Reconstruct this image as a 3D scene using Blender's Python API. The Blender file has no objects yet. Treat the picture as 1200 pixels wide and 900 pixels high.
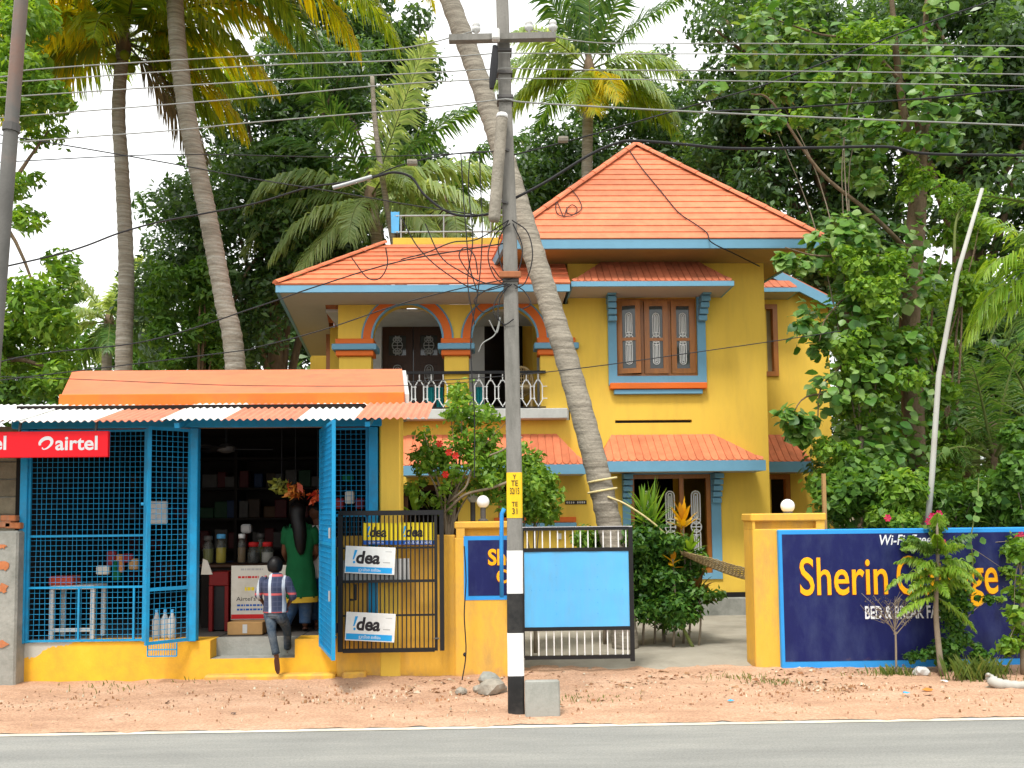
import bpy, bmesh, math, random
import numpy as np
from mathutils import Vector, Matrix, noise
R = math.radians
rnd = random.Random(7)
nrs = np.random.RandomState(11)
SC = bpy.context.scene
COL = SC.collection

# ------------------------------------------------------------------ camera
CAM_H, FPX, CX, CY = 1.7, 1050.0, 600.0, 541.0
YAW, PITCH, ROLL = R(-1.5), R(3.5), R(-0.6)
CAMR = (Matrix.Rotation(YAW, 3, 'Z') @ Matrix.Rotation(R(90) + PITCH, 3, 'X') @ Matrix.Rotation(ROLL, 3, 'Z'))
cam_d = bpy.data.cameras.new('camera')
cam_d.sensor_width = 36.0
cam_d.lens = FPX / 1200.0 * 36.0
cam_d.shift_y = (CY - 450.0) / 1200.0
cam_d.clip_end = 2000.0
cam = bpy.data.objects.new('camera', cam_d)
cam.matrix_world = Matrix.Translation((0, 0, CAM_H)) @ CAMR.to_4x4()
COL.objects.link(cam)
SC.camera = cam

def ray(u, v):
    return CAMR @ Vector(((u - CX) / FPX, -(v - CY) / FPX, -1.0))
def P(u, v, Y):
    d = ray(u, v); t = Y / d.y
    return Vector((d.x * t, Y, CAM_H + d.z * t))
def G(u, v, z=0.0):
    d = ray(u, v); t = (z - CAM_H) / d.z
    return Vector((d.x * t, d.y * t, z))
def X(u, Y, v=550): return P(u, v, Y).x
def Z(v, Y, u=600): return P(u, v, Y).z

# ------------------------------------------------------------------ world, sun, exposure
SUN_EL, SUN_AZ = R(60), R(203)          # azimuth measured clockwise from +Y
W = bpy.data.worlds.new('World'); SC.world = W; W.use_nodes = True
nt = W.node_tree; nt.nodes.clear()
wo = nt.nodes.new('ShaderNodeOutputWorld'); bg = nt.nodes.new('ShaderNodeBackground')
sky = nt.nodes.new('ShaderNodeTexSky'); sky.sky_type = 'NISHITA'; sky.sun_disc = False
sky.sun_elevation = SUN_EL; sky.sun_rotation = SUN_AZ
sky.air_density = 1.5; sky.dust_density = 6.0; sky.ozone_density = 1.0
hs = nt.nodes.new('ShaderNodeHueSaturation'); hs.inputs['Saturation'].default_value = 0.12
hs.inputs['Value'].default_value = 1.0
mixw = nt.nodes.new('ShaderNodeMix'); mixw.data_type = 'RGBA'; mixw.inputs[0].default_value = 0.65
mixw.inputs[7].default_value = (13.5, 13.7, 13.6, 1)      # even overcast veil
nt.links.new(sky.outputs[0], hs.inputs['Color'])
nt.links.new(hs.outputs[0], mixw.inputs[6])
nt.links.new(mixw.outputs[2], bg.inputs['Color'])
bg.inputs['Strength'].default_value = 0.10
nt.links.new(bg.outputs[0], wo.inputs['Surface'])
sd = bpy.data.lights.new('sun', 'SUN'); sd.energy = 2.1; sd.angle = R(12); sd.color = (1, 0.96, 0.9)
sun = bpy.data.objects.new('sun', sd); COL.objects.link(sun)
sdir = Vector((math.sin(SUN_AZ) * math.cos(SUN_EL), math.cos(SUN_AZ) * math.cos(SUN_EL), math.sin(SUN_EL)))
sun.rotation_euler = sdir.to_track_quat('Z', 'Y').to_euler(); sun.location = (0, -5, 30)
SC.view_settings.view_transform = 'Standard'; SC.view_settings.look = 'None'
SC.view_settings.gamma = 1.0; SC.view_settings.exposure = 0.70
SC.cycles.max_bounces = 6; SC.cycles.diffuse_bounces = 3; SC.cycles.glossy_bounces = 2
SC.cycles.transmission_bounces = 4; SC.cycles.transparent_max_bounces = 6

# ------------------------------------------------------------------ materials
def newmat(name):
    m = bpy.data.materials.new(name); m.use_nodes = True
    n = m.node_tree; n.nodes.clear()
    out = n.nodes.new('ShaderNodeOutputMaterial'); b = n.nodes.new('ShaderNodeBsdfPrincipled')
    n.links.new(b.outputs[0], out.inputs[0])
    return m, n, b, out
def lk(n, a, b): n.links.new(a, b)
def ramp(n, stops):
    r = n.nodes.new('ShaderNodeValToRGB'); e = r.color_ramp.elements
    while len(e) < len(stops): e.new(0.5)
    for i, (p, c) in enumerate(stops):
        e[i].position = p; e[i].color = (*c, 1) if len(c) == 3 else c
    return r
def texn(n, scale, detail=4, rough=.6, stretch=(1, 1, 1), coord='Object'):
    tc = n.nodes.new('ShaderNodeTexCoord'); mp = n.nodes.new('ShaderNodeMapping')
    mp.inputs['Scale'].default_value = stretch
    t = n.nodes.new('ShaderNodeTexNoise'); t.inputs['Scale'].default_value = scale
    t.inputs['Detail'].default_value = detail; t.inputs['Roughness'].default_value = rough
    lk(n, tc.outputs[coord], mp.inputs[0]); lk(n, mp.outputs[0], t.inputs['Vector'])
    return t
def bump(n, b, src, strength=.2, dist=.01):
    bp = n.nodes.new('ShaderNodeBump'); bp.inputs['Strength'].default_value = strength
    bp.inputs['Distance'].default_value = dist
    lk(n, src, bp.inputs['Height']); lk(n, bp.outputs[0], b.inputs['Normal'])
def mulc(c, k): return tuple(min(1, x * k) for x in c)
def mat(name, col, rough=.6, var=.12, scale=3.0, stain=None, stain_amt=.0, stain_scale=1.2, stretch=(1, 1, 1),
        bmp=.15, bscale=60., metal=0., spec=.22, bdist=.004, objvar=0., mud=None, dents=0.):
    m, n, b, out = newmat(name)
    t = texn(n, scale, 5, .65, stretch)
    r = ramp(n, [(.3, mulc(col, 1 - var)), (.7, mulc(col, 1 + var))])
    lk(n, t.outputs[0], r.inputs[0]); src = r.outputs[0]
    if stain:
        t2 = texn(n, stain_scale, 8, .7, stretch)
        r2 = ramp(n, [(.5 - .05, (0, 0, 0)), (.5 + .2, (stain_amt,) * 3)])
        lk(n, t2.outputs[0], r2.inputs[0])
        mx = n.nodes.new('ShaderNodeMix'); mx.data_type = 'RGBA'
        lk(n, r2.outputs[0], mx.inputs[0]); lk(n, src, mx.inputs[6]); mx.inputs[7].default_value = (*stain, 1)
        src = mx.outputs[2]
    if mud:                                         # ragged mud splashes thrown up by rain
        tc = n.nodes.new('ShaderNodeTexCoord'); sp = n.nodes.new('ShaderNodeSeparateXYZ'); lk(n, tc.outputs['Object'], sp.inputs[0])
        tm = texn(n, 5.5, 8, .72); ma = n.nodes.new('ShaderNodeMath'); ma.operation = 'MULTIPLY_ADD'; ma.inputs[1].default_value = -2.0; lk(n, sp.outputs[2], ma.inputs[0]); lk(n, tm.outputs[0], ma.inputs[2])
        rm_ = ramp(n, [(.36, (0, 0, 0)), (.60, (.75,) * 3)]); lk(n, ma.outputs[0], rm_.inputs[0])
        mm_ = n.nodes.new('ShaderNodeMix'); mm_.data_type = 'RGBA'; lk(n, rm_.outputs[0], mm_.inputs[0]); lk(n, src, mm_.inputs[6]); mm_.inputs[7].default_value = (*mud, 1); src = mm_.outputs[2]
    if objvar:                                      # each separate tile or block has its own tone
        oi = n.nodes.new('ShaderNodeObjectInfo'); ro = ramp(n, [(0, (1 - objvar,) * 3), (1, (1 + objvar * .6,) * 3)]); lk(n, oi.outputs['Random'], ro.inputs[0])
        mo = n.nodes.new('ShaderNodeMix'); mo.data_type = 'RGBA'; mo.blend_type = 'MULTIPLY'; mo.inputs[0].default_value = 1
        lk(n, src, mo.inputs[6]); lk(n, ro.outputs[0], mo.inputs[7]); src = mo.outputs[2]
    lk(n, src, b.inputs['Base Color'])
    b.inputs['Roughness'].default_value = rough; b.inputs['Metallic'].default_value = metal
    b.inputs['Specular IOR Level'].default_value = spec
    if bmp:
        t3 = texn(n, bscale, 4, .6); bump(n, b, t3.outputs[0], bmp, bdist)
    if dents:
        t4 = texn(n, 3.2, 1, .4); bp = n.nodes.new('ShaderNodeBump'); bp.inputs['Strength'].default_value = dents; bp.inputs['Distance'].default_value = .06
        lk(n, t4.outputs[0], bp.inputs['Height']); old = b.inputs['Normal'].links[0].from_node if b.inputs['Normal'].links else None
        if old: lk(n, old.outputs[0], bp.inputs['Normal'])
        lk(n, bp.outputs[0], b.inputs['Normal'])
    return m
def leafmat(name, cols, trans=.35, rough=.45, gloss=.35):
    """colour differs leaf by leaf (each leaf is an island of the mesh)"""
    m, n, b, out = newmat(name)
    g = n.nodes.new('ShaderNodeNewGeometry')
    k = len(cols)
    r = ramp(n, [(i / max(1, k - 1), c) for i, c in enumerate(cols)])
    oi = n.nodes.new('ShaderNodeObjectInfo'); ad = n.nodes.new('ShaderNodeMath'); fr = n.nodes.new('ShaderNodeMath'); fr.operation = 'FRACT'
    lk(n, g.outputs['Random Per Island'], ad.inputs[0]); lk(n, oi.outputs['Random'], ad.inputs[1]); lk(n, ad.outputs[0], fr.inputs[0])
    lk(n, fr.outputs[0], r.inputs[0])
    t = texn(n, 1.1, 2, .5); mx = n.nodes.new('ShaderNodeMix'); mx.data_type = 'RGBA'; mx.blend_type = 'MULTIPLY'
    r2 = ramp(n, [(.3, (.72, .78, .7)), (.7, (1.15, 1.1, 1.0))])
    lk(n, t.outputs[0], r2.inputs[0]); mx.inputs[0].default_value = 1
    lk(n, r.outputs[0], mx.inputs[6]); lk(n, r2.outputs[0], mx.inputs[7])
    lk(n, mx.outputs[2], b.inputs['Base Color'])
    b.inputs['Roughness'].default_value = rough; b.inputs['Specular IOR Level'].default_value = gloss
    tr = n.nodes.new('ShaderNodeBsdfTranslucent')
    br = n.nodes.new('ShaderNodeMix'); br.data_type = 'RGBA'; br.blend_type = 'MULTIPLY'; br.inputs[0].default_value = 1
    lk(n, mx.outputs[2], br.inputs[6]); br.inputs[7].default_value = (1.5, 1.35, .6, 1)
    lk(n, br.outputs[2], tr.inputs[0])
    ms = n.nodes.new('ShaderNodeMixShader'); ms.inputs[0].default_value = trans
    lk(n, b.outputs[0], ms.inputs[1]); lk(n, tr.outputs[0], ms.inputs[2]); lk(n, ms.outputs[0], out.inputs[0])
    return m
M = {}
M['yellow'] = mat('yellow_wall_paint', (.80, .53, .075), .7, .06, 1.3, (.52, .33, .06), .5, 1.3, (2.6, 2.6, .5), bmp=.35, bscale=90)
M['yellow2'] = mat('yellow_boundary_paint', (.72, .405, .055), .8, .08, 2.0, (.40, .24, .09), .7, 1.9, (1.8, 1.8, .7), mud=(.36, .20, .12), bmp=.35, bscale=60, bdist=.006)
M['blue'] = mat('slate_blue_trim_paint', (.15, .33, .46), .55, .05, 4)
M['orange'] = mat('orange_trim_paint', (.72, .15, .02), .55, .06, 4, (.35, .1, .03), .4, 2)
M['tile'] = mat('orange_clay_tile', (.66, .20, .095), .6, .14, 7, (.38, .12, .06), .5, 2.6, bmp=.2, bscale=40, objvar=.14)
M['tile_dull'] = mat('dusty_clay_tile', (.50, .15, .075), .65, .14, 9, (.24, .09, .05), .65, 3.0, bmp=.2, objvar=.16)
M['parapet'] = mat('orange_canopy_paint', (.64, .18, .085), .6, .06, 2.5, (.30, .14, .08), .75, 3.2, (1, 1, 2.0), bmp=.2)
M['white'] = mat('white_paint', (.76, .76, .74), .5, .04, 5)
M['offwhite'] = mat('white_wall', (.55, .55, .53), .8, .08, 2, (.3, .3, .28), .4, 1.5)
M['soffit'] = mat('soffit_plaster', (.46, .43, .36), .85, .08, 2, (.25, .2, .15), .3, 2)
M['grey'] = mat('grey_cement', (.30, .30, .27), .9, .12, 4, (.10, .11, .09), .7, 2.2, bmp=.5, bscale=30, bdist=.01)
M['slab'] = mat('pale_cement_paint', (.52, .53, .50), .8, .06, 3, (.3, .3, .28), .5, 2)
M['black'] = mat('black_paint', (.015, .015, .016), .4, .15, 6)
M['brown'] = mat('varnished_wood', (.36, .125, .018), .35, .2, 3, stretch=(6, 6, .8), bmp=.1, spec=.5)
M['brown_pale'] = mat('sun_faded_wood', (.30, .11, .045), .4, .2, 3, stretch=(6, 6, .8), bmp=.1)
M['darkwood'] = mat('dark_wood', (.05, .022, .010), .4, .2, 3, stretch=(6, 6, .8), bmp=.1)
M['inside'] = mat('dim_interior_wall', (.014, .011, .009), .9, .2, 2)  # near-black base colour carries the shade of the rooms and shop
M['shopblue'] = mat('cyan_iron_paint', (.012, .26, .50), .45, .12, 5, (.06, .08, .09), .35, 6)
M['skyblue'] = mat('sky_blue_sheet', (.10, .43, .79), .45, .05, 2.0, (.16, .34, .50), .5, 2.4, (1.5, 1.5, .5), dents=.22, spec=.4)
M['navy'] = mat('navy_wall_paint', (.008, .012, .085), .6, .12, 1.5, (.035, .05, .13), .7, 2.2, (1.6, 1.6, .7), bmp=.3, mud=(.16, .11, .10))
M['brightblue'] = mat('bright_blue_border', (.03, .27, .66), .6, .08, 3)
M['amber'] = mat('amber_letter_paint', (.90, .42, .008), .6, .06, 4)
M['lettershadow'] = mat('maroon_letter_edge', (.14, .02, .02), .6, .05, 4)
M['letterwhite'] = mat('white_letter_paint', (.72, .74, .78), .6, .06, 6)
M['red'] = mat('red_sign_sheet', (.68, .006, .014), .35, .04, 2)
M['signgrey'] = mat('silver_lettering', (.55, .53, .54), .5, .05, 9)
M['logo_red'] = mat('red_inset', (.6, .006, .012), .4, .03, 5)
M['concrete'] = mat('pole_concrete', (.21, .20, .18), .9, .14, 4, (.10, .10, .085), .7, 3.0, (3, 3, .6), bmp=.5, bscale=50, bdist=.006)
M['bandwhite'] = mat('white_band_paint', (.74, .74, .73), .7, .06, 6, (.45, .42, .36), .5, 4)
M['bandblack'] = mat('black_band_paint', (.018, .018, .018), .7, .2, 6, (.10, .09, .08), .4, 5)
M['bandyellow'] = mat('yellow_band_paint', (.80, .50, .015), .7, .06, 6, (.30, .2, .05), .4, 5)
M['steel'] = mat('galvanised_steel', (.38, .39, .39), .5, .1, 8, metal=.5)
M['darksteel'] = mat('dark_weathered_metal', (.10, .095, .09), .6, .2, 8, metal=.3)
M['wire'] = mat('aluminium_wire', (.26, .265, .25), .5, .05, 8, bmp=0)
M['cable'] = mat('black_cable', (.02, .02, .022), .6, .1, 8, bmp=0)
M['rust'] = mat('rusty_pipe', (.13, .125, .115), .6, .2, 5, (.20, .085, .05), .6, 2.5, bmp=.3)
M['ceramic'] = mat('white_ceramic', (.62, .62, .60), .25, .05, 6)
M['globe'] = mat('opal_globe_glass', (.82, .82, .79), .25, .02, 6, bmp=0, spec=.5)
M['rope'] = mat('pale_rope', (.60, .50, .25), .9, .15, 40)
M['net'] = mat('hammock_cord', (.50, .38, .20), .95, .2, 30)
M['bamboo'] = mat('weathered_white_pole', (.42, .42, .38), .7, .12, 6, (.25, .22, .17), .5, 3)
M['trunk_palm'] = mat('palm_bark', (.25, .215, .17), .95, .35, 3, (.44, .42, .37), .9, 2.0, (.9, .9, 11), bmp=.9, bscale=22, bdist=.02)
M['trunk_pale'] = mat('pale_palm_bark', (.285, .255, .205), .95, .34, 3, (.10, .085, .065), .85, 2.0, (.9, .9, 11), bmp=.9, bscale=22, bdist=.02)
M['bark'] = mat('tree_bark', (.17, .12, .075), .95, .3, 5, (.06, .05, .03), .6, 3, (2, 2, .6), bmp=.8, bscale=30, bdist=.02)
M['bark_grey'] = mat('grey_twig_bark', (.22, .18, .13), .95, .2, 8)
M['stem'] = mat('green_stem', (.13, .16, .045), .7, .2, 8)
M['skin'] = mat('brown_skin', (.12, .05, .026), .55, .08, 9, bmp=.05)
M['hair'] = mat('black_hair', (.006, .005, .005), .45, .3, 30, bmp=.4, bscale=120)
M['cloth_green'] = mat('green_cotton', (.005, .085, .028), .9, .12, 6, bmp=.3)
M['cloth_yellow'] = mat('mustard_hem', (.45, .30, .03), .9, .12, 6)
M['denim'] = mat('blue_denim', (.025, .06, .13), .9, .2, 9, (.14, .17, .19), .8, 3.0, bmp=.3)
M['denim_grey'] = mat('washed_grey_denim', (.03, .05, .075), .9, .25, 9, (.20, .23, .25), .8, 5.0, bmp=.3)
M['cloth_white'] = mat('white_cotton', (.55, .53, .50), .9, .06, 8)
M['sandal'] = mat('brown_sole', (.10, .045, .03), .8, .2, 12)
M['card'] = mat('brown_cardboard', (.34, .20, .08), .85, .1, 6)
M['redpaint'] = mat('red_painted_wood', (.16, .008, .008), .5, .1, 5)
M['paperwhite'] = mat('white_board', (.62, .60, .53), .6, .05, 3, (.4, .36, .26), .5, 4)
M['boardyellow'] = mat('yellow_board', (.80, .62, .02), .45, .04, 3)
M['boardwhite'] = mat('white_sheet_board', (.74, .75, .73), .45, .04, 3, (.45, .44, .40), .4, 5)
M['boardgrey'] = mat('grey_sheet_board', (.42, .42, .41), .6, .06, 3, (.25, .25, .24), .4, 5)
M['boardblue'] = mat('blue_print', (.02, .33, .72), .5, .03, 4)
M['bluedeep'] = mat('deep_blue_print', (.015, .10, .42), .5, .03, 4)
M['ink'] = mat('black_print', (.025, .022, .025), .6, .1, 6)
M['redink'] = mat('red_print', (.55, .02, .02), .6, .1, 6)
M['sheet_white'] = mat('white_corrugated_sheet', (.72, .72, .69), .6, .06, 3, (.30, .28, .22), .45, 3.5)
M['sheet_orange'] = mat('faded_orange_sheet', (.66, .24, .15), .6, .08, 3, (.38, .16, .11), .5, 3.5)
M['laterite'] = mat('laterite_block', (.26, .22, .15), .95, .2, 8, (.14, .12, .08), .7, 5, bmp=.6, bscale=40, bdist=.01, objvar=.2)
M['brick'] = mat('red_brick', (.42, .15, .06), .9, .2, 12, (.25, .2, .16), .5, 8, bmp=.5)
M['stone'] = mat('grey_stone', (.30, .27, .22), .9, .2, 9, (.14, .13, .11), .6, 6, bmp=.7, bscale=25, bdist=.02)
M['teal'] = mat('teal_cloth', (.02, .30, .32), .8, .1, 4)
def glassmat():
    m, n, b, out = newmat('window_glass')
    b.inputs['Base Color'].default_value = (.05, .06, .06, 1); b.inputs['Roughness'].default_value = .06
    b.inputs['Specular IOR Level'].default_value = .6
    return m
M['glass'] = glassmat()
def jarglass():
    m, n, b, out = newmat('jar_glass')
    b.inputs['Base Color'].default_value = (.12, .12, .10, 1); b.inputs['Roughness'].default_value = .1
    b.inputs['Alpha'].default_value = .4
    return m
M['jar'] = jarglass()
def plaidmat():
    m, n, b, out = newmat('checked_shirt_cloth')
    tc = n.nodes.new('ShaderNodeTexCoord'); sp = n.nodes.new('ShaderNodeSeparateXYZ'); lk(n, tc.outputs['Object'], sp.inputs[0])
    def band(sock, freq, off, width):
        a = n.nodes.new('ShaderNodeMath'); a.operation = 'MULTIPLY_ADD'; a.inputs[1].default_value = freq; a.inputs[2].default_value = off
        lk(n, sock, a.inputs[0]); f = n.nodes.new('ShaderNodeMath'); f.operation = 'FRACT'; lk(n, a.outputs[0], f.inputs[0])
        c = n.nodes.new('ShaderNodeMath'); c.operation = 'LESS_THAN'; c.inputs[1].default_value = width; lk(n, f.outputs[0], c.inputs[0])
        return c.outputs[0]
    src = None
    prev = (.025, .035, .075, 1)
    for sock, fr, off, w, colr, amt in ((sp.outputs[0], 22, .2, .22, (.05, .06, .11, 1), .8), (sp.outputs[2], 20, .1, .22, (.06, .07, .12, 1), .6),
                                        (sp.outputs[2], 5.2, .25, .12, (.55, .10, .10, 1), .9), (sp.outputs[0], 7.4, .36, .22, (.45, .50, .56, 1), .95)):
        bd = band(sock, fr, off, w)
        mm = n.nodes.new('ShaderNodeMath'); mm.operation = 'MULTIPLY'; mm.inputs[1].default_value = amt; lk(n, bd, mm.inputs[0])
        mx = n.nodes.new('ShaderNodeMix'); mx.data_type = 'RGBA'; lk(n, mm.outputs[0], mx.inputs[0])
        if src is None: mx.inputs[6].default_value = prev
        else: lk(n, src, mx.inputs[6])
        mx.inputs[7].default_value = colr; src = mx.outputs[2]
    lk(n, src, b.inputs['Base Color']); b.inputs['Roughness'].default_value = .9
    return m
M['plaid'] = plaidmat()
M['leaf_dark'] = leafmat('dark_tree_leaf', [(.035, .085, .03), (.055, .125, .038), (.08, .165, .048), (.13, .24, .065)], .42, .36, .65)
M['leaf_mid'] = leafmat('green_tree_leaf', [(.04, .11, .016), (.07, .17, .024), (.10, .22, .03), (.15, .28, .05)], .4)
M['leaf_bright'] = leafmat('bright_shrub_leaf', [(.08, .19, .02), (.13, .27, .03), (.19, .35, .04), (.27, .42, .06)], .42)
M['leaf_big'] = leafmat('broad_vine_leaf', [(.04, .13, .022), (.075, .19, .03), (.12, .26, .04), (.18, .32, .07), (.22, .33, .13)], .35, .4, .4)
M['leaf_hedge'] = leafmat('garden_bush_leaf', [(.03, .10, .016), (.05, .15, .022), (.09, .21, .03), (.15, .29, .045)], .38)
M['frond_green'] = leafmat('coconut_leaflet_green', [(.05, .13, .03), (.08, .19, .04), (.13, .24, .05), (.18, .29, .08)], .5, .35, .5)
M['frond_pale'] = leafmat('coconut_leaflet_pale', [(.24, .36, .14), (.31, .43, .19), (.38, .49, .24), (.44, .53, .28)], .5, .35, .6)  # pale green, lightened further so the colour stands in for haze
M['frond_gold'] = leafmat('coconut_leaflet_gold', [(.34, .42, .03), (.52, .50, .02), (.66, .52, .01), (.46, .48, .03)], .62, .4, .4)
M['frond_olive'] = leafmat('coconut_leaflet_olive', [(.16, .26, .02), (.25, .35, .03), (.36, .42, .03), (.18, .30, .03)], .58, .4, .4)
M['frond_dry'] = leafmat('dry_leaflet', [(.20, .15, .09), (.30, .24, .16), (.16, .13, .10)], .2, .7, .2)
M['frond_lime'] = leafmat('lime_leaflet', [(.17, .33, .03), (.26, .43, .05), (.36, .50, .08)], .5, .35, .5)
M['leaf_gold'] = leafmat('croton_leaf_gold', [(.78, .42, .01), (.82, .50, .03), (.62, .30, .02)], .3)
M['leaf_red'] = leafmat('croton_leaf_maroon', [(.08, .03, .015), (.16, .06, .02), (.06, .09, .02)], .2)
M['leaf_grey'] = leafmat('dry_twig_leaf', [(.10, .07, .06), (.16, .12, .09), (.09, .09, .06)], .2)
M['petal_pink'] = leafmat('magenta_petal', [(.62, .015, .12), (.72, .03, .17), (.55, .01, .06)], .35)
M['petal_red'] = leafmat('red_petal', [(.65, .01, .01), (.75, .03, .02)], .35)
M['packet_orange'] = leafmat('orange_packets', [(.55, .12, .02), (.6, .25, .04), (.45, .06, .03)], .1)
M['packet_green'] = leafmat('olive_packets', [(.22, .22, .03), (.3, .32, .06), (.15, .18, .03)], .1)
M['packet_red'] = leafmat('red_packets', [(.5, .03, .02), (.6, .12, .03)], .1)
M['grass'] = leafmat('verge_grass', [(.07, .12, .02), (.12, .18, .03), (.2, .22, .05)], .4)
M['litter'] = leafmat('leaf_litter_and_stones', [(.20, .09, .045), (.34, .18, .10), (.44, .30, .20), (.55, .48, .40), (.28, .13, .07), (.16, .09, .06)], .0, .9, .1)

# ------------------------------------------------------------------ mesh builder
ORG = {}      # world origin of each thing's base
class MB:
    def __init__(s): s.v = []; s.f = []; s.m = []
    def add(s, vs, fs, mi=0):
        o = len(s.v); s.v += [tuple(x) for x in vs]
        for f in fs: s.f.append(tuple(o + i for i in f)); s.m.append(mi)
        return s
    def box(s, x0, x1, y0, y1, z0, z1, mi=0, mtx=None):
        vs = [Vector(p) for p in ((x0, y0, z0), (x1, y0, z0), (x1, y1, z0), (x0, y1, z0), (x0, y0, z1), (x1, y0, z1), (x1, y1, z1), (x0, y1, z1))]
        if mtx is not None: vs = [mtx @ p for p in vs]
        return s.add(vs, [(0, 3, 2, 1), (4, 5, 6, 7), (0, 1, 5, 4), (1, 2, 6, 5), (2, 3, 7, 6), (3, 0, 4, 7)], mi)
    def bev(s, x0, x1, y0, y1, z0, z1, b=.006, mi=0, mtx=None):
        """box with chamfered edges"""
        b = min(b, abs(x1 - x0) * .4, abs(y1 - y0) * .4, abs(z1 - z0) * .4)
        bm = bmesh.new(); bmesh.ops.create_cube(bm, size=1)
        bmesh.ops.scale(bm, vec=(x1 - x0, y1 - y0, z1 - z0), verts=bm.verts)
        bmesh.ops.translate(bm, vec=((x0 + x1) / 2, (y0 + y1) / 2, (z0 + z1) / 2), verts=bm.verts)
        bmesh.ops.bevel(bm, geom=bm.edges[:], offset=b, segments=1, affect='EDGES')
        bm.verts.index_update()
        vs = [v.co.copy() for v in bm.verts]
        if mtx is not None: vs = [mtx @ p for p in vs]
        s.add(vs, [tuple(v.index for v in f.verts) for f in bm.faces], mi); bm.free(); return s
    def bar(s, a, b, w, h=None, mi=0, up=(0, 0, 1)):
        """square bar from a to b"""
        a = Vector(a); b = Vector(b); d = (b - a).normalized(); h = h or w; up = Vector(up)
        if abs(d.dot(up)) > .95: up = Vector((0, 1, 0)) if abs(d.y) < .9 else Vector((1, 0, 0))
        sx = d.cross(up).normalized() * (w / 2); sy = sx.cross(d).normalized() * (h / 2)
        vs = [a - sx - sy, a + sx - sy, a + sx + sy, a - sx + sy, b - sx - sy, b + sx - sy, b + sx + sy, b - sx + sy]
        return s.add(vs, [(0, 3, 2, 1), (4, 5, 6, 7), (0, 1, 5, 4), (1, 2, 6, 5), (2, 3, 7, 6), (3, 0, 4, 7)], mi)
    def tube(s, pts, rad, n=8, mi=0, cap=True, closed=False):
        pts = [Vector(p) for p in pts]; k = len(pts)
        rad = rad if hasattr(rad, '__len__') else [rad] * k
        o = len(s.v); t0 = None; nx = None
        for i, p in enumerate(pts):
            if closed: t = pts[(i + 1) % k] - pts[i - 1]
            else: t = pts[min(i + 1, k - 1)] - pts[max(i - 1, 0)]
            if t.length < 1e-9: t = Vector((0, 0, 1))
            t.normalize()
            if nx is None:
                a = Vector((0, 0, 1)) if abs(t.z) < .9 else Vector((1, 0, 0)); nx = (a - t * a.dot(t)).normalized()
            else:
                nx = (nx - t * nx.dot(t))
                nx = nx.normalized() if nx.length > 1e-6 else t.orthogonal().normalized()
            ny = t.cross(nx)
            for j in range(n):
                a = 2 * math.pi * j / n
                s.v.append(tuple(p + (nx * math.cos(a) + ny * math.sin(a)) * rad[i]))
        for i in range(k if closed else k - 1):
            for j in range(n):
                a = o + i * n + j; b = o + i * n + (j + 1) % n; ii = (i + 1) % k
                s.f.append((a, b, o + ii * n + (j + 1) % n, o + ii * n + j)); s.m.append(mi)
        if cap and not closed:
            s.f.append(tuple(o + j for j in reversed(range(n)))); s.m.append(mi)
            s.f.append(tuple(o + (k - 1) * n + j for j in range(n))); s.m.append(mi)
        return s
    def lathe(s, c, prof, n=16, mi=0):
        """prof: (radius, z) pairs about a vertical axis at c"""
        c = Vector(c); o = len(s.v)
        for r, z in prof:
            for j in range(n):
                a = 2 * math.pi * j / n; s.v.append((c.x + r * math.cos(a), c.y + r * math.sin(a), c.z + z))
        for i in range(len(prof) - 1):
            for j in range(n):
                s.f.append((o + i * n + j, o + i * n + (j + 1) % n, o + (i + 1) * n + (j + 1) % n, o + (i + 1) * n + j)); s.m.append(mi)
        s.f.append(tuple(o + j for j in reversed(range(n)))); s.m.append(mi)
        s.f.append(tuple(o + (len(prof) - 1) * n + j for j in range(n))); s.m.append(mi)
        return s
    def loft(s, rings, n=18, sub=4, mi=0, fx=(1, 0, 0), ripple=.0):
        """smooth elliptical rings (centre, rx, ry) joined into a skin; rx lies along fx"""
        cs = spline([r[0] for r in rings], sub); k = len(cs); o = len(s.v); fx = Vector(fx)
        for i, c in enumerate(cs):
            t = i / (k - 1) * (len(rings) - 1); a = min(int(t), len(rings) - 2); f = t - a; f = f * f * (3 - 2 * f)
            rx = rings[a][1] * (1 - f) + rings[a + 1][1] * f; ry = rings[a][2] * (1 - f) + rings[a + 1][2] * f; q = ripple * (1 - t / (len(rings) - 1)) ** 2
            d = (cs[min(i + 1, k - 1)] - cs[max(i - 1, 0)]).normalized(); x = (fx - d * fx.dot(d)).normalized(); y = d.cross(x)
            for j in range(n):
                th = 2 * math.pi * j / n; g = 1 + q * math.sin(th * 8 + .7 * math.sin(i * .5)) + .012 * noise.noise(Vector((th * 1.5, i * .45, rx * 40))) * 2; s.v.append(tuple(c + (x * rx * math.cos(th) + y * ry * math.sin(th)) * g))
        for i in range(k - 1):
            for j in range(n):
                s.f.append((o + i * n + j, o + i * n + (j + 1) % n, o + (i + 1) * n + (j + 1) % n, o + (i + 1) * n + j)); s.m.append(mi)
        s.f.append(tuple(o + j for j in reversed(range(n)))); s.m.append(mi); s.f.append(tuple(o + (k - 1) * n + j for j in range(n))); s.m.append(mi)
        return s
    def prism(s, poly, ext, mi=0):
        """closed polygon pushed along ext"""
        k = len(poly); ext = Vector(ext); a = [Vector(p) for p in poly]; b = [p + ext for p in a]
        fs = [tuple(range(k)), tuple(reversed(range(k, 2 * k)))] + [(i, i + k, (i + 1) % k + k, (i + 1) % k) for i in range(k)]
        return s.add(a + b, fs, mi)
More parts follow.
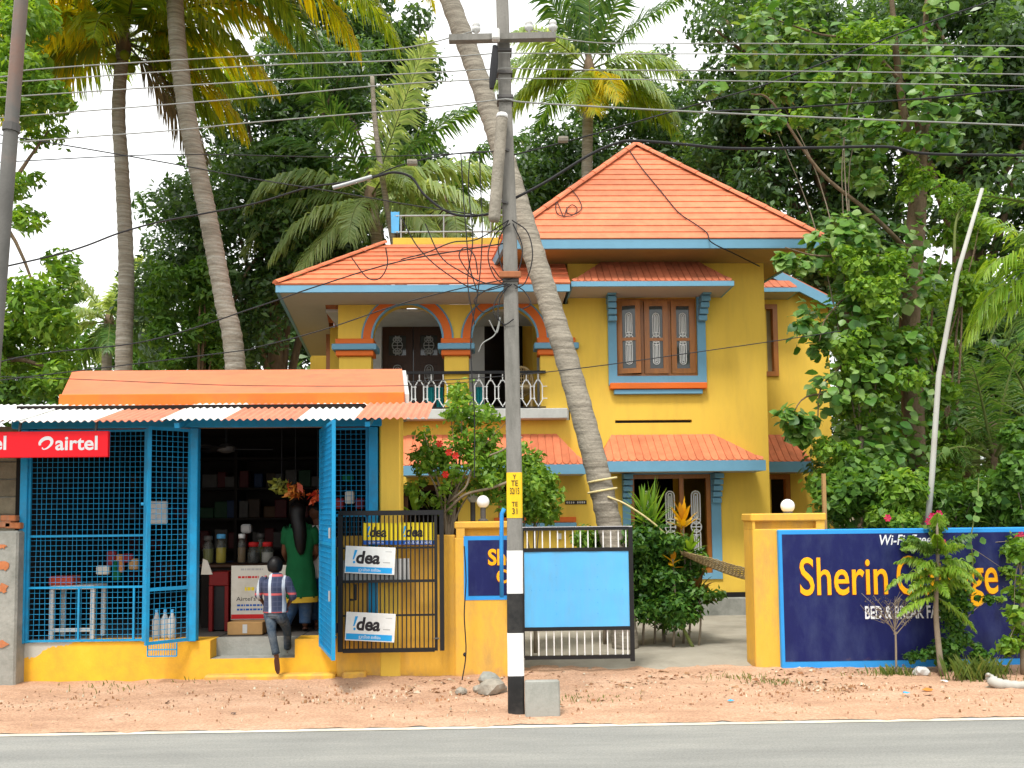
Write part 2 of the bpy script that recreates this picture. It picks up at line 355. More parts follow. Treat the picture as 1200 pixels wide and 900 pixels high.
    def build(s, name, mats, parent=None, smooth=False, fix=True):
        me = bpy.data.meshes.new(name)
        o = ORG.get(parent.name, Vector()) if parent else Vector()
        if parent is None or o.length == 0: vs = s.v
        else: vs = [(a - o.x, b - o.y, c - o.z) for a, b, c in s.v]
        me.from_pydata(vs, [], s.f)
        mats = mats if isinstance(mats, (list, tuple)) else [mats]
        for m in mats: me.materials.append(m)
        if len(mats) > 1: me.polygons.foreach_set('material_index', s.m)
        if fix:
            bm = bmesh.new(); bm.from_mesh(me); bmesh.ops.recalc_face_normals(bm, faces=bm.faces); bm.to_mesh(me); bm.free()
        if smooth: me.polygons.foreach_set('use_smooth', [True] * len(me.polygons))
        me.update()
        ob = bpy.data.objects.new(name, me); COL.objects.link(ob)
        if parent:
            ob.parent = parent; ORG[ob.name] = o.copy()
        else: ORG[ob.name] = Vector()
        return ob
def tag(o, label=None, cat=None, group=None, kind=None):
    if label: o['label'] = label
    if cat: o['category'] = cat
    if group: o['group'] = group
    if kind: o['kind'] = kind
    return o
def thing(name, label, cat, loc, group=None):
    o = bpy.data.objects.new(name, None); COL.objects.link(o); o.location = loc
    o.empty_display_size = .2
    ORG[o.name] = Vector(loc); return tag(o, label, cat, group)
def piece(name, mesh, parent, mtx):
    """one more object on shared mesh data, placed at a world matrix"""
    ob = bpy.data.objects.new(name, mesh); COL.objects.link(ob)
    if parent:
        o = ORG.get(parent.name, Vector()); ob.parent = parent; ORG[ob.name] = o.copy()
        ob.matrix_local = Matrix.Translation(-o) @ mtx
    else: ob.matrix_world = mtx
    return ob
def meshof(mb, name, mats, smooth=False):
    ob = mb.build(name, mats, None, smooth); me = ob.data; bpy.data.objects.remove(ob); return me
def arrmesh(name, V, F, mats, parent=None, smooth=False, idx=None):
    """numpy vertices and quads"""
    me = bpy.data.meshes.new(name); o = ORG.get(parent.name, Vector()) if parent else Vector()
    V = np.asarray(V, dtype=np.float32) - np.array(o, dtype=np.float32); F = np.asarray(F, dtype=np.int32)
    k = F.shape[1]
    me.vertices.add(len(V)); me.vertices.foreach_set('co', V.ravel())
    me.loops.add(F.size); me.loops.foreach_set('vertex_index', F.ravel())
    me.polygons.add(len(F)); me.polygons.foreach_set('loop_start', np.arange(len(F), dtype=np.int32) * k)
    mats = mats if isinstance(mats, (list, tuple)) else [mats]
    for m in mats: me.materials.append(m)
    if idx is not None: me.polygons.foreach_set('material_index', np.asarray(idx, dtype=np.int32))
    if smooth: me.polygons.foreach_set('use_smooth', np.ones(len(F), dtype=bool))
    me.update(calc_edges=True)
    ob = bpy.data.objects.new(name, me); COL.objects.link(ob)
    if parent: ob.parent = parent; ORG[ob.name] = o.copy()
    return ob
def spline(pts, n=8):
    """Catmull-Rom through points"""
    pts = [Vector(p) for p in pts]; out = []
    q = [pts[0] * 2 - pts[1]] + pts + [pts[-1] * 2 - pts[-2]]
    for i in range(1, len(q) - 2):
        for k in range(n):
            t = k / n; a, b, c, d = q[i - 1], q[i], q[i + 1], q[i + 2]
            out.append(.5 * ((2 * b) + (c - a) * t + (2 * a - 5 * b + 4 * c - d) * t * t + (3 * b - a - 3 * c + d) * t ** 3))
    out.append(pts[-1]); return out

# ------------------------------------------------------------------ lettering
def text_mesh(txt, bold=0.0, shear=0.0, spacing=1.0):
    cu = bpy.data.curves.new('lettering', 'FONT'); cu.body = txt; cu.align_x = 'LEFT'; cu.offset = bold; cu.shear = shear
    cu.space_character = spacing; cu.resolution_u = 4
    ob = bpy.data.objects.new('lettering', cu); COL.objects.link(ob)
    dg = bpy.context.evaluated_depsgraph_get(); me = bpy.data.meshes.new_from_object(ob.evaluated_get(dg))
    bpy.data.objects.remove(ob); bpy.data.curves.remove(cu)
    return me
def lettering(txt, x0, x1, z0, z1, y, m, parent, bold=0.0, shear=0.0, name='lettering', thick=.002, spacing=1.0, rot=None, org=None):
    """text fitted to the rectangle x0..x1, z0..z1 of the plane y, facing -y; rot/org turn the result"""
    me = text_mesh(txt, bold, shear, spacing)
    co = np.empty(len(me.vertices) * 3, dtype=np.float32); me.vertices.foreach_get('co', co); co = co.reshape(-1, 3)
    mn, mx = co.min(0), co.max(0); wd = np.maximum(mx - mn, 1e-6)
    V = [Vector((x0 + (c[0] - mn[0]) / wd[0] * (x1 - x0), y, z0 + (c[1] - mn[1]) / wd[1] * (z1 - z0))) for c in co]
    if rot is not None: V = [rot @ p for p in V]
    fs = [tuple(p.vertices) for p in me.polygons]
    bpy.data.meshes.remove(me)
    mb = MB(); mb.add(V, fs)
    ob = mb.build(name, m, parent, fix=False)
    return ob
# ------------------------------------------------------------------ ground, road, verge, yard
def asphalt():
    m, n, b, out = newmat('worn_asphalt')
    t = texn(n, 1.0, 9, .75, (.3, 1.9, 1)); r = ramp(n, [(.3, (.175, .175, .165)), (.5, (.225, .225, .21)), (.72, (.30, .295, .27))]); lk(n, t.outputs[0], r.inputs[0])
    t2 = texn(n, 55, 5, .8); r2 = ramp(n, [(.32, (.72, .72, .72)), (.68, (1.25, 1.25, 1.22))]); lk(n, t2.outputs[0], r2.inputs[0])
    mx = n.nodes.new('ShaderNodeMix'); mx.data_type = 'RGBA'; mx.blend_type = 'MULTIPLY'; mx.inputs[0].default_value = 1
    lk(n, r.outputs[0], mx.inputs[6]); lk(n, r2.outputs[0], mx.inputs[7]); lk(n, mx.outputs[2], b.inputs['Base Color'])
    b.inputs['Roughness'].default_value = .85; bump(n, b, t2.outputs[0], .5, .006); return m
def soilmat():
    m, n, b, out = newmat('red_soil')
    t = texn(n, 1.6, 8, .72, (.6, 1.3, 1)); r = ramp(n, [(.25, (.36, .22, .145)), (.5, (.52, .33, .22)), (.75, (.62, .43, .31))]); lk(n, t.outputs[0], r.inputs[0])
    t2 = texn(n, 45, 5, .75); r2 = ramp(n, [(.32, (.62, .58, .55)), (.6, (1.12, 1.1, 1.08))]); lk(n, t2.outputs[0], r2.inputs[0])
    mx = n.nodes.new('ShaderNodeMix'); mx.data_type = 'RGBA'; mx.blend_type = 'MULTIPLY'; mx.inputs[0].default_value = 1
    lk(n, r.outputs[0], mx.inputs[6]); lk(n, r2.outputs[0], mx.inputs[7]); lk(n, mx.outputs[2], b.inputs['Base Color'])
    b.inputs['Roughness'].default_value = .95; b.inputs['Specular IOR Level'].default_value = .1
    bump(n, b, t2.outputs[0], .7, .02); return m
M['asphalt'] = asphalt(); M['soil'] = soilmat()
M['yard'] = mat('yard_concrete', (.34, .31, .25), .9, .14, 1.5, (.17, .15, .11), .6, 1.4, bmp=.4, bscale=30, bdist=.01)
M['farsoil'] = mat('garden_soil', (.11, .075, .04), .95, .3, 2, (.05, .06, .02), .6, 1)
M['roadline'] = mat('worn_white_line', (.66, .62, .50), .8, .1, 9, (.32, .27, .21), .85, 5, (.4, 1, 1), bmp=0)
mb = MB(); mb.add([(-400, -60, -.03), (400, -60, -.03), (400, 700, -.03), (-400, 700, -.03)], [(0, 1, 2, 3)])
tag(mb.build('ground', M['farsoil'], fix=False), kind='structure')
mb = MB(); mb.add([(-120, -6, 0), (120, -6, 0), (120, 7.5, 0), (-120, 7.5, 0)], [(0, 1, 2, 3)])
tag(mb.build('road', M['asphalt'], fix=False), kind='structure')
mb = MB(); mb.add([(-120, 7.315, .004), (120, 7.315, .004), (120, 7.395, .004), (-120, 7.395, .004)], [(0, 1, 2, 3)])
tag(mb.build('road_edge_line', M['roadline'], fix=False), kind='structure')
# the verge: a fine uneven sheet from the road edge to the walls
NX, NY = 420, 70
xs = np.linspace(-14, 14, NX); ys = np.linspace(0, 1, NY)
V = []
for j in range(NY):
    for i in range(NX):
        x = xs[i]
        y0 = 7.405 + .05 * noise.noise((x * 1.3, 0, 3)) + .06 * noise.noise((x * 6, 1, 3)) + .04 * noise.noise((x * 19, 1, 3))
        y = y0 + (10.15 - y0) * ys[j]
        edge = min(1, (y - y0) / .35)
        z = .006 + edge * (.014 + .022 * noise.noise((x * .9, y * 1.2, 0)) + .02 * noise.noise((x * 4, y * 4, 5)) + .008 * noise.noise((x * 15, y * 15, 9)))
        wall = max(0, 1 - abs(y - 9.55) / .35); z += .012 * wall * (1 + noise.noise((x * 2, 4, 4))) * (0 if x > -.05 else 1)
        V.append((x, y, max(z, .006)))
F = [(j * NX + i, j * NX + i + 1, (j + 1) * NX + i + 1, (j + 1) * NX + i) for j in range(NY - 1) for i in range(NX - 1)]
tag(arrmesh('verge', V, F, M['soil'], smooth=True), kind='structure')
def verge_z(x, y): return .022 + .022 * noise.noise((x * .9, y * 1.2, 0))
NX2, NY2 = 60, 40
V = [(x, y, .055 + .012 * noise.noise((x, y, 2)) - max(0, (10.4 - y)) * .09) for y in np.linspace(9.86, 17.5, NY2) for x in np.linspace(-7, 9, NX2)]
F = [(j * NX2 + i, j * NX2 + i + 1, (j + 1) * NX2 + i + 1, (j + 1) * NX2 + i) for j in range(NY2 - 1) for i in range(NX2 - 1)]
tag(arrmesh('yard', V, F, M['yard'], smooth=True), kind='structure')

# ------------------------------------------------------------------ the house
HY = 14.75
EY = 13.85                                     # front edge of the eaves
def hx(u, v=500): return X(u, HY, v)
def hz(v, u=650): return Z(v, HY, u)
house = thing('house', 'two storey yellow house with orange tiled roofs, blue trim and an arched balcony', 'house', (hx(780), HY, 0))
def wall_holes(mb, x0, x1, z0, z1, y0, y1, holes, mi=0):
    """a wall with rectangular openings and their reveals"""
    xs = sorted({x0, x1, *[h[0] for h in holes], *[h[1] for h in holes]}); zs = sorted({z0, z1, *[h[2] for h in holes], *[h[3] for h in holes]})
    xs = [x for x in xs if x0 <= x <= x1]; zs = [z for z in zs if z0 <= z <= z1]
    def solid(i, j):
        if i < 0 or j < 0 or i >= len(xs) - 1 or j >= len(zs) - 1: return False
        cx, cz = (xs[i] + xs[i + 1]) / 2, (zs[j] + zs[j + 1]) / 2
        return not any(h[0] < cx < h[1] and h[2] < cz < h[3] for h in holes)
    for i in range(len(xs) - 1):
        for j in range(len(zs) - 1):
            if not solid(i, j): continue
            a, b, c, d = xs[i], xs[i + 1], zs[j], zs[j + 1]
            mb.add([(a, y0, c), (b, y0, c), (b, y0, d), (a, y0, d)], [(0, 1, 2, 3)], mi)
            mb.add([(a, y1, c), (a, y1, d), (b, y1, d), (b, y1, c)], [(0, 1, 2, 3)], mi)
            if not solid(i - 1, j): mb.add([(a, y0, c), (a, y0, d), (a, y1, d), (a, y1, c)], [(0, 1, 2, 3)], mi)
            if not solid(i + 1, j): mb.add([(b, y0, c), (b, y1, c), (b, y1, d), (b, y0, d)], [(0, 1, 2, 3)], mi)
            if not solid(i, j - 1): mb.add([(a, y0, c), (a, y1, c), (b, y1, c), (b, y0, c)], [(0, 1, 2, 3)], mi)
            if not solid(i, j + 1): mb.add([(a, y0, d), (b, y0, d), (b, y1, d), (a, y1, d)], [(0, 1, 2, 3)], mi)
xL, xM, xR = hx(396), hx(668), hx(900)
zE = Z(290, EY, 780); zEb = Z(341, EY, 500)            # soffit heights: main, balcony
zPl = hz(696, 800); zSl0, zSl1 = hz(493, 560), hz(481, 560)
w1 = (hx(724), hx(819), hz(441, 770), hz(349, 770)); w2 = (hx(737), hx(831), hz(672, 770), hz(556, 770))
d1 = (hx(470), hx(536), zPl, hz(568, 500)); w3 = (hx(583), hx(640), hz(612, 610), hz(560, 610))
vent = (hx(721), hx(811), hz(495.5, 770), hz(492, 770))
mb = MB(); wall_holes(mb, xM, xR, zPl, zE, HY, HY + .24, [w1, w2, vent])
mb.build('wall', M['yellow'], house, fix=False)
mb = MB(); wall_holes(mb, xL - .2, xM, zPl, zSl0, HY + .0, HY + .24, [d1, w3])
mb.build('wall', M['yellow'], house, fix=False)
# depth of the house drifts to the left with distance
def skew(x, y): return x - .138 * (y - HY)
def sidewall(x, y0, y1, z0, z1, t=.22):
    mb = MB(); a, b = skew(x, y0), skew(x, y1)
    mb.add([(a, y0, z0), (a + t, y0, z0), (b + t, y1, z0), (b, y1, z0), (a, y0, z1), (a + t, y0, z1), (b + t, y1, z1), (b, y1, z1)],
           [(0, 3, 2, 1), (4, 5, 6, 7), (0, 1, 5, 4), (1, 2, 6, 5), (2, 3, 7, 6), (3, 0, 4, 7)])
    return mb.build('wall', M['yellow'], house)
sidewall(xR - .223, HY + .243, 20.5, zPl, zE); sidewall(xM - .3, HY + 1.6, 20.5, zSl1 + .01, zE)
sidewall(xL - .2, HY + 1.75, 20.5, zPl, zEb); sidewall(xL - .2, HY + .243, HY + 1.74, zPl, zSl0)
mb = MB(); mb.box(xL - 1.6, xR - .9, 20.51, 20.7, zPl, zE); mb.build('wall', M['yellow'], house)
# rooms behind the openings
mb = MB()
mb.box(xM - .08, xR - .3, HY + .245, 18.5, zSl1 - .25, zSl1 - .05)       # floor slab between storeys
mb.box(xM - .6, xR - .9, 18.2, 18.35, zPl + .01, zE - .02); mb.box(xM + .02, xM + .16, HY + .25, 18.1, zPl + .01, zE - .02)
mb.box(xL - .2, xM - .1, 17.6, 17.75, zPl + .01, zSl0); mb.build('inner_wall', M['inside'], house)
# arched balcony
zS = hz(397, 520); caps = (hz(397, 520), hz(403.5, 520), hz(410.5, 520), hz(417, 520))
arches = [(hx(478), .59), (hx(592.5), .555)]
mb = MB(); band_meshes = []
edges_x = [xL]
for cx, r in arches: edges_x += [cx - r, cx + r]
edges_x.append(xM)
for i in range(0, len(edges_x), 2):
    mb.box(edges_x[i], edges_x[i + 1], HY, HY + .26, zS, zEb)
for cx, r in arches:
    k = 20
    for i in range(k):
        a0, a1 = math.pi - math.pi * i / k, math.pi - math.pi * (i + 1) / k
        p0, p1 = (cx + r * math.cos(a0), zS + r * math.sin(a0)), (cx + r * math.cos(a1), zS + r * math.sin(a1))
        for y in (HY, HY + .26):
            mb.add([(p0[0], y, p0[1]), (p1[0], y, p1[1]), (p1[0], y, zEb), (p0[0], y, zEb)], [(0, 1, 2, 3)])
        mb.add([(p0[0], HY, p0[1]), (p1[0], HY, p1[1]), (p1[0], HY + .26, p1[1]), (p0[0], HY + .26, p0[1])], [(0, 1, 2, 3)])
mb.build('arcade_wall', M['yellow'], house, fix=False)
for cx, r in arches:
    for mname, ra, rb, pr in (('orange', r + .012, r + .145, .035), ('blue', r - .02, r + .012, .045), ('blue', r + .145, r + .175, .02)):
        mb = MB(); k = 28
        for i in range(k):
            a0, a1 = math.pi - math.pi * i / k, math.pi - math.pi * (i + 1) / k
            c = [(cx + q * math.cos(a), zS + q * math.sin(a)) for q, a in ((ra, a0), (rb, a0), (rb, a1), (ra, a1))]
            mb.add([(x, HY - pr, z) for x, z in c], [(0, 1, 2, 3)])
            for m_, n_ in ((1, 2), (3, 0)):
                mb.add([(c[m_][0], HY - pr, c[m_][1]), (c[n_][0], HY - pr, c[n_][1]), (c[n_][0], HY + .004, c[n_][1]), (c[m_][0], HY + .004, c[m_][1])], [(0, 1, 2, 3)])
        mb.build('arch_band', M[mname], house, fix=False)
for u0, u1 in ((397, 435), (521, 550), (634, 668)):
    a, b = hx(u0), hx(u1) if u0 < 630 else hx(672)
    mb = MB(); mb.bev(a, b if u0 < 630 else xM, HY + .004, HY + .255, zSl1, caps[3], .008); mb.build('pillar', M['yellow'], house)
    for i, (mn, gr) in enumerate((('orange', .05), ('blue', .10), ('orange', .045))):
        mb = MB(); mb.bev(a - gr, b + gr, HY - gr - .02, HY + .25 + (gr if u0 < 630 else -.02), caps[i + 1] + .001, caps[i], .01); mb.build('pillar_band', M[mn], house)
mb = MB(); mb.bev(xL - .1, hx(664), HY - .26, HY - .002, zSl0, zSl1, .012)
mb.box(xL - .1, xM - .02, HY + .003, HY + 1.85, zSl0 + .003, zSl1 - .004); mb.build('balcony_slab', M['slab'], house)
# balcony back wall, ceiling and its doors
BY = HY + 1.45
def bx(u, v=450): return X(u, BY, v)
def bz(v): return Z(v, BY, 540)
da = (bx(447), bx(521), zSl1, bz(378)); db = (bx(568), bx(630), zSl1, bz(378))
mb = MB(); wall_holes(mb, xL - .2, xM - .08, zSl1, zEb, BY, BY + .15, [da, db]); mb.build('balcony_back_wall', M['offwhite'], house, fix=False)
mb = MB(); mb.box(xL - .25, xM - .1, HY + .262, BY - .003, zEb - .06, zEb - .01); mb.build('balcony_ceiling', M['offwhite'], house)
def grille_tubes(mb, cx, z0, z1, w, y, r=.009):
    """wrought iron motif: two long rounded bars with a ring between them"""
    zc = (z0 + z1) / 2; h = w / 2; rc = w * .62
    def cap(a, b, hw):
        pts = []
        for k in range(9): t = math.pi * k / 8; pts.append((cx + hw * math.cos(t), y, b - hw + hw * math.sin(t)))
        for k in range(9): t = math.pi + math.pi * k / 8; pts.append((cx + hw * math.cos(t), y, a + hw + hw * math.sin(t)))
        mb.tube(pts, r, 5, closed=True)
    cap(zc + rc * .55, z1, h); cap(z0, zc - rc * .55, h); cap(zc + rc * 1.6, z1 - h * .5, h * .45); cap(z0 + h * .5, zc - rc * 1.6, h * .45)
    mb.tube([(cx + rc * math.cos(2 * math.pi * k / 18), y, zc + rc * math.sin(2 * math.pi * k / 18)) for k in range(18)], r, 5, closed=True)
    mb.tube([(cx, y, z0 + h), (cx, y, z1 - h)], r, 5)
    for z in (zc + rc * 1.5, zc - rc * 1.5): mb.tube([(cx - h, y, z), (cx + h, y, z)], r, 5)
    mb.tube([(cx - rc, y, zc), (cx + rc, y, zc)], r, 5)
dr = MB(); x0, x1, z0, z1 = da
for i in range(2):
    a = x0 + (x1 - x0) * i / 2; b = x0 + (x1 - x0) * (i + 1) / 2
    wall_holes(dr, a + .01, b - .01, z0 + .02, z1 - .02, BY + .05, BY + .09, [(a + .13, b - .13, z0 + 1.2, z1 - .22), (a + .13, b - .13, z0 + .2, z0 + 1.05)])
    wall_holes(dr, a + .13, b - .13, z0 + .2, z0 + 1.05, BY + .06, BY + .075, [])
door = dr.build('door', M['darkwood'], house, fix=False)
gm = MB()
for i in range(2):
    c = x0 + (x1 - x0) * (i + .5) / 2
    for za_, zb2 in ((z0 + 1.22, z1 - .25), (z0 + .25, z0 + 1.02)): gm = MB(); grille_tubes(gm, c, za_, zb2, .15, BY + .04); gm.build('grille', M['steel'], door)
mb = MB(); mb.box(x0 + .02, x1 - .02, BY + .10, BY + .105, z0 + .03, z1 - .03); mb.build('pane', M['glass'], door)
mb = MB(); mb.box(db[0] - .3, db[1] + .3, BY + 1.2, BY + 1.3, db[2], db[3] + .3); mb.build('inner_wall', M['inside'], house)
# the balcony railing
rl = MB(); zr = hz(437, 560)
rl.bar((xL, HY - .05, zr), (hx(640), HY - .05, zr), .045); rl.bar((xL, HY - .05, hz(478, 560)), (hx(640), HY - .05, hz(478, 560)), .02)
railing = rl.build('railing', M['black'], house)
hb = MB(); zt, zb = hz(446, 560), hz(475.5, 560); w = .068
for s in (-1, 1):
    hb.tube([(s * w * .25, 0, zt), (s * w, 0, zt - .09), (s * w, 0, zb + .09), (s * w * .2, 0, zb)], .011, 5)
hb.tube([(0, 0, zt - .02), (0, 0, zt + .10)], .010, 5); hb.tube([(0, 0, zb), (0, 0, zb - .03)], .011, 5)
hb.tube([(w, 0, zt - .11), (w + .08, 0, zt - .11)], .008, 5); hb.tube([(w, 0, zb + .11), (w + .08, 0, zb + .11)], .008, 5)
bal = meshof(hb, 'baluster', M['white'])
ux = hx(478)
while ux < hx(636):
    if not (hx(523) < ux < hx(553)): piece('baluster', bal, railing, Matrix.Translation((ux, HY - .05, 0)))
    ux += .196
mb = MB()
for u0, u1 in ((499, 508), (511, 519), (558, 567)):
    q = [(hx(u0) + (hx(u1) - hx(u0)) * k / 8, HY + .15 + .03 * math.sin(k * 2.1), 0) for k in range(9)]
    for k in range(8):
        mb.add([(q[k][0], q[k][1], hz(477, 560)), (q[k + 1][0], q[k + 1][1], hz(477, 560)), (q[k + 1][0], q[k + 1][1], hz(452, 560)), (q[k][0], q[k][1], hz(452, 560))], [(0, 1, 2, 3)])
    ob = mb.build('hanging_cloth', M['teal'], None, smooth=True); mb = MB()
    tag(ob, {499: 'wide teal cloth hung behind the balcony railing of the left arch', 511: 'teal cloth hung next to the balcony middle pillar, left arch', 558: 'teal cloth hung in the left corner of the right balcony arch'}[u0], 'cloth', 'cloths on the balcony')
# cane chair on the balcony
mb = MB(); c = P(611, 447, HY + .55); rr = .20
mb.tube([c + Vector((rr * math.cos(a), 0, rr * 1.25 * math.sin(a))) for a in [2 * math.pi * k / 24 for k in range(24)]], .022, 6, closed=True)
for k in range(-4, 5):
    xx = rr * k / 5; hh = rr * 1.25 * math.sqrt(1 - (k / 5) ** 2); mb.tube([c + Vector((xx, 0, -hh)), c + Vector((xx, 0, hh))], .008, 4)
for k in range(-3, 4):
    zz = rr * 1.25 * k / 4; ww = rr * math.sqrt(1 - (k / 4) ** 2); mb.tube([c + Vector((-ww, .005, zz)), c + Vector((ww, .005, zz))], .008, 4)
ch = thing('cane_chair', 'round backed cane chair standing on the balcony behind the pole', 'chair', (c.x, c.y, zSl1)); mb.build('backrest', M['net'], ch)
mb = MB(); mb.lathe((c.x, c.y - .22, zSl1 + .38), [(.2, 0), (.23, .02), (.23, .06), (.2, .07)], 16); mb.build('seat', M['net'], ch)
for sx, sy in ((-.16, -.36), (.16, -.36), (-.16, -.02), (.16, -.02)):
    mb = MB(); mb.tube([(c.x + sx, c.y + sy, zSl1), (c.x + sx * .9, c.y + sy, zSl1 + .4)], .017, 6); mb.build('leg', M['net'], ch)

# plinth and black skirting
mb = MB(); mb.bev(xL - .3, xR + .05, HY - .07, HY + .2, 0.0, zPl - .06, .02); mb.build('plinth', M['grey'], house)
mb = MB(); mb.box(xL - .3, xR + .03, HY - .045, HY + .2, zPl - .058, zPl + .02); mb.build('skirting', M['black'], house)

# windows
def window(name, hole, sashes, wood, lit_pane, open_angles, yoff=.06):
    x0, x1, z0, z1 = hole
    t = MB(); f = .05
    t.bar((x0 + f / 2, HY + yoff + .03, z0), (x0 + f / 2, HY + yoff + .03, z1), f, .09, up=(0, 1, 0)); t.bar((x1 - f / 2, HY + yoff + .03, z0), (x1 - f / 2, HY + yoff + .03, z1), f, .09, up=(0, 1, 0))
    t.bar((x0 + f, HY + yoff + .03, z1 - f / 2), (x1 - f, HY + yoff + .03, z1 - f / 2), .09, f); t.bar((x0 + f, HY + yoff + .03, z0 + f / 2), (x1 - f, HY + yoff + .03, z0 + f / 2), .09, f)
    for k in range(1, sashes):
        xx = x0 + (x1 - x0) * k / sashes; t.bar((xx, HY + yoff + .035, z0 + f), (xx, HY + yoff + .035, z1 - f), f, .07, up=(0, 1, 0))
    win = t.build(name, wood, house)
    for k in range(sashes):
        a = x0 + (x1 - x0) * k / sashes + .03; b = x0 + (x1 - x0) * (k + 1) / sashes - .03; zz0, zz1 = z0 + .05, z1 - .05
        sm = MB(); zm = zz0 + (zz1 - zz0) * .47; s = .085
        wall_holes(sm, a, b, zz0, zz1, HY + yoff - .035, HY + yoff, [(a + s, b - s, zz0 + s, zm - .025), (a + s, b - s, zm + .025, zz1 - s)])
        g = MB(); grille_tubes(g, (a + b) / 2, zz0 + s + .07, zz1 - s - .12, .105, HY + yoff - .02, .0085)
        p = MB(); p.box(a + s - .01, b - s + .01, HY + yoff - .012, HY + yoff - .006, zz0 + s - .01, zz1 - s + .01)
        piv = Vector((a, HY + yoff, 0)); rot = Matrix.Translation(piv) @ Matrix.Rotation(open_angles[k], 4, 'Z') @ Matrix.Translation(-piv)
        for q in (sm, g, p): q.v = [tuple(rot @ Vector(c)) for c in q.v]
        sm.build('sash', wood, win, fix=False); g.build('grille', M['white'], win)
        if lit_pane: p.build('pane', M['glass'], win)
    return win
window('window', w1, 3, M['brown'], True, (R(-16), R(-4), 0))
# the large lower window is open: dark room behind its grille
x0, x1, z0, z1 = w2; t = MB(); f = .07
for xx in (x0 + f / 2, x1 - f / 2, x0 + (x1 - x0) * .64): t.bar((xx, HY + .06, z0), (xx, HY + .06, z1), f, .1, up=(0, 1, 0))
t.bar((x0 + f, HY + .062, z1 - f / 2), (x1 - f, HY + .062, z1 - f / 2), .098, f); t.bar((x0 + f, HY + .062, z0 + f / 2), (x1 - f, HY + .062, z0 + f / 2), .098, f)
win = t.build('window', M['brown'], house)
for c in (.2, .5, .82): g = MB(); grille_tubes(g, x0 + (x1 - x0) * c, z0 + .16, z1 - .28, .14, HY + .05, .012); g.build('grille', M['white'], win)
mb = MB(); wall_holes(mb, x0 - .13, x1 + .16, z0 - .1, z1 + .05, HY - .03, HY + .02, [w2]); mb.build('window_surround', M['blue'], house, fix=False)
for cxx in (x0 - .065, x1 + .08):
    for k in range(5):
        mb = MB(); d = .26 - .045 * k; mb.bev(cxx - .075, cxx + .075, HY - .03 - d, HY - .031, z1 + .0 - .1 * (k + 1) + .02, z1 - .1 * k, .006); mb.build('bracket_step', M['blue'], house)
x0, x1, z0, z1 = w3; t = MB()
for xx in (x0 + .03, x1 - .03, (x0 + x1) / 2): t.bar((xx, HY + .06, z0), (xx, HY + .06, z1), .06, .08, up=(0, 1, 0))
t.bar((x0 + .06, HY + .06, z1 - .03), (x1 - .06, HY + .06, z1 - .03), .078, .06)
win = t.build('window', M['brown'], house)
for c in (.25, .75): g = MB(); grille_tubes(g, x0 + (x1 - x0) * c, z0 + .05, z1 - .05, .1, HY + .05, .009); g.build('grille', M['white'], win)
for mn, za, zb_, pr in (('orange', hz(606, 640), hz(612.5, 640), .10), ('blue', hz(612.7, 640), hz(619, 640), .15)):
    mb = MB(); mb.bev(hx(578), hx(673), HY - pr, HY - .002, zb_, za, .008); mb.build('window_sill', M[mn], house)
mb = MB(); t0, t1, z0, z1 = d1; wall_holes(mb, t0, t1, z0, z1, HY + .12, HY + .16, [(t0 + .1, t1 - .1, z0 + .1, z1 - .1)]); mb.build('door_frame', M['darkwood'], house, fix=False)
# surround and brackets of the upper window
x0, x1, z0, z1 = w1
mb = MB(); wall_holes(mb, x0 - .14, x1 + .14, z0 - .155, z1 + .10, HY - .05, HY + .02, [(x0, x1, z0, z1 + .2)]); mb.build('window_surround', M['blue'], house, fix=False)
for sgn, cxx in ((-1, x0 - .07), (1, x1 + .07)):
    for k in range(6):
        mb = MB(); d = .36 - .05 * k; zz = z1 + .16 - .098 * k; cw = .072 + .0 * k
        off = sgn * (.045 - .008 * k); mb.bev(cxx - cw + off, cxx + cw + off, HY - .05 - d, HY - .051, zz - .088, zz, .008); mb.build('bracket_step', M['blue'], house)
for mn, za, zb_, grow, pr in (('orange', 449.5, 456.5, .13, .12), ('blue', 457, 462.5, .06, .09)):
    mb = MB(); mb.bev(x0 - grow, x1 + grow, HY - pr, HY - .003, hz(zb_, 770), hz(za, 770), .008); mb.build('window_sill', M[mn], house)
mb = MB(); mb.box(vent[0], vent[1], HY + .1, HY + .12, vent[2] - .02, vent[3] + .02); mb.build('vent_slot', M['black'], house)
# small name plate by the corner
mb = MB(); mb.bev(hx(661), hx(686), HY - .02, HY - .001, hz(591, 670), hz(586.5, 670), .004); np_ = mb.build('name_plate', M['ink'], house)
mb = MB()
for k in range(9):
    if k != 4: mb.box(hx(662.5 + 2.5 * k), hx(664 + 2.5 * k), HY - .022, HY - .0205, hz(590, 670), hz(587.7, 670))
mb.build('lettering', M['paperwhite'], np_)
mb = MB(); mb.bev(hx(652), hx(656), HY - .03, HY - .001, hz(632, 655), hz(625, 655), .004); mb.build('switch_box', M['white'], house)

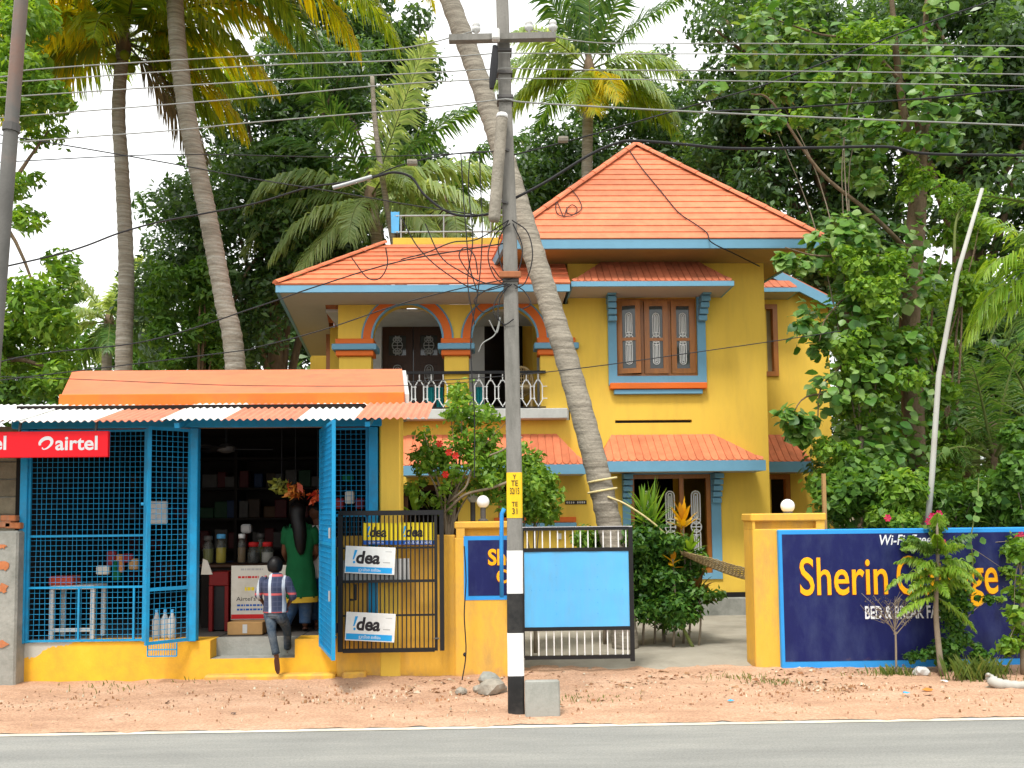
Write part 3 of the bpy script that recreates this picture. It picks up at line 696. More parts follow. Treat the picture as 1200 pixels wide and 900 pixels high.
# sunshades of scalloped tiles
def sunshade(Y, ub, ut, v_bot, v_fas, v_top, n, proj, tilemat, hipL=True, hipR=True, soffit='soffit'):
    yf = Y - proj
    xa, xb = X(ub[0], yf, v_bot), X(ub[1], yf, v_bot); um = (ub[0] + ub[1]) / 2
    zb_, zf_, zt_ = Z(v_bot, yf, um), Z(v_fas, yf, um), Z(v_top, Y, um)
    xta, xtb = X(ut[0], Y, v_top), X(ut[1], Y, v_top)
    sh = MB()
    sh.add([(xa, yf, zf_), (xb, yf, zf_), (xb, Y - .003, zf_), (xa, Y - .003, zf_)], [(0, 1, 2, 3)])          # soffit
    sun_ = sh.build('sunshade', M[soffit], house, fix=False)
    fa = MB(); fa.box(xa - .01, xb + .01, yf - .03, yf - .001, zf_ - .004, zb_); fa.box(xa - .01, xa + .02, yf - .0005, Y - .004, zf_ - .003, zb_); fa.box(xb - .02, xb + .01, yf - .0005, Y - .004, zf_ - .003, zb_)
    fa.build('fascia', M['blue'], sun_)
    bs = MB(); bs.add([(xa, yf, zb_ + .001), (xb, yf, zb_ + .001), (xb, Y - .003, zb_ + .001), (xa, Y - .003, zb_ + .001), (xta, Y - .003, zt_), (xtb, Y - .003, zt_)],
                     [(0, 1, 5, 4), (1, 2, 5), (0, 4, 3), (3, 4, 5, 2)])
    bs.build('tile_bed', M[tilemat], sun_, fix=False)
    nrm = Vector((0, -(zt_ - zb_), proj)).normalized(); wd = (xb - xa) / n
    for i in range(n):
        a, b = xa + wd * i + .005, xa + wd * (i + 1) - .005
        def lim(x):                                   # how far up the slope the hips allow
            t = 1.0
            if x < xta and xta > xa: t = min(t, (x - xa) / (xta - xa))
            if x > xtb and xtb < xb: t = min(t, (xb - x) / (xb - xtb))
            return max(t, 0.02)
        def at(x, t): return Vector((x, yf + t * (Y - .004 - yf), zb_ + .002 + t * (zt_ - zb_)))
        r = (b - a) / 2; poly = []
        for k in range(7):
            th = math.pi * k / 6; poly.append(at((a + b) / 2 - r * math.cos(th), min(.10 - .115 * math.sin(th), lim((a + b) / 2))))
        ta, tb = lim(a), lim(b); tm = lim((a + b) / 2)
        if tb > .12: poly.append(at(b, tb))
        if a < xta < b: poly.append(at(xta, 1))
        if a < xtb < b: poly.append(at(xtb, 1))
        if ta > .12: poly.append(at(a, ta))
        lift = .014 + .004 * rnd.random()
        tb_ = MB(); tb_.prism([p + nrm * lift for p in poly], -nrm * (lift - .002)); tb_.build('tile', M[tilemat], sun_)
    return sun_
sunshade(HY, (670, 859), (709, 813), 330, 335.5, 305, 24, .75, 'tile_dull')
sunshade(HY, (702, 896), (716, 836), 540, 552, 510, 22, .65, 'tile')
sunshade(HY, (472, 686), (472, 652), 545, 556, 510, 24, .65, 'tile')

# right wing set back
WY = 16.9
xw0, xw1 = X(855, WY), X(973, WY, 450); zw = Z(336, WY, 930)
mb = MB(); hl = (X(903, WY), X(915.5, WY), Z(441, WY, 910), Z(357, WY, 910)); hl2 = (X(903, WY), X(925, WY), Z(700, WY, 910), Z(556, WY, 910))
zg = Z(346, WY, 960); wall_holes(mb, xw0, xw1, 0, zg, WY, WY + .2, [hl, hl2]); mb.add([(X(890, WY), WY, zg), (xw1, WY, zg), (X(890, WY), WY, Z(309, WY, 890))], [(0, 1, 2)]); mb.build('wall', M['yellow'], house, fix=False)
mb = MB(); mb.box(xw1 - .2, xw1, WY + .205, 20.5, 0, zg - .05); mb.build('wall', M['yellow'], house)
t = .09
for q in (hl2, hl):
    mb = MB()
    for a, b in (((q[1] - t / 2, WY + .03, q[2]), (q[1] - t / 2, WY + .03, q[3])),): mb.bar(a, b, t, .14, up=(0, 1, 0))
    mb.bar((q[0] - .3, WY + .031, q[3] - t / 2), (q[1] - t, WY + .031, q[3] - t / 2), .138, t); mb.bar((q[0] - .3, WY + .031, q[2] + t / 2), (q[1] - t, WY + .031, q[2] + t / 2), .138, t)
    win = mb.build('window', M['brown'], house)
mb = MB(); mb.box(hl[0] - .3, hl[1], WY + .12, WY + .13, hl[2], hl[3]); mb.build('curtain', mat('cream_curtain', (.42, .36, .22), .9), win)
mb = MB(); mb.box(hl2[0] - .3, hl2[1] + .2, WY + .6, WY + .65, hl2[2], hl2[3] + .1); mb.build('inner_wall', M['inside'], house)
sunshade(WY, (880, 935), (880, 918), 337.5, 342, 325, 6, .6, 'tile_dull')
sunshade(WY, (890, 951), (890, 925), 541, 553, 510, 8, .6, 'tile')
mb = MB(); a0 = P(893, 307, WY - .25); b0 = P(985, 354, WY - .25); h = .20
mb.prism([a0, b0, b0 - Vector((0, 0, h)), a0 - Vector((0, 0, h))], (0, .06, 0)); mb.build('fascia', M['blue'], house)
mb = MB(); mb.prism([a0 + Vector((0, .061, .03)), b0 + Vector((.05, .061, .03)), b0 + Vector((.05, .061, -.06)), a0 + Vector((0, .061, -.06))], (0, 3.4, 0)); mb.build('wing_roof', M['tile_dull'], house)

# ------------------------------------------------------------------ tiled roofs
def courses(A, B, Cc, D, n, parent, lift=.022, name='tile_course'):
    """n overlapping courses on the slope A-B (eave) to D-Cc (top)"""
    A, B, Cc, D = map(Vector, (A, B, Cc, D)); nrm = (B - A).cross((D if (D - A).length > .01 else Cc) - A).normalized()
    if nrm.z < 0: nrm = -nrm
    for i in range(n):
        t0, t1 = (i + (rnd.uniform(-.05, .05) if i else 0)) / n, (i + 1.08) / n if i < n - 1 else 1.0
        p, q, r, s = A.lerp(D, t0), B.lerp(Cc, t0), B.lerp(Cc, t1), A.lerp(D, t1)
        mb = MB(); lo = nrm * lift; hi = nrm * .008
        mb.add([p + lo, q + lo, r + hi, s + hi, p, q, r, s], [(0, 1, 2, 3), (4, 5, 1, 0), (5, 6, 2, 1), (7, 4, 0, 3)])
        mb.build(name, M['tile'], parent)
def ridge(a, b, parent, n, r=.075):
    a = Vector(a); b = Vector(b); d = (b - a) / n
    for i in range(n):
        p, q = a + d * i, a + d * (i + 1.08 if i < n - 1 else i + 1); t = (q - p).normalized(); sx = t.cross(Vector((0, 0, 1))).normalized(); up = sx.cross(t)
        mb = MB(); k = 6; vs = []
        for j, (c, rr) in enumerate(((p, r * 1.12), (q, r * .95))):
            for m_ in range(k + 1):
                th = math.pi * m_ / k; vs.append(c + sx * rr * math.cos(th) + up * (rr * .75 * math.sin(th) + .012))
        mb.add(vs, [(m_, m_ + 1, m_ + k + 2, m_ + k + 1) for m_ in range(k)] + [tuple(range(k + 1)), tuple(range(k + 1, 2 * k + 2))]); mb.build('ridge_tile', M['tile'], parent)
BYE = 19.6
zt = Z(280, EY, 780)
FL, FR = Vector((X(589, EY, 281), EY, zt)), Vector((X(966, EY, 281), EY, zt))
BL, BR = Vector((FL.x - .138 * (BYE - EY), BYE, zt)), Vector((FR.x - .138 * (BYE - EY), BYE, zt))
ay = (EY + BYE) / 2 - .3; apex = P(745, 171, ay)
mb = MB(); mb.add([FL, FR, BR, BL, apex], [(0, 1, 4), (1, 2, 4), (2, 3, 4), (3, 0, 4)])
roof = mb.build('roof', M['tile'], house, fix=False)
eps = Vector((.02, 0, 0))
courses(FL, FR, apex + eps, apex - eps, 17, roof); courses(FR, BR, apex + eps, apex, 17, roof); courses(BL, FL, apex, apex - eps, 17, roof)
for c, n in ((FL, 11), (FR, 11), (BL, 10), (BR, 10)): ridge(c + Vector((0, 0, .0)), apex + Vector((0, 0, .02)), roof, n)
def fascia_strip(pts, z0, z1, parent, th=.05, m='blue'):
    for i in range(len(pts) - 1):
        a, b = Vector(pts[i]), Vector(pts[i + 1]); d = (b - a).normalized(); nn = Vector((-d.y, d.x, 0)) * th
        mb = MB(); mb.add([(a.x, a.y, z0), (b.x, b.y, z0), (b.x + nn.x, b.y + nn.y, z0), (a.x + nn.x, a.y + nn.y, z0), (a.x, a.y, z1), (b.x, b.y, z1), (b.x + nn.x, b.y + nn.y, z1), (a.x + nn.x, a.y + nn.y, z1)],
                     [(0, 3, 2, 1), (4, 5, 6, 7), (0, 1, 5, 4), (1, 2, 6, 5), (2, 3, 7, 6), (3, 0, 4, 7)]); mb.build('fascia', M[m], parent)
fascia_strip([FL, FR, BR, BL, FL], zE - .012, zt - .004, roof)
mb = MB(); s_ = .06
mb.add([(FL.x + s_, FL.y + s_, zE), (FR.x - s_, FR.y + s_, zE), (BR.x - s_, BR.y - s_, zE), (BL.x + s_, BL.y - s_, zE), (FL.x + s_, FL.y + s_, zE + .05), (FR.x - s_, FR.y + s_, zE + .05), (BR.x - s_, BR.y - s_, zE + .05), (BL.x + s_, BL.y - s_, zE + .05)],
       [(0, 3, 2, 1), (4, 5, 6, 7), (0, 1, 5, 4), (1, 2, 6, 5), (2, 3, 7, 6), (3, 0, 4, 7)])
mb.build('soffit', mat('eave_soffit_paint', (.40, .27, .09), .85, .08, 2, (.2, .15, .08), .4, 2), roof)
# balcony roof
zb0 = Z(333.5, EY, 500)
BFL = Vector((X(323, EY, 334), EY, zb0)); BFR = Vector((X(668.5, EY, 334), EY, zb0)); BBL = Vector((P(362, 418, 19.5).x, 19.5, zb0))
RY = 15.9; RL = P(452, 287, RY); RR = Vector((hx(640), RY, RL.z))
mb = MB(); BR2 = Vector((BFR.x, HY - .004, zb0 + (HY - EY) / (RY - EY) * (RL.z - zb0)))
mb.add([BFL, BFR, (BFR.x, RY, RL.z), RL, BBL, (RL.x - .5, 19.5, RL.z)], [(0, 1, 2, 3), (0, 3, 5, 4)]); broof = mb.build('balcony_roof', M['tile'], house, fix=False)
courses(BFL, BFR, (BFR.x, RY, RL.z), RL, 9, broof, .03); courses(BBL, BFL, RL, (RL.x - .5, 19.5, RL.z), 9, broof, .03)
ridge(BFL + Vector((0, 0, .02)), RL + Vector((0, 0, .03)), broof, 8, .06)
fascia_strip([BBL, BFL, BFR, (BFR.x, HY - .01, 0)], zEb - .012, zb0 - .004, broof)
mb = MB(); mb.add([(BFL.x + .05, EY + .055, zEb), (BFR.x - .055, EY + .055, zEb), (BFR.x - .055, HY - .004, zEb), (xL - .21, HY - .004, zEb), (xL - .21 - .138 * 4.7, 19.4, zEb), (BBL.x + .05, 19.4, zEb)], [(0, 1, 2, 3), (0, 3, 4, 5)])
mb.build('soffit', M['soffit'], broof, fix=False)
mb = MB(); mb.box(X(461, RY + .4, 285), hx(618), RY + .3, RY + .45, RL.z - .4, Z(280.5, RY + .4, 520)); mb.build('roof_parapet', M['yellow'], house)
mb = MB()                                          # rails above the parapet
for v in (253, 272): mb.tube([P(462, v, RY + .5), P(626, v - 1, RY + .5)], .018, 6)
for u in (470, 520, 575, 620): mb.tube([P(u, 282, RY + .5), P(u, 253, RY + .5)], .014, 6)
mb.build('roof_rail', M['steel'], house)
mb = MB(); p = P(463, 248, RY + .48); mb.add([p + Vector((-.08 + .04 * k, .02 * (k % 2), 0)) for k in range(5)] + [p + Vector((-.07 + .035 * k, .02 * (k % 2), -.40)) for k in range(5)], [(k, k + 1, k + 6, k + 5) for k in range(4)])
tag(mb.build('hanging_cloth', M['skyblue'], None, smooth=True), 'small bright blue cloth hung on the roof rail above the balcony roof', 'cloth', 'cloths on the balcony')
# left rear of the house under the balcony eave
mb = MB(); mb.bar((skew(xL - .2, 17.2) - .02, 17.2, zSl1), (skew(xL - .2, 17.2) - .02, 17.2, zSl1 + 2.0), .14); mb.build('downpipe', M['brown'], house)
# ------------------------------------------------------------------ the shop
SY = 9.65
def sx(u, v=600): return X(u, SY, v)
def sz(v, u=250): return Z(v, SY, u)
zSill, zFloor = sz(751, 200), .43
shop = thing('shop', 'small grocery shop with open front, blue wire cages and a corrugated awning', 'shop', (sx(240), SY, 0))
xa, xb = sx(22, 700), sx(447)
# plinth with step recess
st0, st1 = sx(247, 760), sx(346, 760); zStep = .235
def plinthmat():
    m, n, b, out = newmat('shop_plinth_paint')
    tc = n.nodes.new('ShaderNodeTexCoord'); sp = n.nodes.new('ShaderNodeSeparateXYZ'); lk(n, tc.outputs['Object'], sp.inputs[0])
    t = texn(n, 3, 6, .7)
    # patch at the left top where the paint has come off the plaster
    a = n.nodes.new('ShaderNodeMath'); a.operation = 'MULTIPLY_ADD'; a.inputs[1].default_value = -.28; a.inputs[2].default_value = -.42; lk(n, sp.outputs[0], a.inputs[0])
    c = n.nodes.new('ShaderNodeMath'); c.operation = 'ADD'; lk(n, a.outputs[0], c.inputs[0]); lk(n, sp.outputs[2], c.inputs[1])
    d = n.nodes.new('ShaderNodeMath'); d.operation = 'MULTIPLY_ADD'; d.inputs[1].default_value = .35; lk(n, t.outputs[0], d.inputs[0]); lk(n, c.outputs[0], d.inputs[2])
    e = n.nodes.new('ShaderNodeMath'); e.operation = 'GREATER_THAN'; e.inputs[1].default_value = .55; lk(n, d.outputs[0], e.inputs[0])
    t2 = texn(n, 2.2, 7, .7); r = ramp(n, [(.3, (.58, .30, .03)), (.6, (.80, .43, .02)), (.8, (.84, .50, .04))]); lk(n, t2.outputs[0], r.inputs[0])
    mx = n.nodes.new('ShaderNodeMix'); mx.data_type = 'RGBA'; lk(n, e.outputs[0], mx.inputs[0]); lk(n, r.outputs[0], mx.inputs[6]); mx.inputs[7].default_value = (.42, .41, .36, 1)
    lk(n, mx.outputs[2], b.inputs['Base Color']); b.inputs['Roughness'].default_value = .8
    t3 = texn(n, 60, 4, .6); bump(n, b, t3.outputs[0], .35, .006); return m
M['plinth'] = plinthmat()
mb = MB(); wall_holes(mb, xa, xb, -.05, zSill, SY - .02, SY + .3, [(st0, st1, zStep, zSill + .1)]); mb.build('plinth', M['plinth'], shop, fix=False)
mb = MB(); mb.box(xa + .02, st0 - .01, SY + .1, 13.2, .1, zSill - .006); mb.box(st1 + .01, xb - .02, SY + .1, 13.2, .1, zSill - .006); mb.box(st0, st1, SY + .28, 13.2, .1, zSill - .006)
mb.build('floor', mat('worn_shop_floor', (.09, .08, .07), .8, .15, 4), shop)
mb = MB(); mb.box(st0 - .004, st1 + .004, SY + .2, SY + .275, zStep - .05, zSill - .002); mb.box(st0 + .002, st1 - .002, SY - .015, SY + .27, zStep - .06, zStep + .002); mb.build('step', M['grey'], shop)
mb = MB(); mb.bev(sx(244, 790), sx(395, 790), SY - .16, SY - .018, -.03, .085, .02); mb.build('ledge', M['yellow2'], shop)
zC = 2.86
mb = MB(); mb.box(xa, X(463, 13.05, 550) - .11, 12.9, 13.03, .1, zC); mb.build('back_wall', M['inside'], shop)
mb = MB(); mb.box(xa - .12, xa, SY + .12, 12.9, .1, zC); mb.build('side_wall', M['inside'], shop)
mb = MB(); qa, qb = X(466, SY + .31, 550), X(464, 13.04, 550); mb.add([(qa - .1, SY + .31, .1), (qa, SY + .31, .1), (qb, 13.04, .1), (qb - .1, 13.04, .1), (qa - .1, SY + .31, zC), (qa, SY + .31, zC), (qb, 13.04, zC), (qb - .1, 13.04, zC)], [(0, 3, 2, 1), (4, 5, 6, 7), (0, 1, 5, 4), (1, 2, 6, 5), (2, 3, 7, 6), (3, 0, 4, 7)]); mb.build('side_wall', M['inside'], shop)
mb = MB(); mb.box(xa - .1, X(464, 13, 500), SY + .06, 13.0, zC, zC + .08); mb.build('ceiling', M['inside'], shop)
# corner column
mb = MB(); mb.bev(sx(445.5), sx(470), SY - .06, SY + .3, 0, sz(486, 455), .015); mb.build('corner_column', M['yellow'], shop)
# roof canopy of the shop, sloping concrete with a deep front edge
cy0, cy1 = 10.05, 11.7
a = P(72, 477, cy0); b = P(474, 472, cy0); ztop = P(270, 461, cy0).z; zback = P(280, 433.5, cy1).z
pl = [(a.x, cy0, a.z - .03), (a.x, cy0, ztop), (a.x + .18, cy1, zback), (a.x + .18, cy1, a.z - .03)]
mb = MB(); mb.add([(a.x, cy0, a.z - .03), (b.x, cy0, a.z - .03), (b.x, cy0, ztop), (a.x, cy0, ztop), (X(85, cy1, 437), cy1, zback), (X(471, cy1, 432), cy1, zback), (X(471, cy1, 432), cy1, a.z - .03), (X(85, cy1, 437), cy1, a.z - .03)],
                  [(3, 2, 5, 4), (4, 5, 6, 7), (0, 3, 4, 7), (1, 6, 5, 2)]); mb.build('canopy', M['parapet'], shop, fix=False)
mb = MB(); mb.bev(a.x - .02, b.x, cy0 - .03, cy0 + .02, a.z - .03, ztop - .002, .008); mb.build('canopy_edge', mat('fresh_orange_paint', (.76, .17, .025), .6, .08, 3, (.4, .12, .05), .5, 2.5), shop)  # front edge in a more saturated orange than the sloping top
mb = MB(); mb.prism([(b.x + .001, cy0 + .02, a.z - .02), (b.x + .001, cy0 + .02, ztop - .02), (X(471, cy1, 432), cy1, zback - .02), (X(471, cy1, 432), cy1, a.z - .02)], (.05, 0, 0)); mb.build('canopy_end', M['slab'], shop)
mb = MB(); p = P(438, 447, 10.95); mb.lathe(p + Vector((0, -.01, -.02)), [(.03, 0), (.045, .01), (.03, .02)], 8); mb.lathe(p + Vector((.10, -.01, -.02)), [(.02, 0), (.03, .01), (.02, .02)], 8); mb.build('patch', M['offwhite'], shop)
# corrugated sheets
def corr(u0, u1, m, y0=8.98, y1=10.04):
    x0, x1 = X(u0, y0, 490), X(u1, y0, 490); pitch, amp = .073, .011
    n = max(8, int((x1 - x0) / pitch * 10)); V = []; z0 = Z(491.5, y0, 250); z1 = Z(473.5, y1, 250)
    jit = rnd.uniform(-.006, .006)
    for k in range(n + 1):
        x = x0 + (x1 - x0) * k / n; w = amp * math.cos(2 * math.pi * x / pitch)
        V += [(x, y0 + jit * .0, z0 + w + jit), (x, y1, z1 + w + jit), (x, y0, z0 + w - .004 + jit), (x, y1, z1 + w - .004 + jit)]
    F = []
    for k in range(n):
        o = k * 4; F += [(o, o + 4, o + 5, o + 1), (o + 2, o + 3, o + 7, o + 6), (o, o + 2, o + 6, o + 4)]
    mb = MB(); mb.add(V, F); return mb.build('roof_sheet', m, shop, smooth=False, fix=False)
cuts = [-260, -170, -80, 20, 107, 188, 258, 345, 415, 501]
for i in range(len(cuts) - 1):
    corr(cuts[i], cuts[i + 1] + 3 * (i < len(cuts) - 2), M['sheet_white'] if (i % 2 == 1 or i < 4) else M['sheet_orange'])
mb = MB(); z0, z1 = Z(491.5, 8.98, 250), Z(473.5, 10.04, 250)
for u in (230, 440): mb = MB(); mb.bar((sx(u), 9.02, z0 - .055), (sx(u), 10.0, z1 - .055), .05); mb.build('rafter', M['shopblue'], shop)
mb = MB(); mb.bev(X(12, 9.55, 500), X(447, 9.55, 490), SY - .08, SY, sz(503, 60) + .0, sz(486, 250) + .0, .008); mb.build('beam', M['shopblue'], shop)
mb = MB(); mb.bev(sx(40), sx(440), SY + .02, SY + .06, sz(503, 60) - .0, zC - .02, .004); mb.build('lintel_board', M['brown'], shop)
zB = sz(503.5, 60)
for u in (31, 229, 438):
    mb = MB(); w = {31: .075, 229: .085, 438: .10}[u]; mb.bev(sx(u) - w / 2, sx(u) + w / 2, SY - .075, SY + .02, zSill, zB - .002, .006); mb.build('post', M['shopblue'], shop)
def wiremesh(mb, x0, x1, z0, z1, y, pitch, r, tf=None):
    n = int((x1 - x0) / pitch); m = int((z1 - z0) / pitch); tf = tf or (lambda p: Vector(p))
    for k in range(1, n):
        x = x0 + (x1 - x0) * k / n; j = rnd.uniform(-.006, .006); mb.tube([tf((x + j, y, z0)), tf((x - j * 1.5, y, (z0 + z1) * .5)), tf((x + j * .4, y, z1))], r, 4, cap=False)
    for k in range(1, m):
        z = z0 + (z1 - z0) * k / m; mb.tube([tf((x0, y + 2 * r, z)), tf((x1, y + 2 * r, z))], r, 4, cap=False)
def cage(u0, u1, rails, verts, pitch=.054):
    x0, x1 = sx(u0), sx(u1); mb = MB(); w = .022
    for x in (x0 + w / 2, x1 - w / 2): mb.bar((x, SY - .03, zSill + .003), (x, SY - .03, zB - .003), w + .008, up=(0, 1, 0))
    for z in [zSill + .02, zB - .02] + rails: mb.bar((x0 + w, SY - .031, z), (x1 - w, SY - .031, z), w)
    for u, za, zb_ in verts: mb.bar((sx(u), SY - .033, za), (sx(u), SY - .033, zb_), w * .9, up=(0, 1, 0))
    fr = mb.build('cage_frame', M['shopblue'], shop)
    wm = MB(); wiremesh(wm, x0 + w, x1 - w, zSill + .02, zB - .02, SY - .018, pitch, .0027)
    tag(wm.build('wire_mesh', M['shopblue'], fr, fix=False), kind='stuff')
cage(35, 173, [sz(688, 100), sz(628, 100)], [(96, zSill + .02, sz(688, 100)), (160, zSill + .02, sz(688, 100))])
cage(391, 432, [sz(604, 410)], [])
mb = MB(); mb.bar((sx(391), SY - .03, sz(604, 410)), (sx(440), SY - .03, sz(604, 410)), .03); mb.build('cage_rail', M['shopblue'], shop)
def leaf(name, hinge, outer, z0, z1, solid, rails, label=None):
    h = Vector(hinge); o = Vector(outer); L = (o - h).length; d = (o - h).normalized(); nn = Vector((d.y, -d.x, 0))
    def tf(p): return h + d * p[0] + nn * p[1] + Vector((0, 0, p[2]))
    mb = MB(); w = .035
    for x in (w / 2, L - w / 2): mb.bar(tf((x, 0, z0)), tf((x, 0, z1)), w, up=(d.x, d.y, 0))
    for z in [z0 + w / 2, z1 - w / 2] + rails: mb.bar(tf((w, 0, z)), tf((L - w, 0, z)), w * .9)
    lf = mb.build(name, M['shopblue'], shop)
    wm = MB(); wiremesh(wm, w, L - w, z0 + w, z1 - w, .006, .054, .0028, tf); tag(wm.build('wire_mesh', M['shopblue'], lf, fix=False), kind='stuff')
    if solid:
        s_ = MB(); vs = [tf((w, -.012, z0 + w)), tf((L - w, -.012, z0 + w)), tf((L - w, -.012, z1 - w)), tf((w, -.012, z1 - w))]; s_.prism(vs, nn * -.004)
        s_.build('door_sheet', M['shopblue'], lf)
        for z in (z0 + .55, z0 + 1.15):
            mb = MB(); mb.lathe(tf((L - .06, .03, z)), [(.012, 0), (.012, .10)], 8); mb.build('bolt', M['steel'], lf)
    return lf
leaf('cage_door', (sx(226), SY - .05, 0), (X(172, 9.28, 600), 9.28, 0), zSill + .004, zB - .01, False, [sz(688, 200)])
mb = MB(); x0, x1 = X(173, 9.3, 760), X(207, 9.3, 760); z0, z1 = Z(769, 9.3, 190), Z(753.5, 9.3, 190)
for a, b in (((x0, z0), (x1, z0)), ((x1, z0), (x1, z1)), ((x0, z1), (x0, z0)), ((x0, (z0 + z1) / 2), (x1, (z0 + z1) / 2))): mb.bar((a[0], 9.3, a[1]), (b[0], 9.3, b[1]), .012, up=(0, 1, 0))
for k in range(1, 12): mb.tube([(x0 + (x1 - x0) * k / 12, 9.3, z0), (x0 + (x1 - x0) * k / 12, 9.3, z1)], .003, 4)
mb.build('wire_rack', M['shopblue'], shop)
mb = MB(); p = P(171, 590, 9.28); mb.lathe(p + Vector((-.02, -.03, -.02)), [(.016, 0), (.02, .015), (.016, .03)], 8); mb.build('padlock', M['shopblue'], shop)
leaf('cage_door', (sx(377), SY - .06, 0), (X(391, 8.6, 620), 8.6, 0), .36, Z(498, 9.1, 380), True, [1.45])
# ceiling fan
f = P(265, 523, 10.9); fan = thing('ceiling_fan', 'dark ceiling fan hanging inside the shop doorway', 'fan', (f.x, f.y, zC))
mb = MB(); mb.tube([(f.x, f.y, zC), (f.x, f.y, f.z)], .015, 8); mb.build('rod', M['black'], fan)
mb = MB(); mb.lathe((f.x, f.y, f.z - .08), [(.04, 0), (.10, .02), (.11, .07), (.05, .11)], 14); mb.build('motor', M['darksteel'], fan)
for k in range(3):
    mb = MB(); rot = Matrix.Translation((f.x, f.y, f.z - .03)) @ Matrix.Rotation(R(15 + 120 * k), 4, 'Z') @ Matrix.Rotation(R(10), 4, 'X'); mb.box(.1, .55, -.06, .06, -.004, .004, mtx=rot); mb.build('blade', M['black'], fan)
# counter and shelves
CYY = 10.75; zCo = Z(661, CYY, 280)
ct = thing('counter', 'dark wooden counter with jars across the shop doorway', 'counter', (X(300, CYY), CYY, zSill))
x0, x1 = X(233, CYY), X(385, CYY)
mb = MB(); mb.bev(x0, x1, CYY, CYY + .5, zCo - .04, zCo, .008); mb.build('top', M['darkwood'], ct)
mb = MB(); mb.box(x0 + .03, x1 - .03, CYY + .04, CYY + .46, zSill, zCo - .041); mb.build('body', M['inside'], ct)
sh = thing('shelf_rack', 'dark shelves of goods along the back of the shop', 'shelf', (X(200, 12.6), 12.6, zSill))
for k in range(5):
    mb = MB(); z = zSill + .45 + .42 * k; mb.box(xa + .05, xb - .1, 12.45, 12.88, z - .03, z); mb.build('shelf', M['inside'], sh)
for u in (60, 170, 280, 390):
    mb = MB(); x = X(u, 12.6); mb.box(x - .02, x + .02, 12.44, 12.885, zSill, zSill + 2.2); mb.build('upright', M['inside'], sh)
def jar_proto(name, label, lidm, fillm, h, r):
    j = thing(name, label, 'jar', (0, 0, 0), 'sweet jars on the shop counter')
    mb = MB(); mb.lathe((0, 0, 0), [(r * .9, 0), (r, .02), (r, h * .75), (r * .7, h * .9), (r * .7, h)], 12); mb.build('glass', M['jar'], j, True)
    mb = MB(); mb.lathe((0, 0, .01), [(r * .85, 0), (r * .9, .02), (r * .9, h * .6)], 10); mb.build('sweets', fillm, j, True)
    mb = MB(); mb.lathe((0, 0, h), [(r * .82, 0), (r * .82, .045), (r * .7, .055)], 12); mb.build('lid', lidm, j, True); return j
jars = [((245, 655, 10.95), 'tall jar with a pale lid at the left end of the shop counter', M['darksteel'], M['packet_green'], .28, .065),
        ((260, 657, 10.95), 'tall jar of yellow snacks with pale blue lid beside the left end jar', M['skyblue'], M['boardyellow'], .30, .065),
        ((284, 655, 10.95), 'tall narrow brown jar with white lid standing left of the red lidded jars', M['white'], M['card'], .30, .05),
        ((298, 656, 10.9), 'red lidded jar of dark sweets above the poster on the counter', M['redink'], M['ink'], .20, .075),
        ((314, 655, 10.9), 'red lidded jar of pale sweets directly behind the boy', M['redink'], M['paperwhite'], .20, .075),
        ((306, 640, 11.15), 'jar with a grey lid standing behind the two red lidded jars', M['darksteel'], M['packet_green'], .30, .06)]
for (u, v, Y), lab, l, fl, h, r in jars:
    j = jar_proto('sweet_jar', lab, l, fl, h, r); j.location = (X(u, Y), Y, zCo)
p = P(289, 622, 11.0); pk = MB(); pk.bev(p.x - .06, p.x + .06, 10.95, 11.05, zCo + .36, zCo + .47, .02); tag(pk.build('biscuit_packet', M['boardgrey']), 'small pinkish grey packet on top of the narrow brown jar', 'packet')
# stock behind the cage
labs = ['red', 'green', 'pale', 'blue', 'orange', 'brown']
mats_ = [mat('dim_%s_wrapper' % n_, c_, .6, .2, 8, bmp=0) for n_, c_ in zip(labs, ((.05, .006, .006), (.006, .03, .01), (.05, .045, .04), (.006, .018, .05), (.05, .022, .006), (.03, .018, .01)))]  # wrapper colours darkened to stand in for the shop's indoor shade
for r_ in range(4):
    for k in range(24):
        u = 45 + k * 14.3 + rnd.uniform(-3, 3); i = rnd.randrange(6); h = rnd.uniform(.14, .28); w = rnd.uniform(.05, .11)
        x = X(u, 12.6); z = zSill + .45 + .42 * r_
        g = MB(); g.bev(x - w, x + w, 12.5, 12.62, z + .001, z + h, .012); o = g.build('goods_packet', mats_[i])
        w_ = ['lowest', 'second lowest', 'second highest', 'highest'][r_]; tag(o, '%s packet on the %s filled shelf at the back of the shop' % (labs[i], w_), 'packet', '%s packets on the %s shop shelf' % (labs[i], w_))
near_goods = [(131, 654, .05, .16, 'redpaint', 'small red packet hung inside the cage near its middle'), (137, 668, .045, .22, 'cloth_green', 'green strip of sachets inside the cage'),
              (141, 660, .04, .20, 'packet_orange', 'orange strip of sachets inside the cage'), (150, 654, .06, .10, 'redpaint', 'flat red packet right of the sachet strips'),
              (157, 661, .05, .12, 'card', 'tan packet at the right end of the hung sachets'), (121, 668, .07, .10, 'paperwhite', 'small white card hung on a string in the cage'),
              (398, 590, .05, .12, 'redpaint', 'red packet hung behind the narrow cage right of the door leaf, lowest left'), (410, 583, .05, .14, 'paperwhite', 'pale packet hung in the middle of the narrow cage right of the door leaf'),
              (422, 590, .05, .12, 'redpaint', 'red packet hung at the right side of the narrow cage by the corner column'), (408, 560, .06, .08, 'cloth_green', 'green packet hung above the pale one in the narrow cage')]
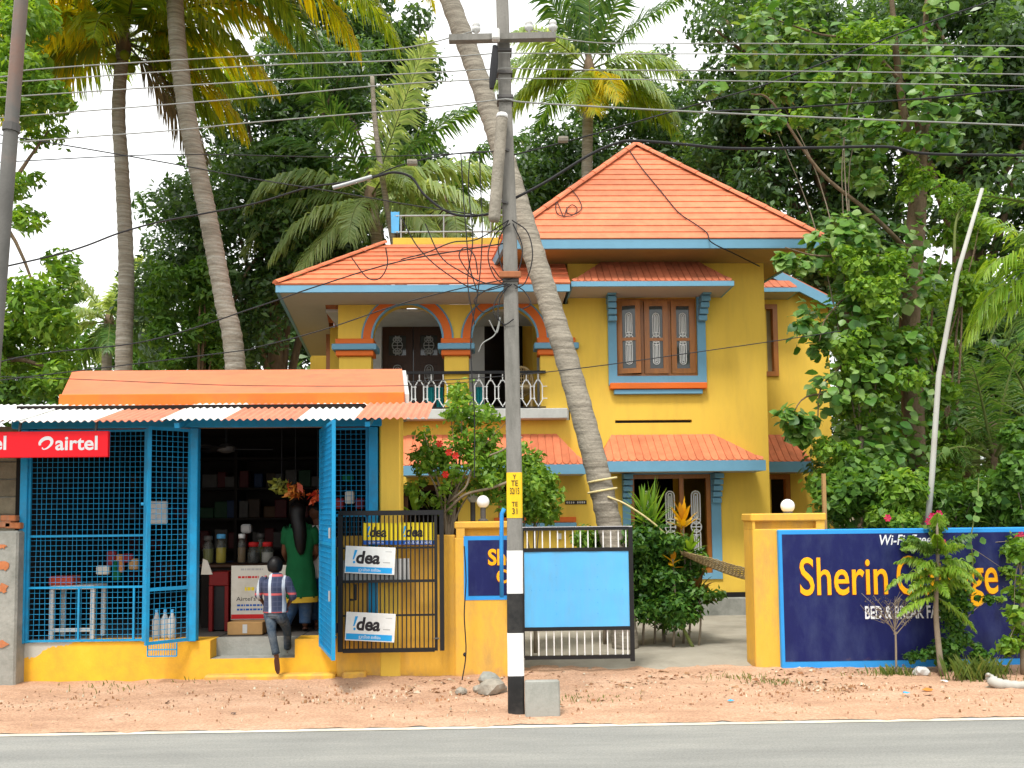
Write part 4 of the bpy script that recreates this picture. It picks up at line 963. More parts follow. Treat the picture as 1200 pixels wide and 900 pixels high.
for u, v, w, h, m, lab in near_goods:
    p = P(u, v, 10.05); g = MB(); g.bev(p.x - w, p.x + w, 10.02, 10.08, p.z - h / 2, p.z + h / 2, .012)
    o = g.build('hanging_packet', M[m]); tag(o, lab, 'packet', 'packets hung inside the wire cage')
    g = MB(); g.tube([(p.x, 10.05, p.z + h / 2), (p.x, 10.05, zC)], .002, 4); g.build('string', M['cable'], o)
# white stand behind the mesh
p0 = P(61, 750, 9.95); stn = thing('white_stand', 'white wooden stand like a small table behind the blue wire mesh', 'stand', (X(86, 9.95), 9.95, zSill))
xs0, xs1, zt_ = X(62, 9.9, 700), X(110, 9.9, 700), Z(686, 9.9, 86)
mb = MB(); mb.bev(xs0 - .02, xs1 + .02, 9.85, 10.2, zt_ - .04, zt_, .006); mb.build('top', M['offwhite'], stn)
for x in (xs0, xs1):
    for y in (9.88, 10.15):
        mb = MB(); mb.bev(x - .022, x + .022, y - .02, y + .02, zSill, zt_ - .041, .004); mb.build('leg', M['offwhite'], stn)
mb = MB(); z = Z(738, 9.9, 86); mb.bev(xs0 + .023, xs1 - .023, 9.87, 9.89, z - .02, z + .02, .004); mb.build('rail', M['offwhite'], stn)
mb = MB(); p = P(75, 680, 9.98); mb.bev(p.x - .13, p.x + .13, 9.9, 10.1, zt_ + .001, zt_ + .10, .01); tag(mb.build('tin_box', M['packet_red']), 'dull red carton lying on the white stand', 'box')
for i, (u, dy) in enumerate(((186, 0), (195, .02), (204, 0))):
    x = X(u, 9.85); b = thing('water_bottle', ['clear water bottle by the cage door, nearest the middle of the cage', 'clear water bottle in the middle of the three by the cage door', 'clear water bottle closest to the shop doorway post'][i], 'bottle', (x, 9.85 + dy, zSill), 'water bottles behind the cage door')
    mb = MB(); mb.lathe((x, 9.85 + dy, zSill), [(.04, 0), (.045, .02), (.045, .2), (.02, .25), (.016, .28)], 12); mb.build('body', M['boardgrey'], b, True)
    mb = MB(); mb.lathe((x, 9.85 + dy, zSill + .28), [(.018, 0), (.018, .03)], 10); mb.build('cap', M['skyblue'], b)
p = P(186, 600, 9.95); mb = MB(); mb.bev(p.x - .09, p.x + .10, 9.93, 9.96, p.z - .13, p.z + .12, .02); o = tag(mb.build('snack_bag', M['boardgrey']), 'silvery snack bags hung high behind the cage door', 'packet')
# red rack, poster, carton
rk = thing('red_rack', 'dark red wooden rack at the left of the shop counter', 'rack', (X(258, 10.5), 10.5, zSill)); x0, x1 = X(246, 10.4), X(269, 10.4); z1 = Z(670, 10.4, 258)
mb = MB(); mb.bev(x0, x1, 10.4, 10.7, z1 - .16, z1, .008); mb.build('top_box', M['redpaint'], rk)
for x in (x0 + .02, x1 - .025): mb = MB(); mb.bev(x - .02, x + .025, 10.4, 10.7, zSill, z1 - .161, .004); mb.build('side', M['redpaint'], rk)
mb = MB(); mb.box(x0 + .046, x1 - .051, 10.45, 10.69, zSill + .01, z1 - .165); mb.build('dark_panel', M['black'], rk)
mb = MB(); xq, zq = X(247, 10.38), Z(669, 10.38); mb.prism([(xq - .10, 10.385, zq), (xq + .03, 10.385, zq), (xq - .03, 10.385, zq + .16), (xq - .08, 10.385, zq + .18)], (0, .012, 0)); tag(mb.build('paper_cone', M['paperwhite']), 'white folded paper resting on the red rack', 'paper')
px0, px1, pz0, pz1 = X(272, 10.3), X(343, 10.3), Z(722, 10.3), Z(659, 10.3)
ps = thing('poster_board', 'white printed poster board with a red bottom band behind the boy', 'poster', ((px0 + px1) / 2, 10.3, zSill))
mb = MB(); mb.bev(px0, px1, 10.3, 10.315, pz0, pz1, .003); mb.build('board', M['paperwhite'], ps)
mb = MB(); mb.box(px0 + .004, px1 - .004, 10.297, 10.2985, pz0 + .01, pz0 + .06); mb.build('band', M['redink'], ps)
def pl_(u): return X(u, 10.3, 690)
def pv_(v): return Z(v, 10.3, 300)
lettering("Airtel's D", pl_(277), pl_(308), pv_(704), pv_(699), 10.2975, M['ink'], ps)
def dashes(parent, m, rows, y):
    mb = MB()
    for v, u0, u1, h in rows:
        u = u0
        while u < u1:
            w = rnd.uniform(1.2, 4.5); mb.box(pl_(u), pl_(min(u + w, u1)), y, y + .001, pv_(v + h), pv_(v)); u += w + .9
    return mb.build('small_print', m, parent)
dashes(ps, M['boardgrey'], [(666, 282, 309, 2.2)], 10.2972); dashes(ps, M['redink'], [(675, 279, 303, 2.4)], 10.2973)
dashes(ps, M['bluedeep'], [(708, 278, 314, 2.2), (713, 278, 313, 2.2)], 10.2974); dashes(ps, M['boardyellow'], [(688, 287, 298, 4)], 10.2976)
mb = MB(); x0, x1 = X(274, 10.25), X(314, 10.25); z1 = Z(722, 10.25); mb.bev(x0, x1, 10.05, 10.28, zSill, z1 - .005, .006); cb = tag(mb.build('cardboard_box', M['card']), 'brown cardboard carton on the shop floor under the poster', 'box')
mb = MB(); mb.box((x0 + x1) / 2 - .025, (x0 + x1) / 2 + .025, 10.047, 10.049, zSill + .02, z1 - .03); mb.build('tape', M['boardgrey'], cb)

# red telecom sign board hung under the awning
YS = 9.06
ax0, ax1 = X(-235, YS, 520), X(126.5, YS, 520); az0, az1 = Z(536, YS, 60), Z(505.5, YS, 60)
sg = thing('shop_sign', 'long red sign board with white lettering hung under the shop awning', 'sign', ((ax0 + ax1) / 2, YS, az0))
mb = MB(); mb.bev(ax0, ax1, YS, YS + .05, az0, az1, .006); mb.build('board', M['red'], sg)
def signlogo(u):                                   # ring-tailed swirl left of the word
    def q(du, v): return P(u + du, v, YS)
    mb = MB(); pts = [q(1, 522), q(1, 519), q(4, 515.5), q(8.5, 513.5), q(13, 514), q(15, 517.5), q(13.5, 521.5), q(9, 525.5), q(5, 526.5), q(3.5, 524.5)]
    sp = spline(pts, 4); k = len(sp); wd = [.010 + .020 * math.sin(math.pi * min(1, (i + 4) / k * 1.1)) for i in range(k)]
    L = []; Rr = []
    for i, c in enumerate(sp):
        t = (sp[min(i + 1, k - 1)] - sp[max(i - 1, 0)]).normalized(); nn = Vector((-t.z, 0, t.x)); L.append(c + nn * wd[i] * .6); Rr.append(c - nn * wd[i] * .6)
    for i in range(k - 1): mb.add([(p.x, YS - .003, p.z) for p in (L[i], L[i + 1], Rr[i + 1], Rr[i])], [(0, 1, 2, 3)])
    mb.build('logo', M['signgrey'], sg, fix=False)
    lettering('airtel', X(u + 19, YS, 520), X(u + 68.5, YS, 520), Z(528, YS, u), Z(511.2, YS, u), YS - .003, M['signgrey'], sg, bold=.022)
signlogo(46); signlogo(-61); signlogo(-168)
for u in (-100, 20, 110): mb = MB(); x = X(u, YS); mb.bar((x, YS + .02, az1 - .01), (x, YS + .06, az1 + .12), .02); mb.build('hanger', M['darksteel'], sg)

# ------------------------------------------------------------------ neighbour's rough wall at the left edge
nb = thing('rough_wall', 'rough cement wall end with exposed bricks at the left edge of the shop', 'wall', (sx(8), 9.5, 0))
mb = MB(); mb.bev(X(-150, 9.45, 700), X(19.5, 9.45, 700), 9.45, 9.7, 0, Z(622, 9.45, 10), .02); mb.build('wall_face', M['grey'], nb)
for (u, v, w, h) in ((4, 663, 8, 9), (4, 689, 6, 8), (2, 755, 7, 6), (-6, 712, 6, 7), (3, 640, 5, 5)):
    p = P(u, v, 9.45); mb = MB(); k = 13; poly = [(p.x + w * .0085 * math.cos(2 * math.pi * i / k) * rnd.uniform(.55, 1.4), 9.452, p.z + h * .0085 * .7 * math.sin(2 * math.pi * i / k) * rnd.uniform(.5, 1.3)) for i in range(k)]
    mb.prism(poly, (0, -.012, 0)); mb.build('brick', M['brick'], nb)
bw = thing('block_wall', 'old laterite block wall behind the rough cement wall, under the red sign', 'wall', (sx(5), 10.0, 0))
zz = 0.02; row = 0
while zz < 2.72:
    x = X(27, 9.95, 600) - .18 * (row % 2) - .02; h = .195; first = True
    while x > X(-120, 9.95, 600):
        w = .38 if not first or row % 2 == 0 else .2; first = False
        mb = MB(); d = rnd.uniform(0, .012); mb.bev(x - w + .006, x - .006 if w > .3 else X(27, 9.95, 600) - .012, 9.95 - d, 10.15, zz + .005, zz + h - .005, .008); mb.build('block', M['laterite'], bw); x -= w
    zz += h; row += 1
mb = MB(); mb.box(X(-118, 9.97, 600), X(26, 9.97, 600) - .03, 9.965, 10.14, .02, 2.7); mb.build('mortar', M['grey'], bw)
p = P(13, 612, 9.57)
for k, (dx, dz, w) in enumerate(((-.06, -.02, .09), (.05, -.03, .08), (.0, .045, .08))):
    mb = MB(); mb.bev(p.x + dx - w, p.x + dx + w, 9.5, 9.62, p.z + dz - .035, p.z + dz + .03, .01, mtx=Matrix.Translation(p) @ Matrix.Rotation(rnd.uniform(-.1, .1), 4, 'Y') @ Matrix.Translation(-p))
    tag(mb.build('broken_brick', M['brick']), ['broken red brick on the rough wall, at the outer side of the pile', 'broken red brick on the rough wall, at the side next to the shop', 'broken red brick on top of the two others on the rough wall'][k], 'brick', 'broken bricks on the rough wall')

# ------------------------------------------------------------------ boundary walls
WYF = 9.6
def wx(u, v=700, Y=WYF): return X(u, Y, v)
bl = thing('boundary_wall', 'yellow boundary wall with gate pillar between the shop and the gate', 'wall', (wx(520), WYF, 0))
mb = MB(); mb.bev(wx(394), wx(534), WYF, WYF + .2, -.05, Z(627, WYF, 520), .012); mb.build('wall', M['yellow2'], bl)
px0, px1 = wx(533), wx(606.5); pz = Z(611, WYF, 565)
mb = MB(); mb.bev(px0, px1, WYF - .035, WYF + .36, -.05, pz - .17, .012); mb.bev(px0, px1, WYF - .035, WYF + .36, pz - .075, pz, .012); mb.box(px0 + .02, px0 + .11, WYF - .03, WYF + .34, pz - .175, pz - .07); mb.box(px0 + .10, px1 - .02, WYF + .05, WYF + .34, pz - .175, pz - .07)
mb.build('pillar', M['yellow2'], bl)
def painted_sign(parent, x0, x1, z0, z1, y, bw):
    mb = MB(); mb.box(x0, x1, y - .004, y + .002, z0, z1); mb.build('sign_border', M['brightblue'], parent)
    mb = MB(); mb.box(x0 + bw, x1 - bw * .1, y - .007, y - .0045, z0 + bw, z1 - bw); return mb.build('sign_panel', M['navy'], parent)
py = WYF - .036
sp_ = painted_sign(bl, wx(544), px1 - .004, Z(703, py, 570), Z(628, py, 570), py, .045)
def words(txt, u0, u1, v0, v1, y, parent, m='amber', bold=.03, shadow=True, **kw):
    x0, x1, z0, z1 = X(u0, y, v0), X(u1, y, v0), Z(v0, y, (u0 + u1) / 2), Z(v1, y, (u0 + u1) / 2)
    if shadow: lettering(txt, x0 - .006, x1 - .002, z0 - .007, z1 - .004, y + .0015, M['lettershadow'], parent, bold=bold + .012, name='lettering_shadow', **kw)
    lettering(txt, x0, x1, z0, z1, y, M[m], parent, bold=bold, **kw)
words('She', 572, 604, 662.5, 643, py - .0105, bl); words('Co', 582, 606, 683.5, 667, py - .0105, bl)
mb = MB(); mb.bev(wx(403, 790), wx(430, 790), WYF - .12, WYF - .003, -.03, .10, .02); mb.build('ledge', M['yellow2'], bl)
br = thing('sign_wall', 'dark blue painted boundary wall advertising a guest house in amber letters', 'wall', (X(1060, 9.75), 9.75, 0))
RYF = 9.78
rx0, rx1 = X(914.5, RYF, 700), X(1420, RYF, 700); rz1 = Z(619.5, RYF, 1050)
mb = MB(); mb.bev(rx0, rx1, RYF, RYF + .2, -.05, rz1, .01); mb.build('wall', M['brightblue'], br)
mb = MB(); mb.box(rx0 + .035, rx1 - .1, RYF - .004, RYF - .001, Z(773.5, RYF, 1050), rz1 - .05); mb.build('sign_panel', M['navy'], br)
ly = RYF - .0085
words('Wi-Fi  Free', 1031, 1092, 638.5, 626.5, ly, br, 'letterwhite', .012, False, shear=.2)
words('Sherin', 938, 1041, 697.5, 652.5, ly, br, bold=.008); words('Cottage', 1052, 1171, 711, 650.5, ly, br, bold=.008)
words('BED & BREAK FAST', 1014, 1111, 725, 709.5, ly, br, 'letterwhite', .022, False)
gp = thing('gate_pillar', 'yellow gate pillar with a slotted cap beside the blue sign wall', 'pillar', (X(915, 9.9), 9.9, 0))
gx0, gx1 = X(882, 9.84, 700), X(967, 9.84, 610); gz = Z(601.5, 9.84, 920)
mb = MB(); mb.bev(gx0 + .02, gx1, 9.84, 10.2, -.05, gz - .17, .012); mb.bev(gx0, gx1 + .01, 9.825, 10.2, gz - .085, gz, .012); mb.box(gx0 + .04, gx1 - .1, 9.92, 10.18, gz - .175, gz - .08); mb.box(gx1 - .1, gx1 - .005, 9.845, 10.19, gz - .175, gz - .08); mb.box(gx0 + .021, gx0 + .05, 9.845, 10.19, gz - .175, gz - .08)
mb.build('pillar', M['yellow2'], gp)
def globe(u, v, Y, r, base_z, label):
    c = P(u, v, Y); g = thing('globe_lamp', label, 'lamp', (c.x, Y, base_z), 'white globe lamps on the gate pillars')
    mb = MB(); k = 12; prof = [(r * math.sin(math.pi * (i + .25) / (k + .5)), -r * math.cos(math.pi * (i + .25) / (k + .5))) for i in range(k + 1)]; mb.lathe(c, prof, 20); mb.build('globe', M['globe'], g, True)
    mb = MB(); mb.lathe((c.x, Y, base_z), [(.055, 0), (.055, .015), (.03, .03), (.03, max(.04, c.z - r - base_z + .02))], 12); mb.build('base', M['darksteel'], g)
globe(923, 593, 9.98, .078, gz, 'white globe lamp on the gate pillar beside the blue sign wall')
globe(566, 588, 9.78, .070, pz, 'white globe lamp on the pillar behind the electric pole')
globe(554, 583, 10.6, .065, .95, 'white globe lamp half hidden in leaves behind the left pillar lamp')
mb = MB(); c = P(554, 583, 10.6); mb.tube([(c.x, 10.6, .07), (c.x, 10.6, .95)], .03, 8); tag(mb.build('lamp_stake', M['darksteel']), 'dark stake holding the leaf hidden globe lamp', 'post')

# ------------------------------------------------------------------ gates
GY = 9.74
gt = thing('blue_gate', 'black framed gate leaf with a sky blue sheet and white bars', 'gate', (X(676, GY), GY, .05))
g0, g1 = X(612, GY, 700), X(740, GY, 700)
def gz_(v): return Z(v, GY, 676)
mb = MB()
for x in (g0, g1): mb.bar((x, GY, gz_(770) - (.05 if x == g1 else 0)), (x, GY, gz_(618)), .045, up=(0, 1, 0))
for v, w in ((619.5, .035), (644, .04), (736.5, .04), (770, .04)): mb.bar((g0 + .023, GY, gz_(v)), (g1 - .023, GY, gz_(v)), w)
mb.build('frame', M['black'], gt)
mb = MB(); mb.bar((g0 - .02, GY - .001, gz_(617.6)), (g1 + .02, GY - .001, gz_(617.6)), .014); mb.build('top_edge', M['signgrey'], gt)
mb = MB(); n = 24
vs = [(g0 + .024 + (g1 - g0 - .05) * i / n, GY - .012 + .002 * math.sin(i * .9), gz_(646) if j else gz_(734.5)) for i in range(n + 1) for j in (0, 1)]
mb.add(vs, [(2 * i, 2 * i + 2, 2 * i + 3, 2 * i + 1) for i in range(n)]); mb.add([(x, y + .006, z) for x, y, z in vs], [(2 * i + 1, 2 * i + 3, 2 * i + 2, 2 * i) for i in range(n)])
pan = mb.build('sheet_panel', M['skyblue'], gt, fix=False)
rv = MB(); rv.lathe((0, 0, 0), [(.004, 0), (.004, .003)], 6); rvm = meshof(rv, 'rivet', M['brightblue'])
for v in (662, 676, 691, 706, 719):
    for k in range(12):
        if v in (691,) or k in (3, 8): piece('rivet', rvm, pan, Matrix.Translation((g0 + .1 + (g1 - g0 - .2) * k / 11, GY - .013, gz_(v))) @ Matrix.Rotation(R(90), 4, 'X'))
bm1 = MB(); bm1.box(-.006, .006, -.006, .006, gz_(642.5), gz_(621)); top = meshof(bm1, 'bar', M['white']); bm1 = MB(); bm1.box(-.006, .006, -.006, .006, gz_(768.5), gz_(738)); bot = meshof(bm1, 'bar', M['white'])
for k in range(14):
    x = g0 + .06 + (g1 - g0 - .11) * k / 13; piece('bar', top, gt, Matrix.Translation((x, GY, 0))); piece('bar', bot, gt, Matrix.Translation((x + .03 if k < 13 else x, GY, 0)))
KY = 9.44
kg = thing('black_gate', 'black barred gate leaf folded flat against the yellow wall', 'gate', (X(458, KY), KY, .1))
k0, k1 = X(399, KY, 680), X(516.5, KY, 680)
def kz(v): return Z(v, KY, 458)
mb = MB()
for x, w in ((k0, .05), (k1 + .012, .045), (k1 - .05, .03)): mb.bar((x, KY, kz(763)), (x, KY, kz(603)), w, up=(0, 1, 0))
mb.bar((k0 - .02, KY, kz(601)), (k1 + .035, KY, kz(601)), .05); mb.bar((k0 + .026, KY + .001, kz(762)), (k1 - .066, KY + .001, kz(762)), .04)
for v, w in ((642, .02), (681, .028), (721, .02)): mb.bar((k0 + .026, KY, kz(v)), (k1 - .066, KY, kz(v)), w)
kf = mb.build('frame', M['black'], kg)
mb = MB(); mb.tube([(k0 + .10, KY - .03, kz(702)), (k0 + .16, KY - .03, kz(702)), (k0 + .16, KY - .03, kz(684))], .014, 6); mb.build('latch', M['black'], kg)
mb = MB(); mb.tube([(k1 - .07, KY - .03, kz(748.5)), (k1 - .02, KY - .03, kz(748.5))], .009, 6); mb.build('bolt', M['darksteel'], kg)
for v in (635, 680, 735): mb = MB(); mb.lathe((k0 - .05, KY, kz(v) - .05), [(.025, 0), (.025, .1)], 8); mb.build('hinge', M['black'], kg)
bm1 = MB(); bm1.box(-.006, .006, -.006, .006, kz(760.5), kz(604)); bme = meshof(bm1, 'bar', M['black'])
for k in range(21): piece('bar', bme, kg, Matrix.Translation((k0 + .05 + (k1 - .09 - k0) * k / 21, KY, 0)))

# ------------------------------------------------------------------ telecom boards tied to the gate
def board(name, label, u0, u1, v0, v1, y, rot, m, print_fn, group='phone company boards on the gate'):
    x0, x1, z0, z1 = X(u0, y, v0), X(u1, y, v0), Z(v1, y, u0), Z(v0, y, u0); c = Vector(((x0 + x1) / 2, y, (z0 + z1) / 2))
    rm = Matrix.Translation(c) @ Matrix.Rotation(rot, 4, 'Y') @ Matrix.Translation(-c)
    b = thing(name, label, 'board', (c.x, y, z0), group)
    mb = MB(); mb.bev(x0, x1, y - .008, y, z0, z1, .002, mtx=rm); mb.build('sheet', m, b); print_fn(b, x0, x1, z0, z1, y - .0088, rm); return b
def bang(b, x, z0, z1, w, y, rm, m='boardblue'):
    h = z1 - z0; s_ = .22 * h; mb = MB()
    mb.add([rm @ Vector(p) for p in ((x + s_ * .35, y, z0 + h * .30), (x + s_ * .35 + w * .55, y, z0 + h * .30), (x + s_ + w, y, z1), (x + s_ - w * .15, y, z1))], [(0, 1, 2, 3)])
    mb.add([rm @ Vector((x + w * .3 + .02 + w * .5 * math.cos(t) * 1.0, y, z0 + h * .11 + h * .10 * math.sin(t))) for t in [2 * math.pi * i / 10 for i in range(10)]], [tuple(range(10))])
    mb.build('exclamation_mark', M[m], b, fix=False)
def idea_white(b, x0, x1, z0, z1, y, rm):
    w, h = x1 - x0, z1 - z0
    mb = MB(); mb.box(x0 + .02 * w, x1 - .05 * w, y - .0004, y + .0002, z0 + .04 * h, z0 + .25 * h, mtx=rm); mb.build('band', M['boardblue'], b)
    bang(b, x0 + .13 * w, z0 + .36 * h, z0 + .86 * h, .05 * w, y, rm)
    lettering('dea', x0 + .22 * w, x0 + .70 * w, z0 + .36 * h, z0 + .84 * h, y, M['ink'], b, bold=.035, shear=.12, rot=rm)
    lettering('ഇവിടെ ലഭ്യം', x0 + .28 * w, x0 + .72 * w, z0 + .07 * h, z0 + .22 * h, y - .001, M['white'], b, rot=rm)
    mb = MB(); mb.box(x0 + .76 * w, x0 + .90 * w, y - .0002, y + .0002, z0 + .42 * h, z0 + .455 * h, mtx=rm); mb.box(x0 + .80 * w, x0 + .93 * w, y - .0002, y + .0002, z0 + .83 * h, z0 + .85 * h, mtx=rm); mb.build('small_print', M['boardgrey'], b)
board('phone_board', 'white board with blue band hung on the black gate above the middle rail', 404.5, 463, 641, 673, KY - .02, R(3), M['boardwhite'], idea_white)
board('phone_board', 'white board with blue band hung low near the bottom of the black gate', 405, 463, 718.5, 752, KY - .02, R(3.5), M['boardwhite'], idea_white)
def idea_yellow(second):
    def fn(b, x0, x1, z0, z1, y, rm):
        w, h = x1 - x0, z1 - z0
        mb = MB(); mb.box(x0, x1, y - .0004, y + .0002, z0, z0 + .20 * h, mtx=rm); mb.build('band', M['bluedeep'], b)
        bang(b, x0 + .10 * w, z0 + .34 * h, z0 + .84 * h, .05 * w, y, rm); lettering('dea', x0 + .2 * w, x0 + .68 * w, z0 + .34 * h, z0 + .82 * h, y, M['ink'], b, bold=.035, shear=.12, rot=rm)
        lettering('AVAILABLE HERE' if second else 'ഇവിടെ ലഭ്യം', x0 + .18 * w, x0 + (.95 if second else .6) * w, z0 + .04 * h, z0 + .16 * h, y - .001, M['white'], b, rot=rm)
    return fn
board('phone_board', 'yellow board behind the black gate bars, the one nearer the shop', 425, 466.3, 613, 638.5, KY + .03, R(.8), M['boardyellow'], idea_yellow(False))
board('phone_board', 'yellow board reading available here, behind the bars by the gate pillar', 467, 509, 612.5, 638.5, KY + .03, R(.8), M['boardyellow'], idea_yellow(True))
board('phone_board', 'plain grey board behind the bars below the yellow boards', 401, 480, 656, 681, KY + .03, R(-1.2), M['boardgrey'], lambda *a: None)
# ------------------------------------------------------------------ electric pole by the road
PY = 7.8
pole = thing('electric_pole', 'concrete electric pole with black and white painted base in front of the house', 'pole', (X(604, PY, 838), PY, 0))
cpts = [(605, 846, .138), (604.6, 791, .137), (603.8, 741, .136), (603.5, 695, .135), (603.3, 645, .134), (603.1, 607, .133), (602.6, 554, .131), (599.5, 400, .128), (597.2, 260, .124), (592, 120, .117), (588.5, 0, .11), (585, -120, .105)]
mats_p = ['bandblack', 'bandwhite', 'bandblack', 'bandwhite', 'concrete', 'bandyellow', 'concrete', 'concrete', 'concrete', 'concrete', 'concrete']
def pole_c(v):
    for i in range(len(cpts) - 1):
        if cpts[i][1] >= v >= cpts[i + 1][1]:
            t = (cpts[i][1] - v) / (cpts[i][1] - cpts[i + 1][1]); return P(cpts[i][0] + t * (cpts[i + 1][0] - cpts[i][0]), v, PY)
    return P(600, v, PY)
def seg(mb, a, b, wa, wb, grow=0):
    vs = []
    for c, w in ((a, wa), (b, wb)):
        h = w / 2 + grow; k = h * .82; d = h * .8 + grow; e = d * .8
        for x, y in ((-k, -d), (k, -d), (h, -e), (h, e), (k, d), (-k, d), (-h, e), (-h, -e)): vs.append((c.x + x, c.y + y, c.z))
    mb.add(vs, [tuple(range(8)), tuple(range(8, 16))] + [(i, (i + 1) % 8, (i + 1) % 8 + 8, i + 8) for i in range(8)])
mb = MB()
for i in range(len(cpts) - 1):
    a, b = P(cpts[i][0], cpts[i][1], PY), P(cpts[i + 1][0], cpts[i + 1][1], PY)
    if mats_p[i] == 'concrete': seg(mb, a, b, cpts[i][2], cpts[i + 1][2])
    else:
        q = MB(); seg(q, a, b, cpts[i][2], cpts[i + 1][2], .0015); q.build('painted_band', M[mats_p[i]], pole)
mb.build('shaft', M['concrete'], pole)
fy = PY - .06
for txt, v0, v1, w in (('Y', 561.5, 556, 4), ('TE', 569.5, 563, 8), ('32/15', 579, 571.5, 11), ('TE', 593.5, 588, 7), ('31', 602.5, 595.5, 6)):
    c = pole_c((v0 + v1) / 2); hw = w * PY / FPX / 2; lettering(txt, c.x - hw, c.x + hw, P(600, v0, fy).z, P(600, v1, fy).z, fy, M['ink'], pole, bold=.01)
c = P(588, 45, PY); am = MB(); ya = PY - .10
am.bar((X(526, ya, 50), ya, Z(46, ya, 526)), (X(651, ya, 42), ya, Z(43, ya, 651)), .07, .055); am.build('cross_arm', M['concrete'], pole)
ins = []
def insulator(u, v, up=True):
    p = P(u, v, ya); mb = MB(); mb.lathe(p, [(.012, -.06), (.012, .0), (.035, .01), (.042, .035), (.025, .05), (.036, .06), (.03, .085), (.012, .10)], 10); mb.build('insulator', M['ceramic'] if up else M['darksteel'], pole, True); return p + Vector((0, 0, .08))
for u, v in ((558, 38), (620, 36), (648, 36)): insulator(u, v)
p = P(581, 47, PY - .1); mb = MB(); mb.bev(p.x - .035, p.x + .035, PY - .22, PY - .143, p.z - .05, p.z + .05, .012); mb.build('fuse_box', M['ceramic'], pole)
mb = MB(); mb.tube(spline([P(580, 54, PY - .16), P(579, 75, PY - .16), P(576, 104, PY - .16)], 4), [.024, .026, .03, .034, .036, .036, .034, .03, .02], 7); mb.build('wrapped_cable', M['cable'], pole)
for v in (62, 88, 116, 120, 325, 330):
    c = pole_c(v); mb = MB(); mb.box(c.x - .072, c.x + .072, PY - .066, PY + .066, c.z - .012, c.z + .012); mb.build('clamp_band', M['darksteel'], pole)
c = pole_c(325); mb = MB(); mb.bev(c.x - .10, c.x + .09, PY - .10, PY - .068, c.z - .025, c.z + .03, .006); mb.build('wooden_block', M['brown_pale'], pole)
# tube lamp fixed to the pole
a, b = P(588.5, 135, PY - .13), P(579, 259, PY - .13)
lmp = thing('tube_street_lamp', 'long grey tube street lamp strapped to the left of the pole', 'street lamp', (b.x, b.y, b.z))
mb = MB(); d = (b - a); mb.tube([a, a + d * .03, a + d * .06, a + d * .97, b], [.040, .052, .05, .052, .046], 10); mb.build('housing', M['stone'], lmp, True)
mb = MB(); mb.tube([a - d * .012, a + d * .03], [.046, .056], 10); mb.build('end_cap', M['bandwhite'], lmp, True)
mb = MB(); mb.bar(a + d * .3, a + d * .3 + Vector((.09, .10, 0)), .02); mb.bar(a + d * .8, a + d * .8 + Vector((.12, .10, 0)), .02); mb.build('bracket', M['darksteel'], lmp)
# pipe and box by the pole
mb = MB(); mb.tube([P(588, 700, 9.42), P(587.5, 640, 9.42), P(588, 602, 9.42), P(591, 596, 9.42)], .022, 8); tag(mb.build('blue_pipe', M['brightblue'], None, True), 'thin blue pipe standing at the wall corner beside the electric pole', 'pipe')
mb = MB(); mb.tube(spline([P(544, 640, 9.4), P(546, 680, 9.38), P(544, 720, 9.38), P(546, 765, 9.38), P(541, 800, 9.36)], 5), .007, 5); mb.lathe(P(544.5, 767, 9.37), [(.01, -.02), (.018, 0), (.01, .02)], 6); tag(mb.build('earth_wire', M['cable']), 'thin dark wire hanging down the yellow gate pillar to the soil', 'cable')
blk = thing('concrete_slab', 'square grey concrete slab leaning on the foot of the pole', 'slab', (X(636, 7.68, 838), 7.68, 0))
mb = MB(); p = P(636, 838, 7.66); x0, x1 = X(615.5, 7.66, 820), X(656.5, 7.66, 820); zt_ = Z(798, 7.66, 636)
mb.bev(x0, x1, 7.66, 7.76, -.02, zt_, .012, mtx=Matrix.Translation((p.x, 7.66, 0)) @ Matrix.Rotation(R(-5), 4, 'X') @ Matrix.Translation((-p.x, -7.66, 0))); mb.build('slab_body', M['grey'], blk)
def rock(u, v, r, label, Y=None, m='stone', sq=.7):
    g = G(u, v, .03); bm = bmesh.new(); bmesh.ops.create_icosphere(bm, subdivisions=2, radius=1)
    sd_ = rnd.random() * 50
    for w in bm.verts:
        k = 1 + .38 * noise.noise(w.co * 1.1 + Vector((sd_, 0, 0))) + .12 * noise.noise(w.co * 3 + Vector((sd_, 0, 0))); w.co = Vector((w.co.x * r * k * 1.15, w.co.y * r * k, w.co.z * r * k * sq))
    mb = MB(); bm.verts.index_update(); mb.add([g + w.co + Vector((0, 0, r * .35)) for w in bm.verts], [tuple(x.index for x in f.verts) for f in bm.faces]); bm.free()
    return tag(mb.build('rock', M[m]), label, 'rock', 'rocks on the verge')
rock(577, 811, .12, 'pale broad rock at the foot of the gate pillar'); rock(573, 800, .10, 'dark rounded rock behind the pale rock at the gate pillar', m='grey'); rock(563, 810, .06, 'small stone left of the pale rock at the gate pillar')
rock(1080, 790, .08, 'whitish stone at the foot of the small conifer trunk', m='offwhite'); rock(540, 812, .05, 'small brown stone beside the hanging earth wire')
# driftwood root at the right
mb = MB(); mb.tube(spline([G(1158, 790, .16), G(1159, 793, .12), G(1166, 800, .08), G(1182, 803, .05), G(1202, 803, .04), G(1230, 800, .03)], 5), [float(np.interp(i, [0, 4, 9, 14, 20, 25], [.012, .03, .055, .05, .04, .025])) * (1 + .12 * math.sin(i * 2.3)) for i in range(26)], 8); tag(mb.build('bare_root', M['bamboo'], None, True), 'pale bare root lying on the soil at the right end of the wall', 'root')
